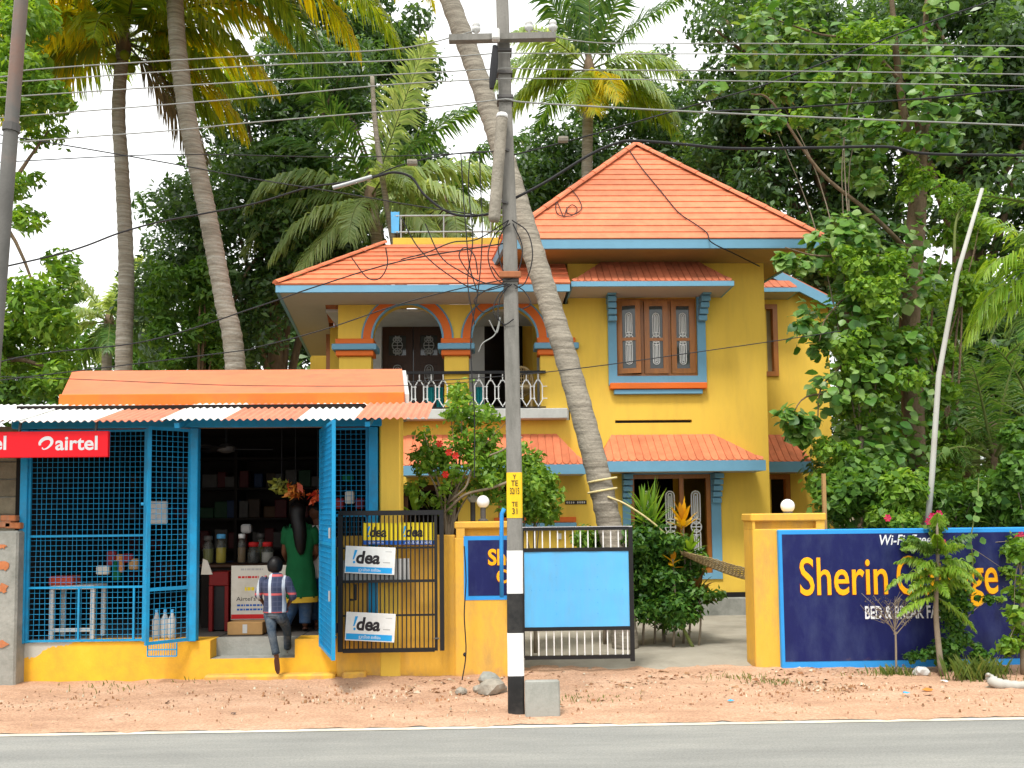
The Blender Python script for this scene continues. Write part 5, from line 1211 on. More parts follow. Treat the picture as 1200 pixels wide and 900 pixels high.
# small litter one can point at
for u, v, m, r, lab in ((1106, 800, 'boardwhite', .045, 'white crumpled litter below the conifer'), (1086, 810, 'packet_orange', .06, 'orange wrapper on the soil below the conifer'), (1062, 814, 'boardblue', .045, 'pale blue wrapper on the soil left of the orange one'), (856, 822, 'boardblue', .035, 'small blue wrapper in front of the open gateway'),
                        (188, 795, 'boardwhite', .04, 'white scrap at the foot of the shop plinth'), (274, 837, 'ink', .025, 'tiny black scrap near the road edge before the shop'), (1058, 780, 'petal_pink', .03, 'fallen pink flower by the blue wall base')):
    g = G(u, v, .03); mb = MB(); k = 7; top = [(g.x + r * math.cos(2 * math.pi * i / k) * rnd.uniform(.6, 1.2), g.y + r * .6 * math.sin(2 * math.pi * i / k), g.z + .004 + rnd.uniform(0, r * .5)) for i in range(k)]
    mb.add(top + [(g.x, g.y, g.z + r * .6)], [(i, (i + 1) % k, k) for i in range(k)]); tag(mb.build('litter_scrap', M[m], fix=False), lab, 'litter')
# gravel and dry leaves scattered over the verge
def scatter(name, n, ycen, m, smin, smax, leafy, xr=(-6, 6)):
    V, F = [], []
    while len(F) < n * (2 if not leafy else 1):
        x = nrs.uniform(*xr); t = nrs.beta(2, 2); y = 7.5 + 2.0 * t if ycen is None else nrs.normal(ycen, .35)
        if not 7.45 < y < 9.75: continue
        d = noise.noise((x * .8, y * 1.6, 7)); 
        if d < nrs.uniform(-.5, .45): continue
        s_ = nrs.uniform(smin, smax) * (1 if nrs.rand() < .9 else 1.8); a = nrs.uniform(0, 6.28); z = .012 + .03 * max(0, noise.noise((x * .9, y * 1.2, 0))) + .006; c, sn = math.cos(a) * s_, math.sin(a) * s_
        o = len(V); l = nrs.uniform(.1, .7) * s_
        if leafy: V += [(x + c, y + sn, z), (x - sn * .5, y + c * .5, z + l), (x - c, y - sn, z + l * .3), (x + sn * .5, y - c * .5, z + l * .2)]; F.append((o, o + 1, o + 2, o + 3))
        else:
            V += [(x + c, y + sn, z - .01), (x - sn, y + c, z - .01), (x - c, y - sn, z - .01), (x + sn, y - c, z - .01), (x + c * .5, y + sn * .5, z + l + .008), (x - sn * .5, y + c * .5, z + l + .008), (x - c * .5, y - sn * .5, z + l + .008), (x + sn * .5, y - c * .5, z + l + .008)]
            F += [(o + 4, o + 5, o + 6, o + 7)] + [(o + i, o + (i + 1) % 4, o + 4 + (i + 1) % 4, o + 4 + i) for i in range(4)]
    tag(arrmesh(name, V, F, M[m]), kind='stuff')
scatter('gravel', 3200, None, 'litter', .003, .010, False); scatter('gravel', 1300, 8.6, 'litter', .005, .015, False, (-2.6, 4.6)); scatter('leaf_litter', 700, 9.2, 'litter', .012, .03, True, (-1, 5)); scatter('leaf_litter', 350, 8.5, 'litter', .01, .022, True)

# ------------------------------------------------------------------ wires
def wire(name, label, pts, r, m='wire', group=None, n=10):
    mb = MB(); mb.tube(spline(pts, n), r, 5, cap=False); return tag(mb.build(name, M[m], None, True, fix=False), label, 'cable', group)
LW = [([(-260, 101), (0, 90), (43, 81), (300, 65), (465, 57), (558, 36)], 'highest'), ([(-260, 112), (0, 97), (300, 77), (460, 71), (588, 62)], 'second'), ([(-260, 130), (0, 114), (300, 95), (465, 87), (590, 80)], 'third'),
      ([(-260, 158), (0, 138), (300, 114), (460, 99), (590, 92)], 'fourth'), ([(-260, 190), (0, 168), (200, 153), (300, 143), (490, 127), (592, 116)], 'lowest')]
for q, w in LW: wire('power_line', '%s of the five pale power lines crossing the palms left of the pole' % w, [P(u, v, ya) for u, v in q], .0055, group='power lines left of the pole')
RW = [([(620, 34), (700, 50), (900, 51), (1200, 54), (1460, 56)], 'highest'), ([(588, 62), (700, 63), (900, 63.5), (1200, 67), (1460, 71)], 'second'), ([(590, 80), (700, 82), (900, 83), (1200, 87), (1460, 91)], 'third'),
      ([(590, 92), (700, 92.5), (900, 95.5), (1200, 101), (1460, 108)], 'fourth'), ([(592, 116), (640, 121.5), (900, 135), (1200, 147), (1460, 158)], 'lowest and brightest')]
for q, w in RW: wire('power_line', '%s of the five power lines running right from the pole' % w, [P(u, v, ya) for u, v in q], .0075 if 'br' in w else .0052, group='power lines right of the pole')
wire('service_cable', 'thick black cable sagging past the roof apex to the right edge', [P(u, v, 7.9) for u, v in ((602, 233), (640, 213), (690, 182), (722, 168), (745, 165), (800, 169), (860, 174), (960, 173), (1040, 172), (1085, 180), (1200, 182), (1460, 184))], .013, 'cable')
wire('service_cable', 'thick black cable looping left from the pole to the small junction box', [P(u, v, 7.9) for u, v in ((596, 238), (575, 250), (545, 253), (522, 247), (497, 228), (482, 208), (462, 202), (440, 207), (420, 212))], .012, 'cable')
wire('service_cable', 'grey tensioned cable from the clip by the hanging palm to the upper left', [P(u, v, 7.9) for u, v in ((436, 207), (405, 216), (390, 220))], .02, 'steel')
wire('service_cable', 'dark drooping cable running left from the clip across the two trunks', [P(u, v, 7.9) for u, v in ((440, 206), (400, 214), (360, 220), (300, 238), (240, 250), (187, 260), (140, 273), (60, 300), (-150, 345))], .008, 'cable')
wire('service_cable', 'thin dark cable crossing the shop roof up to the pole block', [P(u, v, 7.8) for u, v in ((600, 326), (540, 338), (470, 356), (380, 386), (300, 407), (250, 415), (-200, 470))], .005, 'cable')
wire('service_cable', 'thin dark cable rising from the left edge behind the twin palms to the house', [P(u, v, 7.8) for u, v in ((-200, 500), (0, 424), (170, 400), (300, 360), (370, 336), (470, 306), (592, 285))], .006, 'cable')
wire('service_cable', 'faint dark wire at lamp height between the palms and the pole', [P(u, v, 7.8) for u, v in ((595, 176), (540, 180), (400, 184), (200, 181), (0, 190), (-200, 200))], .0045, 'cable')
wire('service_cable', 'dark wire descending from the left palms to the clip', [P(u, v, 7.8) for u, v in ((-200, 130), (0, 158), (180, 188), (300, 210), (400, 226), (480, 240), (560, 252))], .0055, 'cable')
wire('service_cable', 'dark wire rising right from the pole lamp to the top right corner', [P(u, v, 7.9) for u, v in ((600, 182), (640, 172), (700, 156), (800, 127), (900, 98), (1010, 56), (1100, 22), (1165, 0), (1300, -50))], .0065, 'cable')
wire('service_cable', 'dark jointed wire over the big right tree rising to the right edge', [P(u, v, 7.9) for u, v in ((820, 132), (860, 129), (900, 128), (990, 122), (1060, 117), (1100, 114), (1200, 104), (1420, 84))], .008, 'cable')
wire('service_cable', 'thin wire crossing the upper window from the balcony to the right wing', [P(u, v, 7.9) for u, v in ((480, 448), (600, 440), (700, 429), (800, 415), (905, 400), (985, 388))], .0045, 'cable')
rn_ = (FR - FL).cross(apex - FL).normalized()
def on_roof(u, v, lift=.045):
    d = ray(u, v); o_ = Vector((0, 0, CAM_H)); t = (FL - o_).dot(rn_) / d.dot(rn_); return o_ + d * t + rn_ * (lift if rn_.z > 0 else -lift)
wire('service_cable', 'thin wire laid down the main roof from apex to eave', [on_roof(u, v) for u, v in ((738, 180), (752, 200), (775, 228), (795, 252), (815, 266), (828, 276))] + [P(834, 284, 13.75), P(862, 298, 14.0), P(890, 312, 14.5)], .010, 'cable')
wire('service_cable', 'curl of thin wire lying on the left slope of the main roof', [on_roof(u, v) for u, v in ((669, 224), (678, 236), (681, 248), (668, 256), (655, 255), (651, 247), (653, 240), (660, 256), (664, 248), (670, 243), (676, 247), (673, 254), (665, 253), (664, 246))], .008, 'cable')
wire('service_cable', 'thin wire along the front of the orange shop canopy', [P(u, v, 9.5) for u, v in ((-100, 438), (80, 444), (200, 449), (300, 452), (470, 452), (560, 447))], .004, 'cable')
# hanging loops by the pole
loops = [((540, 180), (543, 230), (546, 270), (550, 310), (560, 345)), ((551, 179), (549, 220), (554, 280), (548, 330), (556, 380)), ((562, 178), (563, 215), (565, 260), (564, 300), (560, 342), (552, 390), (553, 440), (556, 490), (556, 560)),
         ((598, 262), (580, 275), (572, 300), (580, 325), (595, 335)), ((600, 258), (618, 272), (624, 300), (616, 330), (604, 338)), ((596, 258), (584, 285), (590, 318), (604, 326)), ((601, 262), (612, 290), (606, 320), (590, 328), (576, 312)),
         ((600, 333), (585, 345), (578, 365), (590, 380), (602, 374)), ((594, 332), (570, 340), (556, 352), (566, 366), (580, 360)), ((602, 333), (615, 342), (622, 356), (612, 362)), ((498, 262), (516, 300), (540, 318), (570, 332), (598, 333)), ((470, 255), (490, 290), (520, 318), (560, 340), (596, 334)),
         ((560, 330), (548, 318), (538, 300), (545, 290), (556, 300), (560, 322)), ((596, 335), (586, 350), (584, 372), (592, 382)), ((596, 258), (560, 280), (530, 284), (500, 296), (470, 304)), ((412, 302), (430, 325), (445, 326), (454, 310), (452, 290)), ((573, 375), (582, 390), (586, 372), (580, 392), (566, 402), (561, 412))]
wl = ['longest dark drop wire left of the pole lamp', 'second dark drop wire left of the pole lamp', 'wire hanging past the balcony down into the hibiscus', 'left wide coil of wire under the pole lamp', 'right wide coil of wire under the pole lamp', 'inner left coil of wire under the pole lamp', 'inner right coil of wire under the pole lamp', 'wire loop hanging low in front of the right balcony arch',
      'flat wire loop left of the pole block', 'small wire loop right of the pole block', 'slanting wire from the cable bend to the pole block', 'lower slanting wire over the balcony roof to the pole block', 'small curled wire end over the balcony roof', 'short wire loop just under the pole block', 'slack wire along the balcony roof ridge', 'hanging wire bight over the left end of the balcony roof', 'pale frayed wire end in front of the right arch']
for q, lab in zip(loops, wl): wire('loose_wire', lab, [P(u, v, 7.72 + .02 * (i % 2)) for i, (u, v) in enumerate(q)], .0055, 'cable' if 'pale' not in lab else 'wire', 'loose wires around the pole', 8)
for u, v, lab in ((483, 190, 'small grey junction box on the cable left of the pole'), (660, 163, 'small grey junction box on the wire above the main roof')):
    p = P(u, v, 7.86); mb = MB(); mb.bev(p.x - .045, p.x + .045, 7.84, 7.9, p.z - .022, p.z + .022, .006); mb.box(p.x - .04, p.x + .04, 7.835, 7.839, p.z - .004, p.z + .015); tag(mb.build('junction_box', M['stone']), lab, 'box', 'junction boxes on the wires')
wire('loose_wire', 'wire carrying the junction box left of the pole', [P(u, v, 7.9) for u, v in ((440, 206), (460, 197), (483, 190), (520, 182), (560, 178), (592, 178))], .006, 'cable', 'loose wires around the pole')
# rusty pipe at the left edge, close to the camera
rp = thing('rusty_pipe_post', 'tall rusty pipe post at the left edge close to the camera', 'post', (P(-50, 900, 3.4).x, 3.4, 0))
a, b = P(28, -40, 3.4), P(-8, 420, 3.4); d = (b - a) / (b.z - a.z); foot = b + d * (0 - b.z)
mb = MB(); mb.tube([a - d * -2.2, a, a.lerp(b, .43), a.lerp(b, .44), b, foot], [.024, .024, .025, .026, .027, .028], 12); mb.build('pipe', M['rust'], rp, True)
mb = MB(); c = a.lerp(b, .41); mb.tube([c, c + d * -.03], [.031, .031], 12); mb.build('clamp', M['darksteel'], rp)
# white leaning pole behind the blue wall
mb = MB(); mb.tube([P(1086, 625, 10.4), P(1092, 560, 10.4), P(1100, 440, 10.4), P(1122, 320, 10.4), P(1151, 221, 10.4)], [.035, .034, .032, .028, .022], 8); lp = mb.build('leaning_pole', M['bamboo'], None, True)
tag(lp, 'slender white leaning pole standing behind the blue sign wall', 'pole')

# ------------------------------------------------------------------ people
def skin_mesh(name, joints, edges, mats, parent, sub=2, root=0):
    """one continuous surface grown round connected joints: joints = [(point, radius or (rx, ry))]"""
    o = ORG.get(parent.name, Vector()) if parent else Vector()
    me = bpy.data.meshes.new(name); me.from_pydata([tuple(Vector(j[0]) - o) for j in joints], edges, []); ob = bpy.data.objects.new(name, me); COL.objects.link(ob)
    md = ob.modifiers.new('skin', 'SKIN'); md.use_smooth_shade = True
    for i, j in enumerate(joints):
        r = j[1]; r = (r, r) if not hasattr(r, '__len__') else r; me.skin_vertices[0].data[i].radius = r; me.skin_vertices[0].data[i].use_root = (i == root)
    sb = ob.modifiers.new('sub', 'SUBSURF'); sb.levels = sub; sb.render_levels = sub
    dg = bpy.context.evaluated_depsgraph_get(); nm = bpy.data.meshes.new_from_object(ob.evaluated_get(dg)); bpy.data.objects.remove(ob)
    nm.materials.clear(); nm.materials.append(mats); nm.polygons.foreach_set('use_smooth', [True] * len(nm.polygons))
    ob = bpy.data.objects.new(name, nm); COL.objects.link(ob)
    if parent: ob.parent = parent; ORG[ob.name] = o.copy()
    return ob
def head_mesh(c, h, fwd, parent, name='head'):
    """head facing fwd: skull, jaw, brow, nose, lips and ears in one surface"""
    bm = bmesh.new(); bmesh.ops.create_uvsphere(bm, u_segments=28, v_segments=22, radius=1); f = Vector(fwd).normalized(); up = Vector((0, 0, 1)); f = (f - up * f.dot(up)).normalized(); sd_ = f.cross(up)
    mb = MB(); vs = []
    for w in bm.verts:
        x, y, z = w.co; w_ = 1 - .28 * max(0, -z) ** 1.3; X_ = x * .39 * w_; Y_ = y * (.46 if y < 0 else .44) * (1 - .10 * max(0, -z)); Z_ = z * .5
        if y > .2:
            Y_ += .07 * math.exp(-((x / .13) ** 2 + ((z + .08) / .17) ** 2)) + .025 * math.exp(-((x / .22) ** 2 + ((z + .46) / .07) ** 2)) - .035 * (math.exp(-(((x - .35) / .16) ** 2 + ((z - .06) / .10) ** 2)) + math.exp(-(((x + .35) / .16) ** 2 + ((z - .06) / .10) ** 2)))
        e = math.exp(-((abs(x) - 1) / .18) ** 2 - ((z + .05) / .26) ** 2 - ((y + .1) / .22) ** 2); X_ += math.copysign(.075 * e, x)
        vs.append(Vector(c) + (sd_ * X_ + f * Y_ + up * Z_) * h)
    bm.verts.index_update(); mb.add(vs, [tuple(v.index for v in q.verts) for q in bm.faces]); bm.free()
    return mb.build(name, M['skin'], parent, True)
def hair_mesh(c, h, fwd, parent, low, back_len=0, name='hair'):
    bm = bmesh.new(); bmesh.ops.create_uvsphere(bm, u_segments=28, v_segments=22, radius=1); f = Vector(fwd).normalized(); up = Vector((0, 0, 1)); f = (f - up * f.dot(up)).normalized(); sd_ = f.cross(up); mb = MB(); vs = []
    for w in bm.verts:
        x, y, z = w.co; k = 1 + .04 * noise.noise(Vector((x, y, z)) * 6); lim = -.05 if y > .1 else low; zz = max(z, lim + .25 * max(0, y)); yy = min(y, .78 + .2 * z) if z < .5 else y
        vs.append(Vector(c) + (sd_ * x * .44 * k + f * (yy * .49 * k - .02) + up * (zz * .54 * k + .01)) * h)
    bm.verts.index_update(); mb.add(vs, [tuple(v.index for v in q.verts) for q in bm.faces]); bm.free(); return mb.build(name, M['hair'], parent, True)
def hand(joints, edges, wrist_i, wrist, dirv, side, s):
    """palm, four unequal fingers and a thumb grown from the wrist joint; side points to the thumb"""
    d = Vector(dirv).normalized(); sv = Vector(side); sv = (sv - d * sv.dot(d)).normalized(); nv = d.cross(sv); w = Vector(wrist)
    joints.append((w + d * .045 * s, (.020 * s, .015 * s))); pi = len(joints) - 1; edges.append((wrist_i, pi))
    for k, (off, ln) in enumerate(((.022, .065), (.007, .075), (-.008, .070), (-.022, .054))):
        b0 = w + d * .075 * s + sv * off * s; joints.append((b0, .0085 * s)); i0 = len(joints) - 1; edges.append((pi, i0))
        joints.append((b0 + (d * .8 + nv * .45).normalized() * ln * .55 * s, .0078 * s)); edges.append((i0, i0 + 1)); joints.append((b0 + (d * .8 + nv * .45).normalized() * ln * .55 * s + (d * .35 + nv * .9).normalized() * ln * .45 * s, .0062 * s)); edges.append((i0 + 1, i0 + 2))
    t0 = w + d * .030 * s + sv * .024 * s; joints.append((t0, .0095 * s)); i0 = len(joints) - 1; edges.append((wrist_i, i0)); joints.append((t0 + (d * .6 + sv * .7).normalized() * .032 * s, .0085 * s)); edges.append((i0, i0 + 1)); joints.append((t0 + (d * .6 + sv * .7).normalized() * .032 * s + d * .026 * s, .0065 * s)); edges.append((i0 + 1, i0 + 2))

def person(label, loc, J, s, fwd, shirt, trousers, shirt_long, hairlow, sleeve, trouser_r=1.0):
    """J: dict of world joints; s: size against an adult"""
    t = thing('person', label, 'person', loc); V_ = lambda k: Vector(J[k])
    joints, edges = [], []
    def add(p, r, prev=None):
        joints.append((Vector(p), r)); i = len(joints) - 1
        if prev is not None: edges.append((prev, i))
        return i
    pel = add(V_('pelvis'), (.135 * s, .10 * s)); sp1 = add(V_('pelvis').lerp(V_('chest'), .5), (.115 * s, .085 * s), pel); che = add(V_('chest'), (.145 * s, .095 * s), sp1); nk = add(V_('neck'), .052 * s, che); add(V_('head') - Vector((0, 0, .05 * s)), .055 * s, nk)
    wr = {}
    for q in 'lr':
        sh_ = add(V_('shoulder_' + q), .052 * s, che); el = add(V_('elbow_' + q), .038 * s, add(V_('shoulder_' + q).lerp(V_('elbow_' + q), .5), .046 * s, sh_)); w = add(V_('wrist_' + q), .024 * s, el)
        dv = (V_('wrist_' + q) - V_('elbow_' + q)); hand(joints, edges, w, V_('wrist_' + q), dv, (0, 0, 1), s)
        hp = add(V_('hip_' + q), .088 * s, pel); kn = add(V_('knee_' + q), .056 * s, add(V_('hip_' + q).lerp(V_('knee_' + q), .5), .075 * s, hp)); an = add(V_('ankle_' + q), .036 * s, add(V_('knee_' + q).lerp(V_('ankle_' + q), .4), .052 * s, kn))
        add(V_('toe_' + q), (.036 * s, .024 * s), add(V_('ankle_' + q).lerp(V_('toe_' + q), .55), (.038 * s, .03 * s), an))
    skin_mesh('body', joints, edges, M['skin'], t); head_mesh(V_('head'), .225 * s * (1.12 if s < .75 else 1), fwd, t); hair_mesh(V_('head'), .225 * s * (1.12 if s < .75 else 1), fwd, t, hairlow)
    # shirt: torso and sleeves
    mb = MB(); pv, cv, nv_ = V_('pelvis'), V_('chest'), V_('neck'); shc = (V_('shoulder_l') + V_('shoulder_r')) / 2; Zv = Vector((0, 0, 1))
    shw = (V_('shoulder_r') - V_('shoulder_l')).length / 2
    low = [(V_('hem'), .215 * s, .165 * s), (V_('hem').lerp(pv, .5), .19 * s, .15 * s), (pv, .175 * s, .14 * s)] if shirt_long else [(pv - Zv * .055 * s, .172 * s, .128 * s), (pv + Zv * .02 * s, .165 * s, .125 * s)]
    mb.loft(low + [(pv.lerp(cv, .5), .15 * s, .12 * s), (cv, shw + .035 * s, .128 * s), (shc + Zv * .005 * s, shw + .03 * s, .105 * s), (shc + Zv * .05 * s, shw * .72, .085 * s), (nv_ - Zv * .005 * s, .066 * s, .064 * s)], 32, 5, ripple=.05 if shirt_long else .03)
    for q in 'lr':
        sh_, el, w_ = V_('shoulder_' + q), V_('elbow_' + q), V_('wrist_' + q)
        rg = [(sh_ + (shc - sh_) * .25 + Zv * .01 * s, .075 * s, .075 * s), (sh_, .072 * s, .075 * s), (sh_.lerp(el, .55), .064 * s, .066 * s)]
        if sleeve > .55: rg.append((el, .055 * s, .055 * s))
        if sleeve > 1: rg.append((el.lerp(w_, sleeve - 1), .046 * s, .046 * s))
        mb.loft(rg, 14)
    mb.build('shirt', shirt, t, True)
    mb = MB(); hc = (V_('hip_l') + V_('hip_r')) / 2
    mb.loft([(pv + Zv * .06 * s, .145 * s, .112 * s), (pv - Zv * .02 * s, .160 * s, .122 * s), (hc - Zv * .03 * s, .165 * s, .128 * s), (hc - Zv * .09 * s, .13 * s, .11 * s)], 18)
    for q in 'lr':
        hp, kn, an = V_('hip_' + q), V_('knee_' + q), V_('ankle_' + q); r_ = trouser_r
        mb.loft([(hp + Zv * .02 * s, .085 * s, .10 * s), (hp - Zv * .06 * s, .092 * s, .105 * s), (hp.lerp(kn, .5), .085 * s * r_, .09 * s * r_), (kn, .07 * s * r_, .072 * s * r_), (kn.lerp(an, .5), .064 * s * r_, .066 * s * r_), (kn.lerp(an, .9), .062 * s * r_, .062 * s * r_)], 16)
    mb.build('trousers', trousers, t, True)
    for q in 'lr':
        an, to = V_('ankle_' + q), V_('toe_' + q); d = (to - an).normalized(); heel = an - d * .03 * s; nn = Vector((1, 0, 0)); dn = d.cross(nn).normalized()
        if dn.z > 0 or (abs(dn.z) < .5 and dn.y > 0): dn = -dn
        mb = MB(); ln = (to - heel).length + .03 * s; poly = []
        for k in range(12):
            th = 2 * math.pi * k / 12; poly.append(heel + d * (ln * .5 + ln * .5 * math.cos(th)) + nn * (.040 * s * math.sin(th) * (1.0 if math.cos(th) > 0 else .85)) + dn * .034 * s)
        mb.prism(poly, dn * .018 * s); mb.build('sandal', M['sandal'], t)
    return t
bY = 9.42
J = dict(pelvis=P(322.5, 713, bY + .02), chest=P(322, 687, bY), neck=P(322, 676, bY + .01), head=P(322.5, 663, bY + .04),
         shoulder_l=P(309, 681, bY), shoulder_r=P(336, 681, bY), elbow_l=P(303, 697, bY + .02), elbow_r=P(343.5, 698, bY + .02), wrist_l=P(308, 706, bY + .17), wrist_r=P(337, 710, bY + .17),
         hip_l=P(316.5, 717, bY + .03), hip_r=P(328.5, 717, bY + .03), knee_l=P(318.5, 741, bY - .02), ankle_l=P(324, 769, bY + .0), toe_l=P(326.5, 786, bY + .07),
         knee_r=P(337, 739, bY + .22), ankle_r=P(337, 757, bY + .45), toe_r=P(338.5, 762, bY + .62))
J['ankle_r'].z = zStep + .055; J['toe_r'].z = zStep + .03
J['knee_r'] = Vector((X(337.5, bY + .3, 740), bY + .26, J['hip_r'].z * .5 + J['ankle_r'].z * .5))
boy = person('small boy in a checked shirt and faded jeans stepping up into the shop', (J['pelvis'].x, bY, 0), J, .72, (0, 1, -.1), M['plaid'], M['denim_grey'], False, -.62, 1.25, .88)
wY = 10.3
J = dict(pelvis=P(352, 672, wY), chest=P(351, 632, wY), neck=P(350, 612, wY), head=P(349, 597, wY + .03), hem=P(352, 700, wY),
         shoulder_l=P(337, 622, wY), shoulder_r=P(366, 622, wY), elbow_l=P(333, 648, wY + .08), elbow_r=P(371, 648, wY + .08), wrist_l=P(338, 660, wY + .26), wrist_r=P(366, 658, wY + .28),
         hip_l=P(346, 682, wY), hip_r=P(358, 682, wY), knee_l=P(342, 712, wY), knee_r=P(358, 714, wY), ankle_l=P(333.5, 738, wY - .02), ankle_r=P(357.5, 738, wY), toe_l=P(334, 744, wY + .14), toe_r=P(358, 744, wY + .15))
for q in 'lr': J['ankle_' + q].z = zFloor + .075; J['toe_' + q].z = zFloor + .045
wom = person('person in a long green tunic and blue trousers standing with back turned in the shop', (J['pelvis'].x, wY, zFloor), J, .93, (-.2, 1, 0), M['cloth_green'], M['denim'], True, -.7, .55, 1.15)
mb = MB(); h = P(349, 600, wY - .07); mb.tube(spline([h + Vector((0, .02, .08)), h + Vector((0, -.03, -.05)), P(351, 620, wY - .13), P(352, 636, wY - .13), P(353, 650, wY - .12)], 4), [.06, .085, .095, .09, .085, .08, .082, .078, .08, .074, .076, .07, .066, .06, .052, .04, .02], 9); mb.build('long_hair', M['hair'], wom, True)
mb = MB(); c = J['hem']; mb.loft([(c + Vector((0, 0, -.05)), .210, .164), (c + Vector((0, 0, -.02)), .205, .159), (c + Vector((0, 0, .012)), .204, .158)], 20); o = mb.build('tunic_hem', M['cloth_yellow'], wom, True)
oY = 10.62
J = dict(pelvis=P(376, 672, oY), chest=P(373, 634, oY), neck=P(372, 615, oY), head=P(370, 600, oY), shoulder_l=P(360, 623, oY), shoulder_r=P(384, 625, oY), elbow_l=P(357, 648, oY + .05), elbow_r=P(386, 650, oY), wrist_l=P(364, 660, oY - .12), wrist_r=P(372, 648, oY - .2),
         hip_l=P(371, 682, oY), hip_r=P(382, 682, oY), knee_l=P(371, 712, oY), knee_r=P(383, 712, oY), ankle_l=P(371, 736, oY), ankle_r=P(383, 736, oY), toe_l=P(371, 738, oY - .14), toe_r=P(384, 738, oY - .14))
for q in 'lr': J['ankle_' + q].z = zFloor + .075; J['toe_' + q].z = zFloor + .045
person('person in a white shirt half hidden behind the blue shop door leaf', (J['pelvis'].x, oY, zFloor), J, .9, (-.3, -1, 0), M['cloth_white'], M['denim'], False, -.4, .55)
# ------------------------------------------------------------------ vegetation
def clumps_px(regions, seed):
    """leaf clumps placed inside ellipses: (u, v, ru, rv, depth, depth spread, how many, clump radius in px)"""
    r = np.random.RandomState(seed); out = []
    for u, v, ru, rv, Y, dY, n, rc in regions:
        for _ in range(n):
            a, q = r.uniform(0, 6.283), math.sqrt(r.uniform(0, 1)); y = Y + r.uniform(-dY, dY)
            c = P(u + ru * q * math.cos(a), v + rv * q * math.sin(a), y); out.append((c, rc * r.uniform(.65, 1.3) * y / FPX))
    return out
def leaf_cloud(clumps, n, size, seed, aspect=.42, up=.45, droop=.25, shell=.5):
    r = np.random.RandomState(seed); C = np.array([tuple(c) for c, _ in clumps]); Rr = np.array([q for _, q in clumps])
    w = Rr ** 2; idx = r.choice(len(C), n, p=w / w.sum()); d = r.normal(size=(n, 3)); d /= np.linalg.norm(d, axis=1)[:, None]
    rad = Rr[idx] * (shell + (1 - shell) * r.uniform(0, 1, n) ** .6) * np.where(r.uniform(0, 1, n) < .08, 1.35, 1.0); d2 = d.copy(); d2[:, 2] *= .8
    pos = C[idx] + d2 * rad[:, None]
    nrm = d * .55 + np.array([0, 0, up]) + r.normal(size=(n, 3)) * .5; nrm /= np.linalg.norm(nrm, axis=1)[:, None]
    t = r.normal(size=(n, 3)) + d * .6; t[:, 2] -= droop; t -= nrm * (t * nrm).sum(1)[:, None]; t /= np.linalg.norm(t, axis=1)[:, None]
    b = np.cross(nrm, t); s = (size * r.uniform(.6, 1.35, n))[:, None]
    p0 = pos - t * s * .5; p2 = pos + t * s * .5 - nrm * s * .10; l = pos + b * s * aspect * .5 + nrm * s * .08 - t * s * .05; q = pos - b * s * aspect * .5 + nrm * s * .08 - t * s * .05
    V = np.stack([p0, l, p2, q], 1).reshape(-1, 3); F = np.arange(4 * n).reshape(-1, 4); return V, F
def tree(name, label, trunk, limbs, regions, n, size, leaf, seed, cat='tree', group=None, bark='bark', aspect=.42, up=.45, n_limbs=10, shell=.45, crown='crown'):
    """trunk: (point, radius) list from the base up; limbs lead from the trunk to some of the clumps"""
    base = trunk[0][0]; t = thing(name, label, cat, tuple(base), group); cl = clumps_px(regions, seed)
    mb = MB(); pts = spline([p for p, _ in trunk], 5); rr = np.interp(np.linspace(0, len(trunk) - 1, len(pts)), range(len(trunk)), [r for _, r in trunk])
    rr = [q * (1 + .08 * noise.noise(p * 2.5)) for q, p in zip(rr, pts)]; mb.tube(pts, list(rr), 9); mb.build('trunk', M[bark], t, True)
    r = random.Random(seed); pick = r.sample(cl, min(n_limbs, len(cl)))
    for c, q in pick:
        k = r.randrange(int(len(pts) * .45), len(pts)); a = pts[k]; m = a.lerp(c, .5) + Vector((r.uniform(-.1, .1), r.uniform(-.1, .1), .18)) * (c - a).length * .6
        sp = spline([a, m, c], 5); r0 = max(.008, min(rr[k] * .55, .03 + .02 * (c - a).length)); mb = MB(); mb.tube(sp, [r0 * (1 - .8 * i / (len(sp) - 1)) for i in range(len(sp))], 5); mb.build('limb', M[bark], t, True)
    V, F = leaf_cloud(cl, n, size, seed, aspect, up, shell=shell); arrmesh(crown, V, F, M[leaf], t); return t
def ground_below(p, z=0): return Vector((p.x, p.y, z))
def simple_trunk(u, v, Y, r, lean=0, ztop=None):
    top = P(u, v, Y); b = Vector((top.x + lean, Y, -.03)); return [(b, r), (b.lerp(top, .5) + Vector((lean * .1, 0, 0)), r * .8), (top, r * .45)]

# dense trees
tree('tree', 'leafy bright green tree filling the left edge above the shop roof', simple_trunk(-40, 150, 13.5, .16), None,
     [(10, 55, 55, 75, 13.5, 1, 22, 26), (45, 120, 30, 60, 13.5, .8, 9, 20), (18, 240, 34, 50, 13.2, .8, 9, 16), (20, 390, 52, 65, 12.8, .8, 26, 22), (55, 345, 32, 45, 12.8, .6, 10, 17), (55, 435, 28, 22, 12.6, .5, 8, 15), (-60, 250, 60, 230, 13.5, 1.5, 24, 34)], 19000, .15, 'leaf_bright', 21)
tree('tree', 'dark dense tree behind the shop, left of the house and right of the twin trunks', simple_trunk(315, 240, 23, .26, .4), None,
     [(330, 130, 80, 80, 23, 1.5, 26, 36), (300, 250, 115, 75, 23, 2, 44, 36), (245, 365, 95, 70, 22, 1.5, 34, 30), (375, 300, 60, 110, 23.5, 1.5, 26, 34), (205, 290, 30, 40, 22.5, 1, 8, 22), (400, 90, 40, 50, 24, 1, 10, 26)], 44000, .20, 'leaf_dark', 22, n_limbs=16)
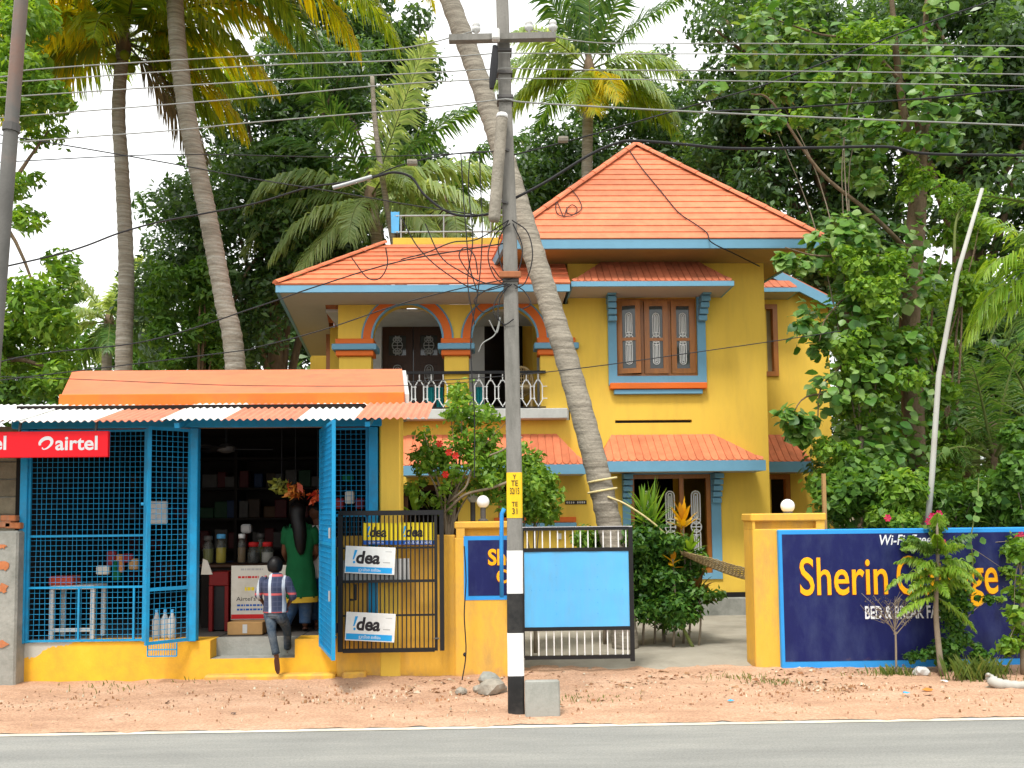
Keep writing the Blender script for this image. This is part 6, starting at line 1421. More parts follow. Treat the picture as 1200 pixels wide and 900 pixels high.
tree('tree', 'young glossy green tree with upright leaves under the dark tree behind the shop', simple_trunk(235, 340, 19, .09), None,
     [(222, 350, 42, 50, 19, .8, 22, 17), (215, 400, 50, 35, 19, .8, 16, 17)], 6500, .16, 'leaf_mid', 23)
tree('tree', 'tall dark tree with ragged top behind the balcony roof', simple_trunk(470, 200, 27, .24), None,
     [(440, 90, 55, 60, 27, 1.5, 20, 32), (490, 225, 48, 55, 27, 1.5, 20, 30), (460, 35, 35, 35, 27, 1, 7, 18), (478, 130, 22, 40, 27, 1, 8, 20), (390, 30, 30, 40, 27, 1, 6, 24)], 20000, .24, 'leaf_dark', 24)
tree('tree', 'dark tree mass rising behind the apex of the main roof', simple_trunk(700, 200, 29, .28), None,
     [(660, 215, 55, 70, 29, 1.5, 26, 36), (770, 200, 60, 65, 29, 1.5, 26, 34), (730, 120, 70, 45, 29, 1.5, 12, 24), (620, 270, 30, 40, 28, 1, 8, 28), (850, 230, 45, 65, 28, 1, 14, 32), (770, 90, 22, 25, 29, 1, 4, 14)], 30000, .24, 'leaf_dark', 25)
tree('tree', 'huge dark tree towering over the right wing of the house', simple_trunk(985, 120, 22, .42, .5), None,
     [(900, 60, 75, 80, 22, 2, 30, 40), (985, 80, 90, 110, 22, 2.5, 44, 40), (880, 170, 60, 60, 22.5, 1.5, 20, 34), (930, 250, 70, 70, 21.5, 1.5, 26, 36), (840, 110, 30, 50, 22, 1, 9, 20), (1020, 290, 60, 90, 21.5, 1.5, 22, 38)], 52000, .20, 'leaf_dark', 26, n_limbs=18)
tree('tree', 'dark leafy tree in the top right corner with gaps of sky below', simple_trunk(1125, 150, 19, .30, -.2), None,
     [(1120, 60, 90, 75, 19, 2, 36, 40), (1180, 150, 70, 90, 19, 2, 28, 38), (1110, 200, 40, 60, 19.5, 1, 12, 28), (1160, 290, 60, 40, 19, 1, 10, 22), (1240, 200, 50, 170, 19, 2, 20, 44)], 36000, .20, 'leaf_dark', 27, n_limbs=14)
tree('tree', 'dark shady tree low at the right edge behind the garden palms', simple_trunk(1175, 430, 17, .16), None,
     [(1120, 430, 80, 90, 17, 1, 34, 38), (1190, 470, 60, 110, 16.5, 1, 26, 36), (1060, 520, 50, 90, 16, 1, 20, 34), (1020, 560, 50, 60, 15.5, .8, 14, 30)], 26000, .17, 'leaf_dark', 28)
for k, (lab, reg, sd_) in enumerate((('distant pale trees low on the skyline at the far left', [(60, 430, 140, 45, 42, 2, 34, 30), (150, 420, 60, 40, 42, 2, 14, 26)], 31), ('distant trees low behind the left end of the house', [(380, 400, 120, 60, 40, 2, 34, 34)], 32), ('distant trees low behind the right wing', [(1000, 430, 120, 110, 36, 2, 44, 40), (1180, 420, 80, 100, 36, 2, 26, 40)], 33), ('distant tree line far beyond the left side of the shop', [(-420, 470, 420, 110, 46, 3, 60, 60)], 34), ('distant tree line far beyond the right end of the blue wall', [(1650, 440, 420, 140, 40, 3, 70, 62)], 35))):
    c = clumps_px(reg, sd_); V, F = leaf_cloud(c, 7000, .42, sd_); o = arrmesh('far_trees', V, F, M['leaf_mid' if k in (0, 3) else 'leaf_dark']); tag(o, lab, 'trees', None, 'stuff')

# broad leaved tree with large leaves, right of the house
def big_leaf(name, w, cup):
    mb = MB(); pr = [(0, 0, 0), (.18, .30, .02), (.45, .46, .05), (.72, .34, .02), (1.0, 0, -.10)]
    vs = [(0, 0, 0)]; mid = [(.0, 0, 0), (.25, 0, -cup), (.5, 0, -cup * 1.1), (.75, 0, -cup), (1, 0, -.12)]
    L = [(x, w * y, z) for x, y, z in pr]; Rr = [(x, -w * y, z) for x, y, z in pr]
    mb.add(mid + L[1:4] + Rr[1:4], [(0, 1, 5), (1, 2, 6, 5), (2, 3, 7, 6), (3, 4, 7), (0, 8, 1), (1, 8, 9, 2), (2, 9, 10, 3), (3, 10, 4)]); return mb
def scatter_leaves(mb_name, parent, m, clumps, n, size, seed, protos, nobj, name='leaf'):
    r = random.Random(seed); items = []
    for _ in range(n):
        c, q = clumps[r.randrange(len(clumps))]; d = Vector((r.gauss(0, 1), r.gauss(0, 1), r.gauss(0, 1))).normalized(); p = c + d * q * (.5 + .5 * r.random())
        nn = (d * .4 + Vector((0, -.35, .65)) + Vector((r.gauss(0, 1), r.gauss(0, 1), r.gauss(0, 1))) * .35).normalized(); t = Vector((r.gauss(0, 1), r.gauss(0, 1), r.gauss(0, .6) - .35)) + d * .7; t = (t - nn * t.dot(nn)).normalized()
        s = size * r.uniform(.6, 1.35); b = nn.cross(t); mt = Matrix(((t.x * s, b.x * s, nn.x * s, p.x), (t.y * s, b.y * s, nn.y * s, p.y), (t.z * s, b.z * s, nn.z * s, p.z), (0, 0, 0, 1))); items.append((s / max(1, p.y), p.y, mt))
    order = sorted(items, key=lambda q: q[1] - 6 * q[0] * 40)
    for i, (_, _, mt) in enumerate(order[:nobj]): piece(name, protos[i % len(protos)], parent, mt)
    rest = order[nobj:]
    if rest:
        VV, FF = [], []; mb = MB()
        for i, (_, _, mt) in enumerate(rest):
            me = protos[i % len(protos)]; mb.add([mt @ v.co for v in me.vertices], [tuple(p.vertices) for p in me.polygons])
        tag(mb.build('leaves', m, parent, True, fix=False), kind='stuff')
protos = [meshof(big_leaf('leaf', w, c), 'leaf', M['leaf_big'], True) for w, c in ((1.0, .05), (.85, .08), (1.1, .03), (.9, -.04))]
b0 = Vector((X(1072, 12.3, 620), 12.3, 0))
bt = thing('broad_leaf_tree', 'tree with large pale green leaves hanging in front of the right wing', 'tree', tuple(b0))
tp = [(b0, .16), (P(1070, 480, 12.3), .15), (P(1066, 380, 12.3), .14), (P(1074, 260, 12.3), .13), (P(1078, 195, 12.3), .10)]
mb = MB(); mb.tube(spline([p for p, _ in tp], 5), list(np.interp(np.linspace(0, 4, 21), range(5), [r for _, r in tp])), 9); mb.build('trunk', M['bark'], bt, True)
for q, r0 in (([(1076, 205, 12.3), (1062, 150, 12.2), (1052, 80, 12.2), (1045, 0, 12.2), (1040, -60, 12.2)], .08), ([(1079, 200, 12.3), (1086, 120, 12.4), (1084, 40, 12.5), (1090, -40, 12.5)], .09), ([(1070, 300, 12.3), (1020, 250, 11.9), (960, 200, 11.7), (905, 120, 11.6), (880, 110, 11.6)], .035), ([(1068, 330, 12.3), (1030, 300, 11.9), (960, 300, 11.6), (920, 290, 11.5)], .03),
              ([(1066, 400, 12.3), (1020, 390, 11.8), (985, 430, 11.6), (962, 455, 11.5), (958, 500, 11.5)], .028), ([(1068, 440, 12.3), (1000, 460, 11.7), (945, 465, 11.5), (925, 495, 11.4)], .022), ([(1060, 100, 12.2), (1010, 50, 12), (960, 40, 11.8), (900, 20, 11.6)], .03), ([(1070, 360, 12.3), (1010, 340, 11.8), (970, 370, 11.5), (960, 400, 11.4)], .022)):
    mb = MB(); sp = spline([P(*p) for p in q], 5); mb.tube(sp, [r0 * (1 - .75 * i / (len(sp) - 1)) for i in range(len(sp))], 6); mb.build('limb', M['bark'], bt, True)
cl = clumps_px([(1035, 300, 65, 70, 12, .7, 20, 24), (1000, 290, 40, 50, 11.8, .5, 12, 20), (1010, 400, 70, 70, 12, .6, 22, 24), (1008, 470, 36, 60, 11.8, .5, 10, 20), (1050, 480, 50, 90, 12, .6, 16, 24), (940, 500, 24, 24, 11.6, .3, 6, 11), (925, 300, 26, 18, 11.5, .3, 4, 9), (950, 395, 18, 22, 11.5, .3, 3, 8),
                (970, 30, 95, 40, 11.8, .6, 16, 18), (1000, 100, 75, 45, 11.9, .6, 12, 18), (1075, 140, 50, 60, 12, .5, 9, 18), (1105, 60, 60, 60, 12.2, .5, 8, 18), (890, 95, 60, 50, 11.7, .5, 7, 13), (1000, 180, 60, 40, 11.9, .5, 9, 16), (1030, 560, 50, 40, 11.8, .5, 8, 18)], 41)
scatter_leaves('leaves', bt, M['leaf_big'], cl, 5200, .135, 42, protos, 300)

tree('tree', 'slim bright leaved tree right of the broad leaved tree, behind the white pole', simple_trunk(1105, 420, 12.9, .06), None,
     [(1100, 350, 40, 60, 12.9, .5, 14, 18), (1120, 270, 36, 30, 13, .4, 8, 16), (1090, 450, 40, 50, 12.8, .5, 12, 18), (1150, 330, 30, 40, 13.2, .4, 7, 16), (1075, 540, 40, 40, 12.6, .4, 10, 18)], 5200, .12, 'leaf_bright', 45, n_limbs=8, aspect=.6)
tree('creeper', 'light green creeper with small leaves wrapped through the broad leaved tree', [(Vector((X(1010, 11.7, 620), 11.7, .03)), .03), (P(1008, 480, 11.7), .025), (P(1000, 330, 11.7), .02)], None,
     [(1003, 350, 36, 60, 11.6, .4, 12, 15), (988, 300, 22, 30, 11.5, .3, 6, 12), (1010, 440, 42, 60, 11.6, .4, 14, 15), (985, 525, 24, 40, 11.5, .3, 9, 13), (1040, 380, 50, 90, 11.6, .4, 14, 16), (1000, 560, 46, 30, 11.4, .3, 10, 14), (930, 100, 70, 60, 11.9, .5, 9, 13), (1020, 60, 80, 50, 11.9, .5, 10, 14), (1050, 200, 60, 50, 11.9, .4, 8, 14)], 9000, .085, 'leaf_bright', 46, 'plant', None, 'bark_grey', n_limbs=12, aspect=.7)
# ------------------------------------------------------------------ palms
def frond(start, d, L, droop, leaf_len, pairs, leafm, parent, seed, hang=.5, width=.045, name='frond', rach=.030, stemm='stem', curl=0.0, jit=.10):
    r = np.random.RandomState(seed); pos = Vector(start); d = Vector(d).normalized(); N = 26; pts = [pos.copy()]; dirs = [d.copy()]; st = L / N
    side0 = d.cross(Vector((0, 0, 1))); side0 = side0.normalized() if side0.length > .05 else Vector((1, 0, 0))
    for i in range(N):
        d = (d + Vector((0, 0, -1)) * droop * st / L * (.35 + 1.3 * i / N) + side0 * curl * st / L).normalized(); pos = pos + d * st; pts.append(pos.copy()); dirs.append(d.copy())
    V, F, I = [], [], []
    for i in range(0, N, 1):
        pass
    mb = MB(); mb.tube(pts, [rach * (1 - .88 * i / N) for i in range(N + 1)], 4)
    V = [tuple(v) for v in mb.v]; F4 = [f for f in mb.f if len(f) == 4]; I = [1] * len(F4); F = list(F4)
    for k in range(pairs):
        t = .10 + .90 * (k + .5) / pairs; x = t * N; a = min(int(x), N - 1); f = x - a; p = pts[a].lerp(pts[a + 1], f); dd = dirs[a].lerp(dirs[a + 1], f).normalized(); sd_ = dd.cross(Vector((0, 0, 1)))
        sd_ = sd_.normalized() if sd_.length > .08 else side0
        nn = sd_.cross(dd)
        ln = leaf_len * (min(1, .35 + 2.2 * t) if t < .3 else 1) * (1 - .72 * max(0, (t - .45) / .55) ** 1.6)
        for s in (-1, 1):
            if r.rand() < .05: continue
            l1 = (sd_ * s * .85 + dd * (.45 + .5 * t) + nn * .18 + Vector(r.normal(size=3) * jit) - Vector((0, 0, hang * .35))).normalized(); l2 = (l1 * (1 - hang * .55) - Vector((0, 0, hang * (1.0 + .3 * r.rand()))) + Vector(r.normal(size=3) * .08)).normalized()
            lk_ = ln * r.uniform(.82, 1.12); w = dd * width * .5; p1 = p + l1 * lk_ * .45; p2 = p1 + l2 * lk_ * .55; o = len(V)
            V += [tuple(p - w * .5), tuple(p + w * .5), tuple(p1 + w), tuple(p1 - w), tuple(p2 + w * .12), tuple(p2 - w * .12)]; F += [(o, o + 1, o + 2, o + 3), (o + 3, o + 2, o + 4, o + 5)]; I += [0, 0]
    return arrmesh(name, V, F, [M[leafm], M[stemm]], parent, False, I)
def palm(name, label, tpts, radii, crown, fronds, group='coconut palms', bark='trunk_palm', cat='palm tree', pairs=92, leaf_len=.75, width=.05, nuts=True):
    """fronds: (azimuth deg from +X towards -Y, elevation deg, length, droop, leaflet material, hang)"""
    base = Vector(tpts[0]); t = thing(name, label, cat, tuple(base), group)
    sp = spline(tpts, 14); k = len(sp); rr = np.interp(np.linspace(0, len(radii) - 1, k), range(len(radii)), radii); mb = MB()
    ext = []; er = []
    for i in range(k - 1):                          # leaf-scar rings
        n_ = max(1, int((sp[i + 1] - sp[i]).length / .055))
        for j in range(n_): ext.append(sp[i].lerp(sp[i + 1], j / n_)); er.append(rr[i] * (1.04, .985, .97)[len(ext) % 3] * (1 + .03 * noise.noise(Vector((i * .7, j * .9, 1)))))
    ext.append(sp[-1]); er.append(rr[-1]); mb.tube(ext, er, 12); mb.build('trunk', M[bark], t, True)
    c = Vector(crown); sd_ = int(abs(c.x * 97 + c.y * 31)) % 1000
    for i, (az, el, L, dr, lm, hg) in enumerate(fronds):
        d = Vector((math.cos(R(az)) * math.cos(R(el)), -math.sin(R(az)) * math.cos(R(el)), math.sin(R(el)))); frond(c + d * .12, d, L, dr, leaf_len, pairs, lm, t, sd_ + i, hg, width, curl=rnd.uniform(-.25, .25))
    if fronds:
        mb = MB(); mb.lathe(c + Vector((0, 0, -.35)), [(radii[-1], 0), (radii[-1] * 1.25, .2), (radii[-1] * 1.1, .45), (.05, .9)], 9); mb.build('crown_shaft', M['bark'], t, True)
    if nuts:
        nm = MB(); nm.lathe((0, 0, -.11), [(.02, 0), (.08, .04), (.105, .11), (.08, .18), (.02, .22)], 9); me = meshof(nm, 'coconut', M['frond_olive'], True)
        for i in range(5): a = 1.3 * i; piece('coconut', me, t, Matrix.Translation(c + Vector((.24 * math.cos(a), .24 * math.sin(a), -.42 - .06 * (i % 2)))))
    return t
def ring_fronds(n, L, mats_, seed, el=(65, -35), dr=(.9, 1.5), hang=.55):
    r = random.Random(seed); out = []
    for i in range(n):
        e = el[0] + (el[1] - el[0]) * (i / max(1, n - 1)) ** .8; out.append((i * 137.5 + r.uniform(-12, 12), e + r.uniform(-6, 6), L * r.uniform(.85, 1.12), r.uniform(*dr), mats_[min(len(mats_) - 1, int(len(mats_) * i / n))], hang * r.uniform(.8, 1.2)))
    return out
YA, YB = 18.5, 16.5
palm('coconut_palm', 'left slim palm of the pair behind the shop with golden olive fronds', [(X(145, YA, 560), YA, -.05), P(145, 430, YA), P(148, 320, YA), P(143, 200, YA), P(139, 130, YA), P(144, 52, YA)], [.19, .17, .155, .14, .135, .13], P(145, 48, YA),
     [(180, 10, 3.6, 1.5, 'frond_gold', .7), (165, -8, 2.9, 1.2, 'frond_olive', .75), (200, 30, 4.0, 1.6, 'frond_olive', .7), (-10, 15, 3.4, 1.5, 'frond_gold', .7), (15, -5, 3.0, 1.3, 'frond_olive', .75), (0, 40, 4.0, 1.5, 'frond_green', .6), (60, 20, 3.2, 1.5, 'frond_olive', .7), (120, 15, 3.2, 1.5, 'frond_gold', .75),
      (90, 45, 3.6, 1.4, 'frond_green', .6), (240, 40, 4.0, 1.3, 'frond_olive', .6), (300, 30, 3.8, 1.4, 'frond_olive', .6), (40, 60, 3.4, 1.0, 'frond_green', .5), (150, 60, 3.4, 1.0, 'frond_green', .5), (270, 70, 3.2, .8, 'frond_green', .5), (340, -25, 2.5, .9, 'frond_olive', .7), (170, 45, 4.2, 1.7, 'frond_gold', .7), (-32, -42, 2.7, .6, 'frond_dry', .8), (175, 25, 4.4, 1.9, 'frond_gold', .8), (190, -2, 3.3, 1.3, 'frond_gold', .8), (10, 30, 4.2, 1.9, 'frond_gold', .8), (-20, -12, 3.0, 1.2, 'frond_gold', .75), (80, 0, 3.0, 1.4, 'frond_olive', .75), (110, -10, 2.8, 1.2, 'frond_gold', .75), (25, 15, 3.6, 1.7, 'frond_olive', .75), (155, 20, 3.8, 1.8, 'frond_olive', .75), (215, 10, 3.6, 1.5, 'frond_olive', .7)], leaf_len=1.05, width=.07)
palm('coconut_palm', 'right thicker palm of the pair, leaning, its golden fronds hanging from above the frame', [(X(292, YB, 560), YB, -.05), P(276, 432, YB), P(262, 350, YB), P(243, 250, YB), P(222, 150, YB), P(209, 60, YB), P(204, -20, YB), P(200, -75, YB)], [.22, .19, .175, .17, .17, .16, .155, .15], P(200, -80, YB),
     [(-5, 32, 4.8, 2.0, 'frond_gold', .75), (10, 12, 3.9, 1.8, 'frond_gold', .75), (-20, 18, 5.0, 1.7, 'frond_olive', .7), (25, 25, 4.4, 2.0, 'frond_gold', .8), (180, 15, 4.0, 1.7, 'frond_gold', .7), (160, 0, 3.6, 1.5, 'frond_olive', .75), (200, 25, 4.4, 1.7, 'frond_green', .6), (60, 10, 3.8, 1.8, 'frond_gold', .75), (95, 15, 3.8, 1.7, 'frond_olive', .75), (130, 20, 3.8, 1.6, 'frond_green', .7),
      (0, -20, 3.2, 1.1, 'frond_olive', .75), (40, -15, 3.2, 1.2, 'frond_green', .7), (-35, 0, 3.8, 1.4, 'frond_green', .65), (230, 30, 4, 1.4, 'frond_green', .6), (300, 40, 4, 1.3, 'frond_green', .6), (270, 60, 4, 1, 'frond_green', .5), (20, 60, 4, 1.2, 'frond_green', .5), (2, 40, 5.4, 2.3, 'frond_gold', .8), (-12, 28, 5.6, 1.9, 'frond_gold', .8), (15, -2, 3.4, 1.4, 'frond_gold', .8), (5, 5, 4.4, 1.5, 'frond_olive', .75), (30, 5, 3.8, 1.6, 'frond_green', .7), (-28, 10, 4.2, 1.7, 'frond_gold', .75), (170, -12, 3.2, 1.1, 'frond_green', .7), (75, -15, 3.2, 1.2, 'frond_olive', .75), (110, -5, 3.2, 1.4, 'frond_green', .75)], leaf_len=1.1, width=.07)
YC = 25
palm('coconut_palm', 'pale green palm directly behind the house, its crown above the main roof', [(X(700, YC, 560), YC, -.05), P(690, 300, YC), P(688, 200, YC), P(690, 95, YC)], [.2, .17, .16, .15], P(690, 82, YC),
     [(35, 62, 3.6, .35, 'frond_green', .35), (-8, 48, 4.0, .6, 'frond_green', .4), (170, 62, 3.3, .7, 'frond_green', .4), (80, 80, 3.2, .3, 'frond_green', .35), (200, 80, 3.4, .3, 'frond_green', .35), (5, 22, 3.4, 1.9, 'frond_pale', .7), (-15, 10, 3.0, 1.9, 'frond_pale', .75), (178, 25, 3.4, 2.0, 'frond_pale', .7), (190, 5, 3.0, 1.9, 'frond_pale', .75), (165, -8, 2.8, 1.3, 'frond_olive', .7), (20, -12, 3.1, 1.3, 'frond_pale', .75),
      (70, -25, 2.4, 1.2, 'frond_gold', .7), (110, -30, 2.5, 1.0, 'frond_olive', .7), (100, -45, 2.4, .6, 'frond_gold', .6), (-2, -22, 3.4, 1.0, 'frond_olive', .75), (250, 20, 3.4, 1.4, 'frond_green', .6), (310, 20, 3.4, 1.4, 'frond_green', .6), (150, 30, 3.2, 1.5, 'frond_pale', .7)], leaf_len=.95, width=.07)
YD = 21
palm('coconut_palm', 'short pale palm rising behind the balcony roof, left of the pole', [(X(440, YD, 560), YD, -.05), P(445, 340, YD), P(442, 290, YD), P(436, 240, YD)], [.17, .15, .14, .13], P(434, 232, YD),
     [(10, 70, 3.7, .5, 'frond_pale', .4), (-10, 55, 3.5, .9, 'frond_green', .5), (0, 35, 3.5, 1.4, 'frond_pale', .65), (15, 15, 3.3, 1.6, 'frond_pale', .7), (170, 30, 3.2, 1.9, 'frond_pale', .7), (185, 8, 3.5, 1.5, 'frond_pale', .7), (160, -15, 2.8, 1.2, 'frond_pale', .7), (100, -20, 2.4, 1.3, 'frond_pale', .7), (140, -40, 2.9, .6, 'frond_pale', .65), (150, 65, 3.4, .9, 'frond_green', .45), (60, 20, 2.7, 1.5, 'frond_pale', .7), (40, -15, 2.9, 1.2, 'frond_pale', .7), (250, 30, 3.2, 1.2, 'frond_green', .6), (200, 50, 3.4, 1.2, 'frond_green', .5)], leaf_len=1.0, width=.065, nuts=False)
YH = 24
palm('coconut_palm', 'low palm with drooping fronds behind the roof rail near the pole', [(X(522, YH, 560), YH, -.05), P(520, 330, YH), P(520, 245, YH)], [.17, .15, .14], P(520, 238, YH), ring_fronds(13, 2.7, ['frond_green', 'frond_pale', 'frond_pale'], 5, (60, -25)), leaf_len=.85, width=.065, nuts=False)
YF = 32
palm('coconut_palm', 'distant pale palm low between the left edge and the slim trunk', [(X(125, YF, 560), YF, -.05), P(125, 430, YF), P(127, 385, YF)], [.2, .17, .15], P(128, 378, YF), ring_fronds(14, 2.6, ['frond_pale', 'frond_pale', 'frond_green'], 6, (70, -30)), leaf_len=.85, width=.07, nuts=False)
# leaning palm in the front garden
pe = [(X(733, 11.25, 745), 11.25, .02), P(722, 660, 11.25), P(711, 600, 11.3), P(690, 513, 11.4), P(658, 400, 11.6), P(628, 305, 11.8), P(597, 205, 12.0), P(562, 95, 12.3), P(527, 0, 12.5), P(488, -110, 12.8), P(460, -210, 13.0)]
palm('leaning_palm', 'leaning palm trunk crossing in front of the balcony and behind the electric pole', pe, [.17, .165, .155, .152, .150, .150, .148, .145, .14, .13, .12], P(458, -216, 13.0), ring_fronds(12, 4.2, ['frond_green', 'frond_olive'], 9, (70, 12), (.7, 1.1)), bark='trunk_pale', pairs=50)
mb = MB(); sp = spline([P(436, 90, 20), P(440, 150, 20), P(449, 215, 20), P(462, 290, 20), P(470, 340, 20)], 6); mb.tube(sp, [.05 + .04 * i / len(sp) for i in range(len(sp))], 7); tag(mb.build('dead_palm', M['trunk_pale'], None, True), 'thin bare leaning trunk standing in front of the short pale palm', 'dead tree')
# big bright frond at the right edge and garden palms
YG = 10.8
palm('garden_palm', 'palm at the right edge with large bright lime fronds', [(X(1265, YG, 620), YG, -.05), P(1262, 520, YG), P(1255, 420, YG), P(1250, 370, YG)], [.10, .09, .08, .07], P(1250, 365, YG),
     [(172, 42, 1.35, 2.6, 'frond_lime', .85), (160, 55, 1.5, 2.3, 'frond_lime', .7), (185, 25, 1.3, 2.2, 'frond_lime', .8), (140, 65, 1.4, 1.6, 'frond_green', .6), (200, 70, 1.5, 1.2, 'frond_lime', .5), (90, 30, 1.1, 2.0, 'frond_green', .7), (20, 40, 1.2, 1.8, 'frond_green', .6), (150, 5, 1.1, 1.6, 'frond_green', .7)], group='garden palms', pairs=60, leaf_len=.62, width=.030, nuts=False)
for i, (u, v, Y, n, L, lab) in enumerate(((1100, 560, 13.0, 12, 1.5, 'feathery garden palm behind the white leaning pole'), (1165, 540, 12.4, 13, 1.6, 'feathery garden palm between the leaning pole and the right edge'), (1140, 470, 14.5, 12, 1.8, 'taller feathery garden palm behind the two others'), (1215, 500, 12.8, 10, 1.7, 'feathery garden palm cut by the right edge'))):
    palm('garden_palm', lab, [(X(u, Y, 620), Y, -.05), P(u, v + 30, Y), P(u, v, Y)], [.05, .045, .04], P(u, v, Y), ring_fronds(n, L, ['frond_green'], 60 + i, (80, 5), (1.0, 1.9), .45), group='garden palms', pairs=46, leaf_len=.36, width=.026, nuts=False, bark='stem')
f0 = P(1205, 238, 10.5)
sg_ = thing('drooping_branch', 'palm frond reaching in from the right edge near the tip of the white pole', 'branch', tuple(f0)); frond(P(1215, 240, 10.5), (-1, 0, .25), .95, .3, .18, 44, 'frond_green', sg_, 77, .35, .03)
tree('shrub', 'feathery light green sprig beside the top of the white leaning pole', [(P(1118, 300, 11.2), .02), (P(1120, 262, 11.2), .016), (P(1128, 238, 11.2), .01)], None, [(1125, 232, 30, 14, 11.2, .2, 9, 9), (1140, 248, 18, 10, 11.2, .2, 4, 8)], 900, .07, 'leaf_bright', 81, 'plant', None, 'stem', n_limbs=4)

# ------------------------------------------------------------------ garden plants
def bush(label, u, vb, Y, regions, n, size, leaf, seed, name='shrub', cat='plant', zb=.03, aspect=.45, nl=7, bark='bark_grey', r=.025):
    b = Vector((X(u, Y, vb), Y, zb)); tops = [q for q in regions]; m = P(tops[0][0], tops[0][1], Y)
    return tree(name, label, [(b, r), (b.lerp(m, .6), r * .8), (m, r * .4)], None, [(*q[:7], q[7] * 1.3) for q in regions], n, size, leaf, seed, cat, None, bark, aspect, n_limbs=nl, crown='foliage', shell=.1)
hb_ = bush('hibiscus shrub with red flowers standing behind the yellow wall left of the pole', 521, 640, 10.3, [(525, 590, 14, 10, 10.3, .2, 3, 10), (545, 540, 52, 30, 10.3, .4, 24, 13), (532, 468, 20, 20, 10.3, .2, 8, 9), (545, 495, 44, 22, 10.3, .3, 13, 11), (580, 500, 20, 20, 10.3, .2, 5, 9), (505, 530, 26, 28, 10.3, .3, 8, 10), (600, 575, 40, 25, 10.3, .3, 12, 12), (570, 570, 40, 22, 10.4, .3, 10, 12), (500, 578, 24, 16, 10.3, .3, 5, 10), (595, 530, 22, 24, 10.3, .3, 6, 11)], 4600, .078, 'leaf_bright', 91, r=.05, nl=14, aspect=.55)
def flower(u, v, Y, r, m, parent=None, label=None, name='flower'):
    c = P(u, v, Y); mb = MB()
    for k in range(6):
        a = math.pi * 2 * k / 6; mb.add([c, c + Vector((r * math.cos(a - .45), -.25 * r, r * math.sin(a - .45))), c + Vector((r * 1.25 * math.cos(a), -.1 * r, r * 1.25 * math.sin(a))), c + Vector((r * math.cos(a + .45), -.25 * r, r * math.sin(a + .45)))], [(0, 1, 2, 3)])
    return mb.build(name, M[m], parent, fix=False)
for u, v in ((526, 530), (534, 534), (522, 556), (515, 520)): flower(u, v, 9.95, .035, 'petal_red', hb_)
for q, r0 in (([(522, 600, 10.2), (545, 580, 10.1), (575, 572, 10.0), (600, 563, 10.0)], .016), ([(524, 590, 10.2), (545, 572, 10.1), (551, 555, 10.1), (556, 545, 10.1)], .014), ([(575, 572, 10.0), (592, 566, 10.0), (607, 570, 10.0)], .009), ([(570, 535, 10), (590, 527, 9.95), (612, 512, 9.95)], .010)):
    mb = MB(); mb.tube(spline([P(*p) for p in q], 5), r0, 6); mb.build('limb', M['bark_grey'], hb_, True)
bush('rounded bright shrub to the right of the pole above the blue gate', 626, 640, 10.9, [(626, 580, 24, 28, 10.9, .3, 16, 13), (640, 600, 16, 12, 10.9, .2, 5, 10), (615, 545, 14, 18, 10.9, .2, 5, 10)], 3600, .075, 'leaf_bright', 92)
bush('low light green bush seen through the top bars of the blue gate', 708, 690, 11.6, [(706, 634, 26, 12, 11.6, .3, 10, 11), (706, 660, 26, 18, 11.6, .3, 8, 14)], 4000, .07, 'leaf_bright', 93)
bush('dense dark green bush beside the blue gate under the window', 778, 725, 11.7, [(772, 655, 32, 26, 11.7, .4, 18, 15), (780, 695, 36, 26, 11.6, .4, 18, 16), (800, 660, 20, 26, 11.8, .3, 8, 13), (757, 700, 14, 26, 11.6, .3, 6, 13), (780, 714, 40, 12, 11.35, .3, 12, 12), (768, 640, 26, 30, 11.3, .2, 8, 13)], 19000, .085, 'leaf_hedge', 94, nl=10)
bush('thin leggy bush with yellowish stems at the foot of the dark bush', 812, 728, 11.2, [(790, 715, 28, 12, 11.3, .3, 9, 9), (830, 700, 18, 10, 11.3, .2, 5, 8)], 1500, .08, 'leaf_mid', 95, bark='stem')
def strap_plant(label, u, vb, Y, uc, vc, n, L, w, leafm, seed, el=(85, 10), droop=.8, name='spiky_plant', red=False, nobj=300, base_z=.03):
    r = random.Random(seed); b = Vector((X(u, Y, vb), Y, base_z)); t = thing(name, label, 'plant', tuple(b)); c = P(uc, vc, Y); mb = MB(); mb.tube(spline([b, b.lerp(c, .5) + Vector((.03, 0, 0)), c], 4), [.016, .015, .014, .013, .012, .012, .011, .01, .01], 6); mb.build('stem', M['bark_grey'], t, True)
    for i in range(n):
        az = i * 2.4 + r.uniform(-.2, .2); e = R(el[0] + (el[1] - el[0]) * i / n + r.uniform(-8, 8)); d = Vector((math.cos(az) * math.cos(e), math.sin(az) * math.cos(e), math.sin(e))); sd_ = d.cross(Vector((0, 0, 1))); sd_ = sd_.normalized() if sd_.length > .05 else Vector((1, 0, 0)); l = L * r.uniform(.7, 1.15); p = c + Vector((0, 0, -.16 * i / n)); V, st = [], 6
        for k in range(st + 1):
            q = k / st; ww = w * (math.sin(math.pi * min(1, .12 + .88 * q)) ** .7 if k < st else .05); nn = sd_.cross(d).normalized(); V += [p - sd_ * ww, p - nn * ww * .25, p + sd_ * ww]; d = (d + Vector((0, 0, -droop / st * q * 1.6))).normalized(); p = p + d * l / st
        mb = MB(); mb.add(V, [f for k in range(st) for f in ((3 * k, 3 * k + 1, 3 * k + 4, 3 * k + 3), (3 * k + 1, 3 * k + 2, 3 * k + 5, 3 * k + 4))]); mb.build('leaf', M[leafm], t, True, fix=False)
    return t
strap_plant('spiky green plant with narrow upright leaves in front of the lower window', 766, 700, 11.5, 764, 612, 60, .55, .014, 'leaf_bright', 101, (88, 0), .7)
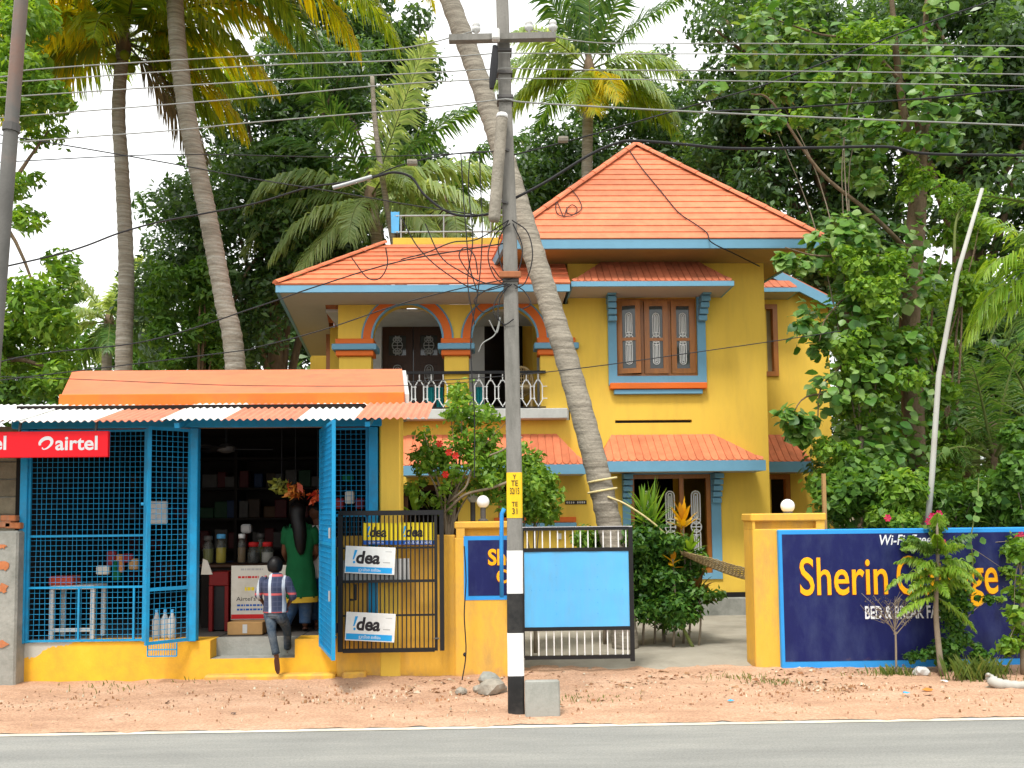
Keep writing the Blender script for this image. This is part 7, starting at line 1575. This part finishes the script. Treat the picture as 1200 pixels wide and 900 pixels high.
strap_plant('second spiky green plant lower and left of the tall spiky plant', 752, 700, 11.4, 754, 600, 34, .42, .016, 'leaf_bright', 102, (88, 15), .6)
strap_plant('croton with a golden yellow rosette of leaves before the window grille', 800, 715, 11.5, 800, 606, 20, .27, .036, 'leaf_gold', 103, (84, 22), .25, 'croton')
strap_plant('croton with yellow green leaves just below the golden rosette', 806, 715, 11.45, 808, 640, 26, .26, .030, 'frond_lime', 104, (70, -10), .8, 'croton')
strap_plant('croton with dark maroon leaves by the right side of the bush', 818, 722, 11.3, 818, 690, 22, .26, .032, 'leaf_red', 105, (75, -10), .9, 'croton')
strap_plant('croton with orange leaves in the middle of the bush beside the hammock', 788, 715, 11.2, 788, 652, 9, .17, .034, 'leaf_gold', 106, (60, 10), .5, 'croton')
strap_plant('young banana leaf plant in the dark doorway above the black gate', 486, 640, 12.2, 486, 592, 5, .42, .06, 'leaf_bright', 107, (80, 30), .6)
# hedge behind the blue wall
bush('leafy bush with round leaves behind the gate pillar and blue wall', 985, 640, 11.0, [(985, 585, 26, 26, 11, .3, 12, 14), (1010, 565, 24, 30, 11, .3, 10, 14), (1020, 600, 26, 18, 10.9, .3, 8, 13)], 4500, .11, 'leaf_mid', 111, aspect=.75)
bush('bright shrub with paired oval leaves left of the white leaning pole', 1055, 640, 10.8, [(1050, 590, 30, 24, 10.8, .3, 13, 13), (1068, 565, 18, 14, 10.8, .2, 4, 10)], 2600, .11, 'leaf_bright', 112, aspect=.6)
bush('dark green shrub behind the blue wall right of the white pole', 1120, 640, 11.2, [(1120, 598, 36, 22, 11.2, .4, 14, 15), (1165, 590, 30, 26, 11.2, .4, 12, 15)], 5200, .10, 'leaf_mid', 113)
bush('grey green shrub with round leaves climbing at the right edge behind the wall', 1195, 640, 10.6, [(1188, 560, 22, 34, 10.6, .3, 12, 13), (1195, 510, 16, 24, 10.6, .2, 6, 11), (1200, 600, 18, 22, 10.6, .2, 6, 12)], 2600, .10, 'leaf_mid', 114, aspect=.8)
strap_plant('grassy strap leaved plant behind the wall under the right edge palm', 1170, 640, 10.7, 1170, 605, 30, .5, .014, 'frond_green', 115, (85, 15), .9)
for u, lab in ((966, 'wooden stake standing behind the gate pillar cap'),):
    mb = MB(); mb.bar((X(u, 10.5, 620), 10.5, .05), P(u - 1, 555, 10.5), .04); tag(mb.build('wooden_stake', M['card']), lab, 'post')
# small conifer with layered drooping branches before the blue wall
YX = 9.25
cb = G(1098, 788, .03); cb.y = YX; ar = thing('small_conifer', 'young conifer with tiers of drooping lime green branches in front of the sign', 'tree', (cb.x, YX, .03))
ctop = P(1098, 612, YX); mb = MB(); mb.tube(spline([cb, P(1097, 720, YX), P(1099, 660, YX), ctop], 5), list(np.linspace(.034, .012, 16)), 7); mb.build('trunk', M['bark_grey'], ar, True)
cr_ = random.Random(14)
def conifer_branch(p, az, el, L, droop, seed, m='frond_lime', ll=.11):
    d = Vector((math.cos(R(az)) * math.cos(R(el)), -math.sin(R(az)) * math.cos(R(el)), math.sin(R(el)))); frond(p, d, L, droop, ll, 84, m, ar, seed, .75, .020, 'branch', .008, curl=cr_.uniform(-.5, .5), jit=.34)
cr_ = random.Random(14)
for k in range(7): conifer_branch(P(1098, 648 + cr_.uniform(-3, 3), YX), 12 + k * 51 + cr_.uniform(-14, 14), cr_.uniform(24, 44), .40 * cr_.uniform(.8, 1.1), cr_.uniform(.5, 1.0), 200 + k, 'frond_lime' if k % 3 else 'frond_green')
for k in range(8): conifer_branch(P(1098, 668 + cr_.uniform(-4, 4), YX), -8 + k * 45 + cr_.uniform(-12, 12), cr_.uniform(5, 26), (.66 if k in (0, 4) else .46) * cr_.uniform(.85, 1.1), cr_.uniform(.7, 1.4), 210 + k)
for k in range(5): conifer_branch(P(1098, 684 + cr_.uniform(-4, 4), YX), 35 + k * 71, cr_.uniform(-5, 15), .36, cr_.uniform(.9, 1.6), 220 + k, 'frond_lime')
for k in range(6): conifer_branch(P(1098, 658 + 5 * k, YX), 30 + k * 127, cr_.uniform(0, 30), cr_.uniform(.28, .42), cr_.uniform(1.2, 2.0), 240 + k, 'frond_lime')
conifer_branch(P(1098, 700, YX), 15, -30, .52, .8, 231); conifer_branch(P(1098, 697, YX), 172, -12, .52, .5, 232); conifer_branch(P(1098, 618, YX), 90, 80, .14, .1, 233)
bush('dark small leaved creeper bush growing against the blue wall beside the conifer', 1117, 783, 9.5, [(1116, 745, 13, 32, 9.5, .1, 12, 9), (1120, 705, 18, 16, 9.5, .12, 9, 9), (1104, 768, 10, 12, 9.5, .1, 4, 7), (1148, 703, 16, 4, 9.5, .05, 3, 5), (1080, 770, 24, 6, 9.45, .05, 5, 6), (1150, 765, 22, 8, 9.45, .05, 5, 6)], 4200, .05, 'leaf_hedge', 121, aspect=.7)
bg_ = bush('trailing creeper with pink flowers hanging over the top of the blue wall', 1070, 640, 10.06, [(1062, 612, 18, 8, 9.95, .05, 6, 8), (1066, 632, 12, 10, 9.7, .04, 4, 6), (1080, 652, 10, 12, 9.7, .04, 4, 5), (1097, 618, 10, 14, 9.72, .05, 5, 7), (1186, 640, 16, 14, 9.7, .05, 7, 7), (1190, 672, 14, 8, 9.7, .05, 4, 6), (1185, 703, 20, 4, 9.7, .05, 4, 5), (1120, 655, 26, 5, 9.7, .04, 4, 5)], 1700, .055, 'leaf_bright', 122, aspect=.7)
for u, v in ((1092, 605), (1097, 609), (1100, 602), (1088, 611), (1196, 627), (1192, 631), (1199, 634), (1105, 636), (1040, 607), (1197, 650)): flower(u, v, 9.55, .035, 'petal_pink', bg_)
rv_ = thing('climbing_vine', 'slender vine stem with pairs of round pale leaves before the sign wall', 'plant', tuple(P(1135, 700, 9.6)))
mb = MB(); mb.tube(spline([P(1135, 700, 9.62), P(1140, 660, 9.6), P(1138, 630, 9.6), P(1145, 590, 9.62), P(1147, 560, 9.7)], 5), .007, 5); mb.build('stem', M['stem'], rv_)
for i, (u, v) in enumerate(((1134, 629), (1138, 637), (1148, 635), (1141, 650), (1146, 612), (1140, 608), (1150, 600), (1143, 590), (1151, 585), (1144, 575), (1150, 568), (1132, 652))):
    c = P(u, v, 9.57); a = rnd.uniform(0, 6.3); s = .085 * rnd.uniform(.8, 1.2); mt = Matrix.Translation(c) @ Matrix.Rotation(R(75 + rnd.uniform(-20, 20)), 4, 'X') @ Matrix.Rotation(a, 4, 'Z') @ Matrix.Scale(s, 4); piece('leaf', protos[2], rv_, mt)
bush('fresh green plant with oval leaves at the right edge before the blue wall', 1198, 775, 9.2, [(1196, 650, 12, 20, 9.2, .1, 5, 8), (1196, 710, 12, 20, 9.2, .1, 5, 9), (1190, 757, 14, 12, 9.2, .1, 5, 9), (1205, 690, 14, 70, 9.2, .1, 8, 10)], 800, .09, 'leaf_bright', 123, aspect=.65)
# leafless grey shrub
tw = thing('bare_shrub', 'small bare grey shrub of thin twigs in front of the sign lettering', 'plant', tuple(G(1050, 782, .03))); mb = MB(); b = P(1050, 783, 9.35); b.z = .02; f_ = P(1049.5, 740, 9.35); mb.tube([b, P(1050, 760, 9.35), f_], [.012, .011, .010], 6); mb.build('stem', M['bark_grey'], tw)
r = random.Random(5)
for k in range(9):
    a = P(1049 + r.uniform(-2, 2), 744 - r.uniform(0, 8), 9.35); e = P(1048 + (k - 4) * 8.5 + r.uniform(-3, 3), 698 + abs(k - 4) * 4 + r.uniform(-6, 6), 9.35 + r.uniform(-.12, .12)); mb = MB(); m = a.lerp(e, .5) + Vector((0, 0, .03)); mb.tube(spline([a, m, e], 4), list(np.linspace(.006, .003, 9)), 4)
    for q in range(9):
        t = r.uniform(.3, 1); s = a.lerp(e, t); mb.tube([s, s + Vector((r.uniform(-.09, .09), r.uniform(-.06, .06), r.uniform(.02, .11)))], .0022, 3)
    mb.build('twig', M['bark_grey'], tw)
V, F = leaf_cloud(clumps_px([(1048, 712, 34, 14, 9.35, .1, 14, 7)], 7), 420, .022, 8); arrmesh('dry_leaves', V, F, M['leaf_grey'], tw)
# grass tufts
V, F = [], []; gr = np.random.RandomState(3)
for u, v, n, sp_, h in ((1048, 792, 130, .10, .10), (1150, 797, 240, .14, .20), (910, 800, 60, .12, .04), (690, 818, 70, .25, .03), (1165, 790, 60, .1, .1), (255, 798, 40, .2, .05), (870, 795, 60, .2, .05), (120, 806, 40, .3, .04), (1020, 790, 40, .2, .05)):
    g = G(u, v, .02)
    for _ in range(n):
        x, y = g.x + gr.normal(0, sp_), g.y + gr.normal(0, sp_ * .5); a = gr.uniform(0, 6.28); hh = h * gr.uniform(.5, 1.3); w = .004; dx, dy = math.cos(a) * hh * .5, math.sin(a) * hh * .5; o = len(V)
        V += [(x - w, y, .015), (x + w, y, .015), (x + dx * .5 + w, y + dy * .5, .015 + hh * .7), (x + dx, y + dy, .015 + hh)]; F.append((o, o + 1, o + 2, o + 3))
tag(arrmesh('grass', V, F, M['grass']), kind='stuff')

# ------------------------------------------------------------------ hammock tied to the leaning palm
h0, h1 = P(799, 647, 11.3), P(940, 690, 11.0)
hm = thing('hammock', 'tan net hammock stretched from the leaning palm behind the gate pillar', 'hammock', tuple(h0)); k1 = P(712, 582, 11.15)
mb = MB(); mb.tube(spline([k1, P(735, 592, 11.2), P(768, 615, 11.25), h0], 5), .013, 6)
for v, dv in ((567, 4), (576, 1)):
    c = P(706, v, 11.33); mb.tube([c + Vector((.18 * math.cos(a), .17 * math.sin(a), .03 * math.cos(a) + .012 * dv)) for a in [2 * math.pi * i / 20 for i in range(20)]], .014, 6, closed=True)
mb.build('rope', M['rope'], hm, True)
cp = spline([h0, P(830, 656, 11.25), P(870, 668, 11.15), P(910, 676, 11.1), h1], 6); nk = len(cp); mb = MB(); ns = 15
def ham(i, s):
    t = i / (nk - 1); w = .02 + .16 * math.sin(math.pi * min(1, t * .9 + .04)) ** .8; a = -1.5 + 3.0 * s; return cp[i] + Vector((0, math.sin(a) * w * 1.1, -math.cos(a) * w * .9 + w * .3))
for dirn in (1, -1):
    for j in range(ns * 2):
        pts = []
        for i in range(nk):
            s = (j / ns + dirn * i / nk * 1.4) % 2; s = s if s <= 1 else 2 - s; pts.append(ham(i, s))
        mb.tube(pts, .0055, 4, cap=False)
mb.build('net', M['net'], hm)
# artificial flowers / snack packets hanging in the shop doorway
for u, v, m, rr, n, lab in ((330, 570, 'packet_green', 15, 60, 'olive green bunch of packets hung in the shop doorway, leftmost of three'), (346, 575, 'packet_orange', 12, 60, 'orange bunch of packets hung in the doorway between the other two'), (372, 582, 'packet_red', 8, 26, 'small red bunch of packets hung beside the blue door leaf')):
    Y = 10.15; c = P(u, v, Y); t = thing('hanging_bunch', lab, 'packets', tuple(c), 'bunches hung in the shop doorway'); V, F = leaf_cloud([(c, rr * Y / FPX)], n, .11, 300 + u, .45, .1, .5, .2); arrmesh('packets', V, F, M[m], t); mb = MB(); mb.tube([c, Vector((c.x, Y, zC))], .004, 4); mb.build('string', M['cable'], t)
